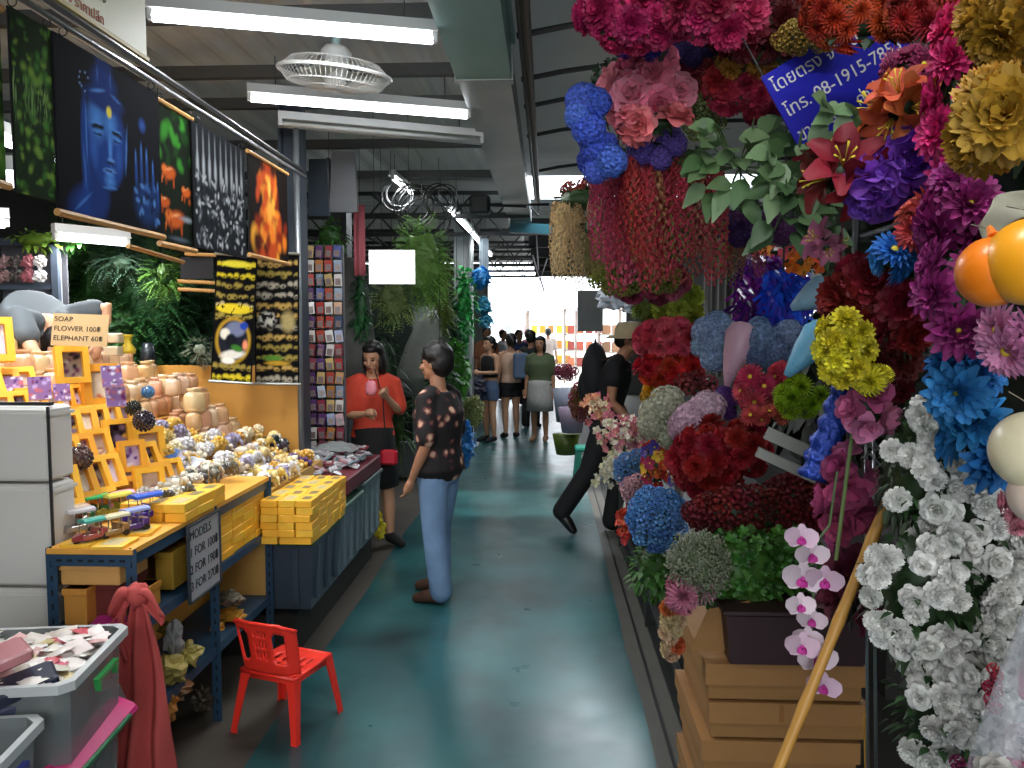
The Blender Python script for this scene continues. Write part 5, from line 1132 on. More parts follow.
bunch('gerbera_garland', 'coral gerberas between the violet roses and the magenta column', 922, 228, 20, 34, 1.42, 'gerbera', ['#d8584c', '#e06a5a'], 24, seed=40, fill=.8)
bunch('gerbera_garland', 'bright blue gerbera left of the coral ones', 890, 258, 14, 22, 1.45, 'gerbera', ['#2a7ac8', '#3a8ad8'], 20, seed=41, fill=.8)
bunch('gerbera_garland', 'magenta purple gerberas in a long column by the orange balls', 958, 215, 34, 55, 1.28, 'mumb', ['#8a1f68', '#9a2a78', '#a8388a'], 26, seed=42, dep=.7)
bunch('gerbera_garland', 'magenta purple gerberas, lower half of the long column', 955, 295, 36, 62, 1.25, 'mumb', ['#90246c', '#a03480', '#802060'], 28, seed=43, dep=.7)
bunch('carnation_bunch', 'dark red carnations left of the magenta column', 862, 305, 36, 52, 1.6, 'carnation', ['#8f1420', '#7c0f1a', '#a01c28'], 26, seed=44)
bunch('carnation_bunch', 'dark red carnations between the blue gerbera and the magenta column', 905, 320, 26, 44, 1.5, 'carnation', ['#84101c', '#9a1824'], 24, seed=45)
bunch('carnation_bunch', 'very dark red carnations low beside the bright yellow chrysanthemums', 890, 375, 34, 26, 1.7, 'carnation', ['#5a0a12', '#6a0f18'], 20, seed=46)
bunch('chrysanthemum_bunch', 'bright yellow chrysanthemums under the dark red carnations', 844, 350, 30, 38, 1.5, 'mumb', ['#d8cc2a', '#c8bc20'], 14, seed=47)
bunch('chrysanthemum_bunch', 'bright yellow chrysanthemums, the small right bunch', 872, 378, 18, 14, 1.5, 'mum', ['#d0c428', '#dcd030'], 15, seed=48)
bunch('gerbera_garland', 'light pink gerberas at the right edge under the orange balls', 1012, 340, 24, 34, 1.15, 'gerbera', ['#d890b8', '#c87ca8'], 28, seed=49)
bunch('chrysanthemum_bunch', 'large sky blue chrysanthemums left of the cream balls', 965, 385, 34, 42, 1.3, 'mumb', ['#2f86c8', '#3a92d4', '#2878b8'], 30, seed=50)
bunch('chrysanthemum_bunch', 'large sky blue chrysanthemums, lower bunch above the white roses', 985, 440, 38, 48, 1.35, 'mumb', ['#2a7cc0', '#3488cc'], 30, seed=51)
for i, (px, py, Y, r_, c, lab) in enumerate(((992, 272, .95, 34, '#e87a14', 'orange balloon ball, the darker lower one at the right edge'), (1030, 262, .92, 42, '#f0a01c', 'yellow orange balloon ball at the right edge'), (1030, 450, 1.0, 38, '#e8dcb8', 'cream balloon ball at the right edge, the upper one'), (1040, 495, 1.0, 30, '#e8d0c0', 'pinkish cream balloon ball below the cream one'))):
    t = thing('balloon_ball', lab, 'balloon', P(px, py, Y)); m = MB(); m.ell((0, 0, 0), (r_ / F * Y * .96, r_ / F * Y * .96, r_ / F * Y), 28, 20); m.build('balloon', mat(c, .35, var=.12, scale=18, coat=.2), t, True)
    MB().tube([(0, 0, r_ / F * Y), (0, .01, r_ / F * Y + .012)], [.007, .003], 8).build('neck', mat(c, .35), t)
    MB().tube([(0, .01, r_ / F * Y + .01), (0, .05, r_ / F * Y + .02)], .0008, 4).build('neck_string', mat('#8f8878'), t)
m = MB(); m.grid(lambda u, v: Vector(((u - .5) * .075, .01 * math.sin(u * 7 + v * 3), (v - .5) * .04 + .02 * math.sin(u * 3))), 12, 10); o = m.build('gauze_ribbon', mat('#b8b4a0', .7), None, True, loc=P(1012, 222, 1.1), rot=(0, R(-35), 0)); s = o.modifiers.new('s', 'SOLIDIFY'); s.thickness = .001; tag(o, 'pale gauze ribbon behind the orange balls', 'ribbon')
bunch('gerbera_garland', 'pink small blooms under the cream balls at the right edge', 1018, 505, 16, 32, 1.2, 'mum', ['#d8909c', '#c87c8c'], 12, seed=52)

# ---------------------------------------------------------------- middle tiers
bunch('chrysanthemum_bunch', 'lime green flower mop above the pink carnation block', 682, 300, 30, 24, 3.4, 'carnation', ['#a8b83a', '#98a830', '#b8c84c'], 14, seed=60)
bunch('small_flower_bunch', 'olive green mop left of the lime green one', 652, 312, 22, 14, 3.7, 'mum', ['#7c8a3a', '#8a9844'], 11, seed=61)
bunch('carnation_bunch', 'pink carnations in a block above the scarlet ones', 671, 340, 36, 22, 3.3, 'carnation', ['#d8485c', '#c83c50', '#e05c70'], 11, seed=62, dep=.9)
bunch('carnation_bunch', 'scarlet carnations in a block beneath the pink ones', 671, 370, 36, 18, 3.28, 'carnation', ['#c81f1a', '#b81814', '#d82c24'], 11, seed=63, dep=.9)
bunch('small_flower_bunch', 'yellow flowers below the scarlet carnation block', 664, 394, 22, 14, 3.4, 'rose', ['#c89a20', '#d8aa28'], 9, seed=64)
bunch('hydrangea_bunch', 'grey blue hydrangeas right of the scarlet block', 722, 342, 26, 27, 3.0, 'hydrangea', ['#7a94b8', '#6a86b0', '#8aa4c4'], 14, seed=65)
bunch('hydrangea_bunch', 'grey blue hydrangeas right of the pale pink cone', 775, 345, 32, 26, 2.8, 'hydrangea', ['#7890b8', '#6882ac', '#869cc0'], 15, seed=66)
def cone_bunch(label, px, py, Y, L, r_, col, rot, wcol):
    t = thing('paper_cone', label, 'flower wrap', P(px, py, Y), rot); k = Y / F; m = MB()
    m.loft([[Vector((math.cos(a) * q * k * (1 + .07 * math.sin(a * 8 + z)), math.sin(a) * q * k, z * k)) for a in [2 * math.pi * i / 32 for i in range(32)]] for z, q in ((-L / 2, r_ * .2), (-L / 4, r_ * .5), (0, r_ * .8), (L / 3, r_), (L / 2, r_ * .8), (L * .55, r_ * .3))]); m.build('wrap', mat(col, .4, var=.1), t, True)
    MB().tube([(0, 0, -L / 2 * k * .5), (0, 0, -L / 2 * k * .62)], r_ * .45 * k, 10).build('tie', mat(wcol, .4), t)
cone_bunch('pale pink paper cone between the grey blue hydrangeas', 736, 356, 2.8, 62, 16, '#c8a0b4', (0, R(15), 0), '#a87a90')
cone_bunch('light blue paper cone under the bright inner lamp', 806, 352, 1.95, 60, 17, '#6fb0d0', (0, R(38), 0), '#4a8ab0')
cone_bunch('light blue paper wrap just below the inner lamp', 810, 298, 2.1, 40, 16, '#8fb4cc', (0, R(60), 0), '#6a98b8')
def tinsel(label, px, py, Y, hw, hh, cols, n, seed, name='tinsel_curtain'):
    t = thing(name, label, 'tinsel', P(px, py, Y)); k = Y / F; r0 = random.Random(seed)
    for c in cols:
        m = MB()
        for i in range(n // len(cols)):
            x = r0.uniform(-1, 1) * hw * k; z = r0.uniform(-1, 1) * hh * k; L = r0.uniform(.02, .05); a = r0.uniform(-1.2, 1.2); y = r0.uniform(-.05, .05); d = Vector((math.sin(a), r0.uniform(-.4, .4), -math.cos(a))) * L; s_ = Vector((math.cos(a), .3, math.sin(a))) * .006
            b = Vector((x, y, z)); m.add([b - s_, b + s_, b + d + s_, b + d - s_], [(0, 1, 2, 3)])
        m.build('strands', GLOSSY, t, False, c)
    MB().tube([(0, .03, 3.3 - t.location.z), (0, .03, -hh * k)], .004, 5).build('hanging_cord', DK, t); return t
tinsel('purple and violet tinsel under the bright inner lamp', 758, 288, 3.2, 22, 32, ['#6a1f8a', '#4a2070', '#8a2a90'], 500, 1)
tinsel('bright blue tinsel beside the purple tinsel', 785, 300, 3.0, 20, 30, ['#1f4ac0', '#2a6ae0', '#3a3ab0'], 500, 2)
bunch('small_flower_bunch', 'bright pink and orange flowers lit by the inner lamp', 785, 258, 34, 14, 3.4, 'small', ['#e07a90', '#e85a6a', '#f0a040', '#e8b0b8'], 9, seed=67)
bunch('small_flower_bunch', 'orange flowers at the back beside the inner lamp', 806, 262, 20, 14, 2.9, 'small', ['#e0601c', '#e88a2a'], 8, seed=68)
bunch('hydrangea_bunch', 'ivory hydrangeas left of the pale pink ones', 672, 420, 32, 28, 3.05, 'hydrangea', ['#a8a890', '#b8b8a0', '#989c80'], 18, seed=69)
bunch('hydrangea_bunch', 'pale pink hydrangeas above the big dark red bunch', 702, 422, 28, 28, 2.85, 'hydrangea', ['#c8a4b8', '#bc98b0', '#d4b4c4'], 19, seed=70)
bunch('hydrangea_bunch', 'dusty pink flowers right of the scarlet block', 700, 384, 24, 12, 3.2, 'cluster', ['#a84a54', '#b85a64', '#8a3a40'], 9, seed=71)
bunch('hydrangea_bunch', 'purple flowers tucked beside the pale pink hydrangeas', 730, 402, 12, 18, 2.9, 'hydrangea', ['#5a2a80', '#6a3890'], 9, seed=72)
bunch('gerbera_garland', 'pink and coral gerberas left of the lime chrysanthemums', 756, 392, 22, 26, 2.6, 'gerbera', ['#b82a50', '#c84a60', '#d8584a'], 12, seed=73)
bunch('small_flower_bunch', 'yellow and green flowers above the pink and coral gerberas', 752, 374, 18, 12, 2.8, 'mum', ['#b8a030', '#8a9a30'], 9, seed=74)
bunch('gerbera_garland', 'pink gerberas leaning up over the pink and coral ones', 782, 376, 14, 14, 2.6, 'gerbera', ['#b8304f', '#c83c5a'], 11, seed=75)
bunch('chrysanthemum_bunch', 'lime yellow chrysanthemums above the grey steel shelf', 802, 398, 30, 22, 2.4, 'mum', ['#98b820', '#88a818', '#a8c828'], 13, seed=76)
bunch('gerbera_garland', 'salmon gerberas peeping out under the lime chrysanthemums', 768, 416, 22, 10, 2.5, 'gerbera', ['#c85a4c', '#b84a40'], 10, seed=77)
# grey steel shelf angle
o = MB(); o.box((0, 0, 0), (.17, .03, .034)); o.box((0, 0, -.058), (.17, .03, .026)); tag(o.build('steel_shelf_edge', mat('#8a8a84', .5, var=.1), loc=P(796, 446, 2.2), rot=(0, R(24), R(-10))), 'grey steel shelf edges behind the red carnations', 'shelf')
# red heap
bunch('carnation_bunch', 'large heap of crimson carnations in the middle of the flower wall', 712, 462, 40, 42, 2.75, 'carnation', ['#9a1420', '#8a0f1a', '#a81c28'], 14, seed=80)
bunch('carnation_bunch', 'crimson carnations right of the large heap', 746, 448, 26, 28, 2.7, 'carnation', ['#92121c', '#a41a26'], 13, seed=81)
bunch('small_flower_bunch', 'small crimson blooms in the wide lower bed', 755, 514, 68, 26, 2.45, 'cluster', ['#6a0f18', '#7c141e', '#580b12'], 11, seed=82, leaves=90)
bunch('small_flower_bunch', 'dark crimson blooms right end of the lower bed', 800, 505, 36, 34, 2.5, 'cluster', ['#5a0c14', '#6a1018'], 11, seed=83)
bunch('hydrangea_bunch', 'round sky blue hydrangea ball at the aisle corner', 657, 518, 29, 32, 2.85, 'cluster', ['#5c90cc', '#4c80c0', '#6ca0d8'], 8, seed=84, dep=1.0, core=.9)
bunch('hydrangea_bunch', 'smaller blue hydrangeas above the round blue ball', 634, 470, 20, 17, 3.4, 'cluster', ['#5a88b8', '#6a96c4'], 8, seed=85)
bunch('hydrangea_bunch', 'blush pink round hydrangea left of the blue ball', 636, 489, 15, 15, 3.2, 'cluster', ['#c898a4', '#d4a8b0'], 7, seed=86)
bunch('small_flower_bunch', 'red orange and purple mixed flowers beside the crimson heap', 658, 462, 20, 26, 3.1, 'small', ['#b82a2a', '#c8562a', '#3a2a80', '#a82a50', '#d8b03a'], 8, seed=87)
bunch('small_flower_bunch', 'white and violet little flowers right of the blue ball', 678, 480, 10, 18, 2.95, 'small', ['#c8c4b8', '#5a4a90', '#d8c060'], 6, seed=88)
def spray(label, px, py, Y, hw, hh, cols, n, seed, hp=4.6):
    k = Y / F; r0 = random.Random(seed); t = thing('flower_spray', label, 'flowers', P(px, py, Y)); m = MB(); ends = []
    for i in range(14):
        e = Vector((r0.uniform(-1, 1) * hw * k, r0.uniform(-1, 1) * hw * k * .6, r0.uniform(-.9, 1) * hh * k)); m.tube([(0, .05, -hh * k), e * .5 + Vector((0, 0, -.02)), e], .0018, 4, False); ends.append(e)
    m.build('stems', mat('#4a6038', .6), t)
    for i in range(int(n * 1.1)):
        e = ends[i % 14] * r0.uniform(.5, 1.05) + rdir(r0) * hp * k * 1.6; d = (rdir(r0) + Vector((-.3, -1, .4))).normalized()
        put('small_bloom', FLM['small'], t, e, d.to_track_quat('Z', 'Y').to_matrix(), hp * k * r0.uniform(.8, 1.3), r0.choice(cols))
    return t
spray('white small flowered spray reaching over the aisle by the hatted man', 622, 434, 3.9, 22, 18, ['#d8d4c0', '#c8c4a8', '#c87a8a'], 70, 1)
spray('pink and white small flowered spray before the ivory hydrangeas', 636, 432, 3.6, 24, 24, ['#b86a78', '#a85a6a', '#d8d0c0'], 85, 2)
spray('white small flowered spray low beside the striding legs', 622, 474, 3.8, 20, 20, ['#dcd8c8', '#c8c4b0', '#a8a888'], 80, 3)
spray('cream small flowered spray left of the smaller blue hydrangeas', 625, 462, 3.6, 14, 34, ['#c8c8b0', '#b8808a'], 50, 4)
spray('pink spray leaning out near the green stool', 596, 408, 4.6, 10, 12, ['#b8646e', '#c8886a', '#d8c8a8'], 40, 5)
spray('red flowered spray at the foot of the blue ball', 625, 525, 3.3, 8, 24, ['#b8302a', '#c84a3c'], 30, 6)
# low green bed, planter, cartons
bunch('boxwood_bush', 'dense green leafy bush filling the dark planter', 742, 572, 56, 46, 2.35, 'leaflet', ['#3a6c26', '#44782c', '#2c5a1e'], 7, seed=90, lcol='#3a6a20', leaves=240, cat='foliage')
bunch('boxwood_bush', 'green leafy bush right part of the dark planter beside the orchids', 790, 560, 36, 36, 2.4, 'leaflet', ['#3a7024', '#4a842c'], 9, seed=91, lcol='#2f5a1c', leaves=200, cat='foliage')
bush('boxwood_bush', 'green bush below the round blue ball', P(655, 568, 2.9), (.10, .1, .12), '#3a6a24', 'leaf', 260, .03, .01, 92)
t = bush('gypsophila_bunch', 'pale green white gypsophila in front of the planter', P(700, 565, 2.25), (.10, .09, .10), '#8a9078', 'spray', 420, .012, .0035, 93, core=0); put('leaves', foliage('leaf', 3, 90, .02, .006, (.09, .08, .09), .7), t, color='#4a5a38')
bunch('lily_bunch', 'pale pink spidery blooms drooping at the planter corner', 690, 592, 28, 20, 2.25, 'mum', ['#c87c94', '#b86a84', '#d090a4'], 16, seed=94, leaves=40, lcol='#6a4a40')
bunch('rose_bunch', 'tiny orange and cream roses trailing beside the cartons', 672, 628, 12, 34, 2.3, 'rose', ['#b85a2a', '#c8a888', '#a84424', '#c8b488'], 7, seed=95)
m = MB(); m.loft([[Vector((sx * .2 * k, sy * .12 * k, z)) for sx, sy in ((-1, -1), (1, -1), (1, 1), (-1, 1))] for z, k in ((-.07, .92), (.07, 1), (.075, 1.04), (.085, 1.04))]); pz = P(790, 655, 2.28).z
tag(m.build('dark_planter', mat('#2c1418', .5), loc=(P(790, 620, 2.28).x, 2.32, pz + .07)), 'dark brown rectangular planter on top of the cartons', 'planter')
CB = '#8c6436'
for i in range(6):
    zt = pz - .002 - i * .112; ofs = (0, .012, -.008, .01, 0, .006)[i]
    if zt < .1: break
    t = thing('cardboard_box', 'flat brown cardboard box, %s in the pile under the dark planter' % ('topmost', 'second from the top', 'third from the top', 'fourth from the top', 'fifth from the top', 'lowest')[i], 'box', (P(783, 700, 2.24).x + ofs, 2.46, zt - .11), group='flat cardboard boxes under the planter')
    MB().rbox((0, 0, .05), (.43, .46, .10), .003).build('box_body', mat(CB, .75, var=.08), t)
    m = MB(); m.box((0, 0, .1), (.445, .475, .012)); m.box((0, -.236, .075), (.445, .004, .06)); m.box((-.221, 0, .08), (.004, .475, .05)); m.build('lid', mat('#94693a', .7, var=.1), t)
    MB().box((-.02, -.239, .078), (.012, .002, .05)).build('tape', mat('#8a5a2a', .4), t) if i % 2 else None
tag(MB().box((0, 0, 0), (.46, .5, .1)).build('carton_pallet', mat('#2a241c', .8), loc=(P(783, 700, 2.24).x, 2.46, .05)), 'dark wooden base under the brown cardboard boxes', 'pallet')
# an open box flap left of the planter
m = MB(); m.add([(-.05, 0, 0), (.12, 0, 0), (.12, .003, .15), (.0, .003, .12)], [(0, 1, 2, 3)]); o = m.build('box_flap', mat(CB, .75), loc=(P(705, 655, 2.3).x, 2.27, pz + .012)); s = o.modifiers.new('s', 'SOLIDIFY'); s.thickness = .004; o.name = 'cardboard_sheet'; tag(o, 'upright cardboard sheet beside the dark planter', 'cardboard')
# table frame beneath
o = MB(); o.box((.63, 4.6, .29), (.012, 3.3, .56)); tag(o.build('under_table_shade', mat('#141414', .9)), 'black sheet standing in for the darkness under the flower table', 'cloth')  # black sheet added to imitate the dark space under the table
fr_ = thing('flower_table', 'black steel table frame under the flower wall', 'table', (1.0, 4.5, 0))
for (x, y) in ((-.42, -1.6), (-.42, 0), (-.42, 1.7), (.5, -1.6), (.5, 0), (.5, 1.7)): MB().box((x, y, .3), (.03, .03, .6)).build('leg', DK, fr_)
m = MB(); m.box((.04, .05, .6), (.98, 3.4, .03)); m.build('table_top', DK, fr_); m = MB(); m.box((-.42, .05, .2), (.025, 3.3, .025)); m.build('rail', DK, fr_)
st = thing('tiered_stand', 'dark tiered stand carrying the middle flowers', 'stand', (1.15, 3.7, 0))
for i in range(3): MB().box((.05 + .24 * i, .1, .64 + .14 * i), (.26, 2.6, .22 + .0 * i)).build('step', mat('#1f1c1a', .8), st)
m = MB(); 
for (x, y) in ((.95, 1.3), (1.15, 2.4), (1.0, 3.6), (1.0, 5.0)): m.tube([(x + .35, y, 0), (x + .35, y, 3.28)], .018, 8)
for z in (1.6, 2.1, 2.55): m.tube([(1.32, 1.2, z), (1.4, 5.2, z)], .012, 6)
tag(m.build('pipe_rack', mat('#3a3c3e', .5, metal=.4), smooth=True), 'dark pipe frame that carries the hanging flowers', 'frame')
m = MB()
for z in (2.45, 2.85): m.tube([(.32, 2.0, z), (.30, 3.6, z)], .008, 6)
for y in (2.0, 2.8, 3.6): m.tube([(.31, y, 2.45), (.31, y, 3.3)], .006, 5); m.tube([(.31, y, 2.85), (1.36, y, 2.85)], .008, 5)
tag(m.build('hanging_bar', DK, smooth=True), 'dark bars over the aisle from which roses and wisteria hang', 'bar')
for i in range(6):
    o = MB().box((0, 0, 0), (.02, .05, 1.1)).build('shutter_slat', mat('#3a3634' if i % 2 else '#5c5a58', .6), loc=P(706 + i * 7, 290, 5.0 + .08 * i)); tag(o, 'upright grey slat behind the hanging flowers', 'slat', 'upright slats behind the flowers')
# dark stock filling the shop behind the flowers
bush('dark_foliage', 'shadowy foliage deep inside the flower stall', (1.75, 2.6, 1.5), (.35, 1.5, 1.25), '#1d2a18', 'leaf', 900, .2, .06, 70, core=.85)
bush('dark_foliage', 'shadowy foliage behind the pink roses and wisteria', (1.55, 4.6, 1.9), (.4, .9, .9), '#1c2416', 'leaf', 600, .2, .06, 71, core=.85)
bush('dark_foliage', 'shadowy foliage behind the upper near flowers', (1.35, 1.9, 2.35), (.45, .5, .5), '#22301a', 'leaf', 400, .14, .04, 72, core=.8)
# plastic bags under the wisteria
for i, (px, py, w, h, lab) in enumerate(((612, 296, .15, .13, 'white plastic bag hanging left under the dusky roses'), (632, 304, .13, .08, 'white plastic bag hanging above the beige hat'))):
    crumple('white_plastic_bag', P(px, py, 4.2), (w, .1, h), '#b8c0cc', lab, 30 + i)
# blue foil packet and magnolia-like pink blooms
m = MB(); m.loft([[Vector((math.cos(a) * q * (1 + .2 * noise.noise(Vector((a * 2.2, z * 60, 1)))), math.sin(a) * q * .7 * (1 + .25 * noise.noise(Vector((a * 2.5, z * 70, 5)))), z)) for a in [2 * math.pi * i / 28 for i in range(28)]] for z, q in [(-.1 + .008 * j, (.035 + .004 * math.sin(j * 1.3)) * (1 - .25 * j / 26)) for j in range(27)]])
tag(m.build('blue_foil_bunch', mat('#24409a', .3, metal=.4, var=.7, scale=60, bump=1.0), None, True, loc=P(829, 436, 1.75), rot=(0, R(17), 0)), 'shiny blue foil wrapped bunch beside the pink silk blooms', 'flower wrap')
bunch('magnolia_spray', 'pink silk blooms on a tall stem, upper group by the blue foil', 868, 408, 24, 32, 1.55, 'magnolia', ['#c0608c', '#b0507c', '#d080a4'], 17, seed=96, leaves=20, fill=.9)
bunch('magnolia_spray', 'deep pink silk blooms, lower group behind the bamboo stick', 848, 500, 26, 56, 1.7, 'magnolia', ['#b04a78', '#a03e6a', '#c06890'], 20, seed=97, leaves=30, lcol='#3a2a2c')
bunch('magnolia_spray', 'dark rose blooms right of the white magenta orchids', 850, 590, 18, 50, 1.75, 'magnolia', ['#6a2438', '#7a2c44', '#5a1c30'], 24, seed=98, leaves=40, lcol='#28201c')
# orchid stem
ot = thing('orchid_spray', 'white and magenta orchids trailing down in front of the cartons', 'flowers', P(815, 600, 1.6)); k = 1.6 / F
MB().tube([Vector((x * k, .01, z * k)) for x, z in ((20, 130), (14, 75), (-5, 50), (0, 0), (0, -60), (12, -95))], .0025, 5).build('stem', mat('#4a6038', .6), ot)
for i, (x, z, s_) in enumerate(((-18, 66, 16), (-6, 48, 17), (-12, 22, 20), (6, 24, 18), (-16, -4, 15), (-2, -20, 15), (-14, -44, 17), (2, -58, 20), (-6, -40, 15), (8, -84, 17))):
    d = Vector((-.3 + .3 * math.sin(i * 2), -1, .15 * math.cos(i * 3))).normalized(); put('orchid_bloom', ORCH, ot, (x * k, -.02 + .01 * (i % 3), z * k), d.to_track_quat('Z', 'Y').to_matrix(), s_ * k, '#e0ccd8' if i % 3 else '#d8b8cc')
# bamboo stick, stems and metal stand
a = P(770, 790, 1.5); b = P(905, 458, 1.62); m = MB(); pts = [a.lerp(b, i / 16) for i in range(17)]; m.tube(pts, [.0105 if i % 4 else .0125 for i in range(17)], 10); tag(m.build('bamboo_stick', mat('#b8863c', .45, var=.15), smooth=True), 'long tan bamboo stick leaning across the cardboard boxes', 'stick')
tag(MB().tube([P(836, 560, 1.6), P(846, 480, 1.6), P(860, 380, 1.62)], .004, 6).build('green_stake', mat('#5a6a3a', .6)), 'long green stake beside the pink silk blooms', 'stake')
m = MB()
for x in (868, 876): m.tube([P(x, 790, 1.72), P(x - 2, 440, 1.72)], .004, 8)
for (u, v, w_, z_) in ((868, 446, 905, 462), (868, 452, 895, 480), (885, 440, 905, 462)): m.tube([P(u, v, 1.7), P(w_, z_, 1.66)], .002, 5)
tag(m.build('wire_stand', mat('#8c8f92', .3, metal=.8), smooth=True), 'thin chrome wire stand left of the white roses', 'stand')
# cascade of white roses
def cascade(label, px, py, hw, hh, Y, n, seed):
    r0 = random.Random(seed); k = Y / F; t = thing('white_rose_cascade', label, 'flowers', P(px, py, Y)); rx, ry, rz = hw * k, .11, hh * k
    for i in range(n):
        while True:
            x = r0.uniform(-1, 1); z = r0.uniform(-1, 1)
            if x * x + z * z < 1: break
        y = -math.sqrt(max(0, 1 - x * x - z * z)) * ry * r0.uniform(.7, 1.1); nr = (Vector((x * .6 - .15, -1, z * .5)) + rdir(r0) * .55).normalized()
        put('rose_bloom', FLM['carnation' if i % 5 else 'rose'], t, (x * rx, y, z * rz), nr.to_track_quat('Z', 'Y').to_matrix(), r0.uniform(10.5, 14.5) * k, r0.choice(('#f4f3ee', '#ececE6', '#f8f7f2', '#f0f0ec')))
    o = put('leaves', foliage('leaf', 4, 260, .24, .07, (1, 1, 1), .7), t, (0, .0, 0), color='#2c4a26'); o.scale = (rx, ry * 1.0, rz)
    m = MB()
    for i in range(7): m.tube([(r0.uniform(-.5, .5) * rx, 0, -rz * .6), (r0.uniform(-.3, .5) * rx, 0, -rz * 1.15)], .002, 4)
    m.build('wire_stems', mat('#8a8f7c', .4), t); return t
cascade('upper left part of the white rose cascade, beside the bamboo tip', 912, 470, 34, 68, 1.52, 24, 1)
cascade('upper right part of the white rose cascade under the sky blue blooms', 975, 520, 44, 55, 1.5, 28, 2)
cascade('middle part of the white rose cascade', 925, 590, 62, 75, 1.45, 52, 3)
cascade('right part of the white rose cascade behind the clear wrapped bunch', 985, 620, 44, 80, 1.5, 38, 4)
cascade('lowest part of the white rose cascade above the wires', 950, 710, 62, 60, 1.42, 46, 5)
bunch('leaf_spray', 'green leaves at the top of the white rose cascade', 935, 425, 22, 20, 1.6, 'leaflet', ['#4a6e2c', '#587c34'], 6, seed=99, lcol='#44662a', leaves=90, cat='leaves')
# clear wrapped bunch in the corner
wt = thing('wrapped_bunch', 'bunch in clear film leaning at the lower right corner', 'flower wrap', P(1022, 740, 1.1), (0, R(22), 0)); m = MB()
m.loft([[Vector((math.cos(a) * q * (1 + .05 * math.sin(a * 7)), math.sin(a) * q * .7, z)) for a in [2 * math.pi * i / 30 for i in range(30)]] for z, q in ((-.16, .035), (-.05, .05), (.06, .06), (.18, .068))], cap=False); m.build('film', mat('#c8ccd4', .12, alpha=.35, var=.5, scale=30), wt, True)
for i in range(16):
    d = (Vector((-.5, -1, .1)) + rdir(rnd) * .5).normalized(); put('rose_bloom', FLM['rose'], wt, (rnd.uniform(-.035, .035), rnd.uniform(-.03, .0), rnd.uniform(-.13, .14)), d.to_track_quat('Z', 'Y').to_matrix(), .024, rnd.choice(('#d8b8c4', '#d86a8a', '#c8c4bc', '#d0c890', '#d8ccd0')))
bunch('small_flower_bunch', 'bright pink flowers beside the clear wrapped bunch', 993, 690, 7, 26, 1.3, 'cluster', ['#c8304f', '#d84a68'], 7, seed=101)
bunch('small_flower_bunch', 'magenta blooms at the bottom edge under the white roses', 965, 765, 14, 10, 1.3, 'cluster', ['#8a1f58', '#a82a6a'], 8, seed=102)
# black net and yellow rod below the cascade
tag(MB().tube([P(868, 800, 1.75), P(866, 715, 1.75)], .006, 6).build('yellow_rod', mat('#b8862c', .5)), 'short yellow rod beside the cartons below the white roses', 'rod')
# end of the flower row: tinted far goods
bunch('flower_bunch', 'pink and red flowers in the farthest grey bucket', 566, 372, 12, 8, 10.0, 'cluster', ['#b0506a', '#8a3a50', '#c87a8a'], 4, seed=110)
bunch('flower_bunch', 'peach and pink flowers standing behind the green stool', 582, 402, 12, 20, 8.6, 'cluster', ['#b8745a', '#b85a6a', '#8a6a3a'], 5, seed=111)
for i, (px, py, Y, h, c, lab) in enumerate(((566, 405, 10.0, .42, '#8a8ea0', 'grey bucket of pink flowers far along the right side'), (572, 420, 9.6, .3, '#a08aa0', 'patterned pink grey bucket before the grey one'), (566, 444, 9.8, .25, '#5a6a24', 'olive green bucket on the floor by the far bucket'))):
    m = MB(); m.tube([(0, 0, -h / 2), (0, 0, h / 2)], [.12, .17], 20); tag(m.build('flower_bucket', mat(c, .4), None, True, loc=P(px, py, Y)), lab, 'bucket')
st_ = thing('plastic_stool', 'small turquoise plastic stool beyond the striding man', 'stool', (P(591, 470, 8.9).x, 8.9, 0)); st_.scale = (1, 1, 1.2); TQ = mat('#2aa890', .4)
m = MB(); m.rbox((0, 0, .30), (.36, .30, .035), .015); m.build('seat', TQ, st_)
for sx in (-1, 1):
    for sy in (-1, 1): MB().loft([[Vector((sx * (a_ + dx), sy * (b_ + dy), z)) for dx, dy in ((-.03, -.025), (.03, -.025), (.03, .025), (-.03, .025))] for z, a_, b_ in ((0, .17, .14), (.29, .14, .11))]).build('leg', TQ, st_)
MB().rbox((0, 0, .2), (.3, .24, .04), .01).build('brace', TQ, st_)
# ---------------------------------------------------------------- people
SKIN = mat('#a8775a', .55, var=.06); SKIN2 = mat('#c09070', .55, var=.06); HAIR = mat('#120d0c', .5, var=.3, scale=90)
DEF = dict(hip=(0, 0, .53), waist=(0, 0, .61), chest=(0, 0, .735), neck=(0, 0, .825), head=(0, -.012, .925),
           shL=(.103, 0, .80), shR=(-.103, 0, .80), elL=(.125, .01, .635), elR=(-.125, .01, .635), wrL=(.135, -.02, .495), wrR=(-.135, -.02, .495),
           hpL=(.05, 0, .50), hpR=(-.05, 0, .50), knL=(.055, -.012, .28), knR=(-.055, -.012, .28), anL=(.055, .012, .04), anR=(-.055, .012, .04), toL=(.065, -.09, .014), toR=(-.065, -.09, .014))
def ring_e(c, rx, ry, n=20, rz=0, tilt=Vector((0, 0, 1))):
    q = Vector((0, 0, 1)).rotation_difference(tilt.normalized()).to_matrix() @ Matrix.Rotation(rz, 3, 'Z')
    return [Vector(c) + q @ Vector((math.cos(2 * math.pi * i / n) * rx, math.sin(2 * math.pi * i / n) * ry, 0)) for i in range(n)]
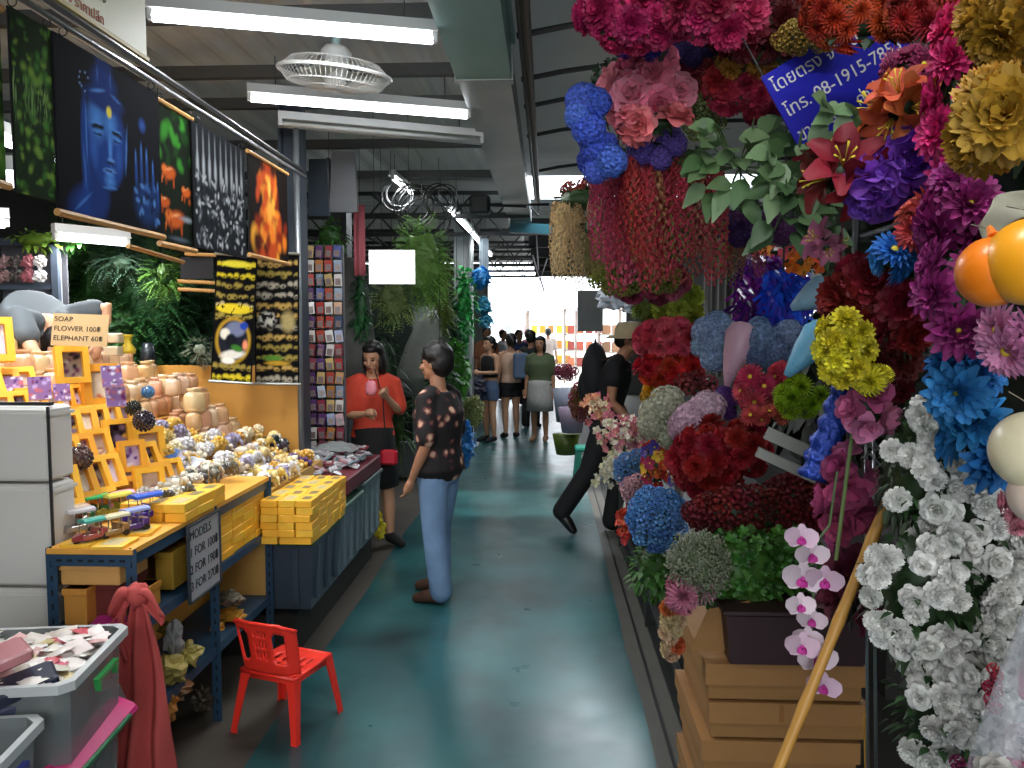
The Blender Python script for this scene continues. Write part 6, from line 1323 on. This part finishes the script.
def person(label, loc, rz, H, pose={}, head_yaw=0, head_pitch=0, skin=SKIN, hair='short', top=None, bottom=None, shoes=None, vox=.012, curlL=.5, curlR=.5, twist=0, girth=1.0, extra=None, sleeve=.55, scale_hand=1.0):
    J = {k: Vector(v) * H for k, v in {**DEF, **pose}.items()}; t = thing('person', label, 'person', loc, (0, 0, R(rz))); h = H; g = girth
    up = (J['neck'] - J['hip']).normalized(); tw = R(twist)
    b = MB()
    def torso(mb, k=1.0, lo=0, hi=5, add=0):
        Hc, Wc, Cc, Nc = J['hip'], J['waist'], J['chest'], J['neck']
        pts = [(Hc - up * .05 * h, .082, .058), (Hc, .092 * g, .068 * g), (Wc, .078 * g, .056 * g), (Cc, .094 * g, .066 * g), (Cc.lerp(Nc, .62), .098, .05), (Cc.lerp(Nc, .92), .055, .038)]
        mb.loft([ring_e(c, a * h * k + add, d * h * k + add, rz=tw * i / 5, tilt=up) for i, (c, a, d) in enumerate(pts) if lo <= i <= hi])
    torso(b)
    b.cap_tube([J['chest'].lerp(J['neck'], .7), J['neck'], J['head'] - Vector((0, 0, .02 * h))], [.04 * h, .031 * h, .03 * h])
    for s in 'LR':
        b.cap_tube([J['sh' + s].lerp(J['neck'], .35), J['sh' + s], J['sh' + s].lerp(J['el' + s], .5), J['el' + s], J['el' + s].lerp(J['wr' + s], .35), J['wr' + s]], [x * h for x in (.033, .031, .026, .021, .0215, .0145)])
        b.cap_tube([J['hip'].lerp(J['hp' + s], .6), J['hp' + s], J['hp' + s].lerp(J['kn' + s], .5), J['kn' + s], J['kn' + s].lerp(J['an' + s], .35), J['an' + s]], [x * h for x in (.055, .052, .043, .031, .033, .019)])
        b.cap_tube([J['an' + s] + Vector((0, 0, -.01 * h)), J['an' + s].lerp(J['to' + s], .55), J['to' + s]], [.02 * h, .019 * h, .014 * h])
        # hand: palm, four fingers and a thumb
        d = (J['wr' + s] - J['el' + s]).normalized(); side = d.cross(Vector((0, 1, .01))).normalized(); nrm = side.cross(d).normalized(); w = J['wr' + s]; q = h * scale_hand
        b.cap_tube([w, w + d * .03 * q, w + d * .05 * q], [.014 * q, .019 * q, .017 * q], 8); b.cap_tube([w + d * .02 * q + side * .008 * q, w + d * .048 * q + side * .01 * q], [.014 * q, .013 * q], 8)
        cu = curlL if s == 'L' else curlR
        for i, ln in enumerate((.036, .042, .040, .031)):
            o_ = w + d * .052 * q + side * (i - 1.5) * .0098 * q; p1 = o_ + d * ln * .45 * q; a = cu * .9; p2 = p1 + (d * math.cos(a) + nrm * -math.sin(a)) * ln * .35 * q; a *= 2; p3 = p2 + (d * math.cos(a) + nrm * -math.sin(a)) * ln * .3 * q
            b.cap_tube([o_ - d * .008 * q, p1, p2, p3], [.0058 * q, .0054 * q, .005 * q, .0042 * q], 6)
        th = (-1 if s == 'L' else 1); b.cap_tube([w + d * .014 * q - side * .014 * q * 1, w + d * .036 * q - side * .027 * q, w + d * .055 * q - side * .03 * q], [.0075 * q, .0065 * q, .005 * q], 6)
    hm = MB(); hr = .062 * h                                         # head facing -y
    hm.ell((0, .004 * h, .012 * h), (.046 * h, .056 * h, .056 * h), 18, 12); hm.ell((0, -.012 * h, -.024 * h), (.036 * h, .040 * h, .042 * h), 14, 10); hm.ell((0, -.036 * h, -.052 * h), (.016 * h, .014 * h, .012 * h), 8, 6)
    hm.cap_tube([(0, -.05 * h, .008 * h), (0, -.058 * h, -.006 * h), (0, -.063 * h, -.018 * h)], [.005 * h, .006 * h, .0085 * h], 8)
    hm.ell((0, -.05 * h, -.036 * h), (.013 * h, .006 * h, .005 * h), 8, 6)
    for s_ in (-1, 1): hm.ell((s_ * .047 * h, .006 * h, -.006 * h), (.006 * h, .011 * h, .017 * h), 8, 6); hm.ell((s_ * .022 * h, -.043 * h, -.014 * h), (.014 * h, .008 * h, .012 * h), 8, 6)
    HM = Matrix.Translation(J['head']) @ Matrix.Rotation(R(head_yaw), 4, 'Z') @ Matrix.Rotation(R(head_pitch), 4, 'X'); b.merge(hm, HM)
    bd = fused(b, 'body', skin, t, vox * .62, 3)
    e = MB(); e.mat(0)
    for s_ in (-1, 1): e.ell((s_ * .019 * h, -.0495 * h, .004 * h), (.0075 * h, .004 * h, .0035 * h), 8, 6)
    x = MB().merge(e, HM); x.build('eyes', mat('#1a1210', .2), bd, True)
    e = MB()
    for s_ in (-1, 1): e.tube([(s_ * .010 * h, -.054 * h, .015 * h), (s_ * .020 * h, -.054 * h, .018 * h), (s_ * .030 * h, -.047 * h, .014 * h)], .0022 * h, 5)
    MB().merge(e, HM).build('eyebrows', HAIR, bd, True)
    MB().merge(MB().ell((0, -.0555 * h, -.037 * h), (.012 * h, .0035 * h, .0035 * h), 8, 5), HM).build('lips', mat('#8a3f3c', .4), bd, True)
    hh = MB()
    hh.ell((0, .017 * h, .024 * h), (.054 * h, .057 * h, .056 * h), 20, 14, noise_=.08, seed=2); hh.ell((0, .03 * h, -.004 * h), (.050 * h, .042 * h, .05 * h), 16, 10)
    if hair in ('bob', 'long', 'pony'):
        hh.ell((0, -.012 * h, .052 * h), (.044 * h, .042 * h, .022 * h), 14, 8)
        if hair == 'bob':
            for s_ in (-1, 1): hh.ell((s_ * .042 * h, .008 * h, -.03 * h), (.017 * h, .034 * h, .062 * h), 12, 8)
            hh.ell((0, .04 * h, -.03 * h), (.05 * h, .026 * h, .065 * h), 14, 8)
        if hair == 'long': hh.ell((0, .045 * h, -.06 * h), (.05 * h, .026 * h, .10 * h), 14, 8)
        if hair == 'pony': hh.cap_tube([(0, .06 * h, .03 * h), (0, .085 * h, .0), (0, .08 * h, -.07 * h)], [.018 * h, .02 * h, .008 * h])
    if hair == 'thick': hh.ell((0, .008 * h, .038 * h), (.060 * h, .062 * h, .050 * h), 20, 12, noise_=.12, seed=5); hh.ell((0, .026 * h, .0 * h), (.057 * h, .047 * h, .052 * h), 16, 10, noise_=.15)
    if hair != 'none': x = MB().merge(hh, HM); fused(x, 'hair', HAIR, t, vox * .7, 3)
    if top:
        c, m_, length, sl = top; s_ = MB(); lo = 0 if length == 'long' else 2 if length == 'crop' else 1
        torso(s_, 1.10, lo, 5, .008)
        if sl > 0:
            for k in 'LR':
                a = J['sh' + k]; e_ = J['el' + k]; w = J['wr' + k]
                if sl <= 1: s_.cap_tube([a.lerp(J['neck'], .4), a, a.lerp(e_, sl)], [.038 * h, .038 * h, .041 * h])
                else: s_.cap_tube([a.lerp(J['neck'], .4), a, e_, e_.lerp(w, sl - 1)], [.043 * h, .042 * h, .032 * h, .026 * h])
        fused(s_, c, m_, t, vox, 4)
    if bottom:
        kind, m_, f_ = bottom; s_ = MB()
        if kind in ('trousers', 'jeans', 'shorts'):
            s_.loft([ring_e(c_, a * h, d * h, tilt=up) for c_, a, d in ((J['hip'] - up * .055 * h, .088, .068), (J['hip'], .099 * g, .075 * g), (J['waist'] - up * .02 * h, .086 * g, .064 * g))])
            for k in 'LR':
                a, kn, an = J['hp' + k], J['kn' + k], J['an' + k]
                pts = [J['hip'].lerp(a, .6), a, a.lerp(kn, .5), kn, kn.lerp(an, .5), an.lerp(kn, .04)] if kind != 'shorts' else [J['hip'].lerp(a, .6), a, a.lerp(kn, .5), a.lerp(kn, f_)]
                rr = (.06, .062, .055, .046, .045, .044) if kind != 'shorts' else (.06, .062, .056, .055)
                s_.cap_tube(pts, [x * h for x in rr[:len(pts)]], 14)
            fused(s_, kind, m_, t, vox, 3)
        else:
            kk = (J['knL'] + J['knR']) / 2; a = J['waist'] - up * .01 * h; e_ = J['hip'].lerp(kk, f_); n = 30; rings = []
            for i, (tt, rx, ry) in enumerate(((0, .08, .06), (.2, .097, .078), (.45, .1, .085), (.75, .104, .088), (1, .108, .09))):
                c_ = a.lerp(J['hip'], min(1, tt * 2)) if tt < .5 else J['hip'].lerp(e_, (tt - .5) * 2)
                rings.append([c_ + Vector((math.cos(2 * math.pi * q / n) * rx * h * g * (1 + .03 * tt * math.sin(q * 2.2)), math.sin(2 * math.pi * q / n) * ry * h * g, 0)) for q in range(n)])
            s_.loft(rings); s_.build(kind, m_, t, True)
    if shoes:
        nm, m_ = shoes
        for k in 'LR':
            a, to = J['an' + k], J['to' + k]; s_ = MB(); s_.cap_tube([a + Vector((0, 0, -.006 * h)), a.lerp(to, .55) + Vector((0, 0, .002 * h)), to + Vector((0, 0, .002 * h))], [.029 * h, .027 * h, .020 * h], 12)
            if nm == 'boot': s_.cap_tube([a, a.lerp(J['kn' + k], .22)], [.028 * h, .03 * h], 12)
            fused(s_, nm, m_, t, vox * .8, 2)
    t['J'] = 0; del t['J']
    return t, J

def print_shirt():                                                   # dark cloth with pale and maroon blossom print
    m = bpy.data.materials.new('patterned_cloth'); m.use_nodes = True; nt = m.node_tree; b = nt.nodes['Principled BSDF']; b.inputs['Roughness'].default_value = .8
    tc = nt.nodes.new('ShaderNodeTexCoord'); v = nt.nodes.new('ShaderNodeTexVoronoi'); v.inputs['Scale'].default_value = 13; nt.links.new(tc.outputs['Object'], v.inputs['Vector'])
    n = nt.nodes.new('ShaderNodeTexNoise'); n.inputs['Scale'].default_value = 26; nt.links.new(tc.outputs['Object'], n.inputs['Vector'])
    a = nt.nodes.new('ShaderNodeMath'); a.operation = 'MULTIPLY_ADD'; a.inputs[1].default_value = .55; nt.links.new(n.outputs['Fac'], a.inputs[0]); nt.links.new(v.outputs['Distance'], a.inputs[2])
    cr = nt.nodes.new('ShaderNodeValToRGB'); e = cr.color_ramp.elements; e[0].position = .46; e[0].color = (*lin('#c8a68c'), 1); e[1].position = .78; e[1].color = (*lin('#120c0e'), 1)
    x = e.new(.56); x.color = (*lin('#8a5a4a'), 1); x = e.new(.64); x.color = (*lin('#4a1c24'), 1); x = e.new(.70); x.color = (*lin('#1c1012'), 1)
    nt.links.new(a.outputs[0], cr.inputs[0]); nt.links.new(cr.outputs[0], b.inputs['Base Color']); return m
JEAN = mat('#6a86a8', .8, var=.35, scale=7, bump=.15); BLK = mat('#0e0e10', .8, var=.2)
# man in the patterned shirt, seen from behind his left side, looking to the left
pm = P(428, 605, 4.9)
man, J = person('person with thick dark hair in patterned shirt and blue jeans, looking left', (-.67, 4.92, 0), -112, 1.60,
    dict(hip=(0, .0, .52), chest=(0, .0, .735), wrL=(.12, -.05, .49), elL=(.13, .02, .63), wrR=(-.12, -.03, .50), anL=(.06, .04, .04), toL=(.075, -.06, .014), anR=(-.055, -.03, .04), toR=(-.06, -.13, .014), knL=(.06, .01, .28), knR=(-.055, -.03, .28)),
    head_yaw=4, hair='thick', top=('shirt', print_shirt(), 'long', .85), bottom=('jeans', JEAN, 1), shoes=('sandal', mat('#4a2f20', .6)), vox=.011, girth=1.2)
# woman in the red top
wm, J = person('person in orange red top and black skirt looking at a pink packet', (-1.36, 6.18, 0), 22, 1.60,
    dict(elL=(.135, -.0, .645), wrL=(.045, -.12, .735), elR=(-.135, -.02, .64), wrR=(-.06, -.14, .66), head=(0, -.02, .92), anL=(.07, -.05, .045), toL=(.11, -.13, .02), knL=(.06, -.05, .28)),
    head_yaw=-32, head_pitch=18, skin=SKIN2, hair='bob', top=('top', mat('#c8402a', .8, var=.1), 'mid', .8), bottom=('skirt', BLK, .95), shoes=('shoe', BLK), vox=.011, curlL=1.0, girth=1.05)
tp = MB().ell((0, 0, 0), (.045, .02, .06), 12, 9, noise_=.3, seed=4); o = tp.build('pink_packet', mat('#e88a98', .4), None, True, loc=P(371, 388, 5.93)); tag(o, 'pink packet held up by the woman in the orange red top', 'packet')
o = MB().rbox((0, 0, 0), (.13, .05, .12), .02).build('red_purse', mat('#c02434', .4), loc=P(389, 457, 5.98)); tag(o, 'small red purse hanging at the hip of the woman in red', 'bag')
tag(MB().tube([P(386, 450, 5.98), P(383, 400, 6.02), P(374, 366, 6.12), P(362, 372, 6.1)], .005, 5).build('purse_strap', BLK), 'thin dark strap of the red purse', 'strap')
# man with hat, black backpack, striding right
hm_, J = person('person in beige floppy hat, black t-shirt, black trousers and boots striding towards the flowers', (P(605, 530, 6.55).x, 6.55, 0), 78, 1.78,
    dict(waist=(0, -.01, .61), chest=(0, -.035, .735), neck=(0, -.07, .82), head=(0, -.105, .90), shL=(.103, -.05, .795), shR=(-.103, -.05, .795), elL=(.12, -.03, .63), wrL=(.11, -.10, .50), elR=(-.12, -.04, .63), wrR=(-.10, -.13, .53),
         knL=(.055, -.06, .29), anL=(.055, -.02, .04), toL=(.06, -.12, .014), knR=(-.05, .07, .30), anR=(-.05, .20, .10), toR=(-.055, .14, .02)),
    head_pitch=28, hair='short', top=('t_shirt', mat('#101014', .85), 'mid', .42), bottom=('trousers', BLK, 1), shoes=('boot', mat('#0c0b0b', .35)), vox=.012, girth=1.08)
hatM = MB(); hc = J['head'] + Vector((0, 0, .045)); hatM.loft([ring_e(hc + Vector((0, 0, z)), a, b, 26) for z, a, b in ((-.03, .19, .21), (-.01, .15, .165), (.0, .11, .125), (.05, .105, .12), (.095, .085, .1), (.105, .04, .05))])
hatM.build('hat', mat('#a89878', .85, var=.12, bump=.1), hm_, True)
bp = MB(); bp.ell((0, 0, 0), (.165, .115, .27), 20, 14, noise_=.1, seed=3); bp.ell((0, .07, -.08), (.12, .07, .14), 14, 10); bp.tube([(-.03, 0, .26), (0, 0, .3), (.03, 0, .26)], .008, 6); o = bp.build('backpack', mat('#15161a', .8), None, True, loc=hm_.location + Matrix.Rotation(R(78), 3, 'Z') @ (J['chest'] + Vector((0, .155, .0))), rot=(0, 0, R(78))); tag(o, 'black backpack on the back of the hatted man', 'bag')
m = MB()
for s_ in (-1, 1): c = J['chest']; m.tube([c + Vector((s_ * .09, .12, .12)), c + Vector((s_ * .10, -.02, .17)), c + Vector((s_ * .10, -.13, .06)), c + Vector((s_ * .11, .02, -.17)), c + Vector((s_ * .09, .12, -.18))], .014, 6)
m.build('backpack_strap', mat('#2a1c1e', .8), hm_, True)
# group of shoppers further down
def far(label, px, py, Y, rz, H, **k):
    p = P(px, py, Y); return person(label, (p.x, Y, 0), rz, H, vox=.018, **k)
DENIM = mat('#4a5a78', .8, var=.2)
far('person in black strapless top and blue shorts with a dark shoulder bag', 490, 440, 11.9, -48, 1.58, skin=SKIN2, hair='pony', top=('top', BLK, 'crop', 0), bottom=('shorts', DENIM, .42), shoes=('shoe', BLK), pose=dict(wrL=(.02, -.13, .66), elL=(.13, -.02, .66)))
o = crumple('shoulder_bag', P(477, 385, 11.8), (.26, .2, .3), '#2c2a3a', 'dark shoulder bag hanging from the strapless topped woman', 201)
far('person with a ponytail in pale top and short black shorts, seen from behind', 511, 438, 12.3, 200, 1.62, skin=SKIN2, hair='pony', top=('top', mat('#c8a48c', .8), 'mid', 0), bottom=('shorts', BLK, .3), shoes=('shoe', BLK))
o = MB().rbox((0, 0, 0), (.24, .14, .4), .04).build('backpack', mat('#5a6a84', .8), loc=P(521, 366, 12.1)); tag(smoothed(bevel(o, .02)), 'blue grey backpack beside the ponytailed woman', 'bag')
far('person in olive green t-shirt and knee length grey white skirt standing in the aisle', 540, 436, 12.0, -12, 1.58, skin=SKIN, hair='bob', top=('t_shirt', mat('#4f5a3c', .8), 'long', .8), bottom=('skirt', mat('#a8a4a0', .8, var=.3, scale=20), .95), shoes=('shoe', mat('#8a6a50')), girth=1.2)
o = MB().rbox((0, 0, 0), (.3, .2, .48), .05).build('backpack', BLK, loc=P(528, 375, 12.45)); tag(smoothed(bevel(o, .02)), 'black backpack behind the olive shirted person', 'bag')
far('person in dark clothes just behind the olive shirted person', 531, 420, 13.6, 160, 1.66, hair='short', top=('shirt', BLK, 'long', .8), bottom=('trousers', BLK, 1), shoes=('shoe', BLK))
far('person in blue shirt far off between the ponytailed and the olive shirted persons', 519, 405, 17.5, 30, 1.66, hair='short', top=('shirt', mat('#3a4a80', .8), 'long', .8), bottom=('trousers', mat('#2a2c34', .8), 1), shoes=('shoe', BLK))
far('person in orange brown top far off at the left of the aisle', 487, 410, 16.0, 20, 1.72, hair='short', top=('shirt', mat('#a86a4a', .8), 'long', .8), bottom=('trousers', mat('#5a5a60', .8), 1), shoes=('shoe', BLK))
far('person in white shirt far off at the mouth of the aisle', 503, 398, 19.0, 60, 1.66, hair='short', top=('shirt', mat('#c8c8cc', .8), 'long', .8), bottom=('trousers', mat('#4a4c58', .8), 1), shoes=('shoe', BLK))
far('person in maroon shirt far off near the open end of the hall', 528, 396, 20.0, -40, 1.68, hair='short', top=('shirt', mat('#7a2c3a', .8), 'long', .8), bottom=('trousers', mat('#3a3c44', .8), 1), shoes=('shoe', BLK))
far('person in pale shirt walking away in the daylight', 548, 392, 22.5, 180, 1.7, hair='short', top=('shirt', mat('#b8a8a0', .8), 'long', .8), bottom=('trousers', mat('#5a5c64', .8), 1), shoes=('shoe', BLK))
# vendor bending over behind the yellow boxes: back, raised elbow
vb = P(30, 322, 4.05)
vd, J = person('person in grey shirt bending over behind the yellow boxes, bare elbow raised', (-2.86, 4.3, .52), 75, 1.62,
    dict(hip=(0, .10, .60), waist=(0, .05, .70), chest=(0, -.06, .78), neck=(0, -.11, .72), head=(0, -.15, .66), shL=(.10, -.08, .775), shR=(-.10, -.08, .775), elL=(.15, -.20, .80), wrL=(.14, -.16, .68), elR=(-.13, -.16, .66), wrR=(-.1, -.22, .56), hpL=(.05, .14, .56), hpR=(-.05, .14, .56), knL=(.06, .17, .32), knR=(-.06, .17, .32), anL=(.06, .22, .05), anR=(-.06, .22, .05), toL=(.06, .14, .02), toR=(-.06, .14, .02)),
    skin=SKIN2, hair='short', top=('shirt', mat('#464c50', .85, var=.1), 'mid', .62), bottom=('trousers', mat('#2c2e34', .8), 1), shoes=('shoe', BLK), vox=.013, girth=1.25)
# ---------------------------------------------------------------- beyond the open end
def far_stall(px, Y, w, cols, label):
    p = P(px, 350, Y); t = thing('market_stall', label, 'stall', (p.x, Y, 0))
    for z in (.5, 1.0, 1.5): MB().box((0, 0, z), (w, .5, .04)).build('shelf', mat('#b8b0a4', .7), t)
    for s_ in (-1, 1): MB().box((s_ * w / 2, 0, 1.15), (.06, .5, 2.3)).build('post', mat('#9a8a80', .6), t)
    MB().box((0, -.1, 2.3), (w * 1.15, 1.0, .06)).build('awning', mat('#c8c4c0', .6), t)
    r0 = random.Random(int(px))
    for z in (.52, 1.02, 1.52):
        for i in range(int(w / .28)): MB().box((-w / 2 + .2 + i * .28, -.05, z + .14), (.2, .3, .26)).build('stock', mat(cols[(i + int(z * 2)) % len(cols)], .6), t)
    return t
far_stall(552, 27, 1.6, ('#d8b840', '#c89a30', '#b8803a'), 'market stall with yellow goods in the daylight beyond the hall')
far_stall(592, 25, 1.7, ('#b85a4a', '#c87a5a', '#a04a44'), 'market stall with red brown goods in the daylight beyond the hall')
far_stall(625, 23, 1.5, ('#a87a5a', '#b89070', '#8a6a50'), 'market stall with tan goods at the right of the open end')
far_stall(500, 30, 2.0, ('#c8a8b0', '#a0a8b8', '#d8d4d0'), 'market stall with pale goods at the left of the open end')
tag(MB().box((0, 0, 0), (.62, .3, 1.0)).build('grey_cabinet', mat('#e0e2e6', .6), loc=P(590, 311, 19.8)), 'grey cabinet hanging at the right of the open end', 'cabinet')
for i, (px, c, lab) in enumerate(((553, '#8a5a20', 'brown'), (568, '#8a7a24', 'yellow'))): tag(MB().box((0, 0, 0), (.32, .04, .3)).build('far_sign', mat(c, .6), loc=P(px + 40, 272, 18.5)), 'small %s sign hanging over the right side near the open end' % lab, 'sign')
o = MB().box((0, 0, 0), (.52, .16, .12)).build('teal_gutter_end', mat('#1f5a68', .5), loc=P(531, 229, 10.1), rot=(0, R(3), 0)); tag(o, 'teal bar at the end of the grey gutter beam', 'bar')
m = MB(); m.tube([(-.1, 0, 0), (.0, 0, -.35), (.1, 0, -.05)], .012, 5); m.tube([(0, 0, -.3), (.06, 0, -.5)], .012, 5); m.tube([(-.05, 0, .3), (-.02, 0, -.2)], .01, 5); tag(m.build('hanging_bracket', mat('#8a8688', .5), loc=P(540, 255, 11.0)), 'pale bracket dangling under the teal bar', 'bracket')
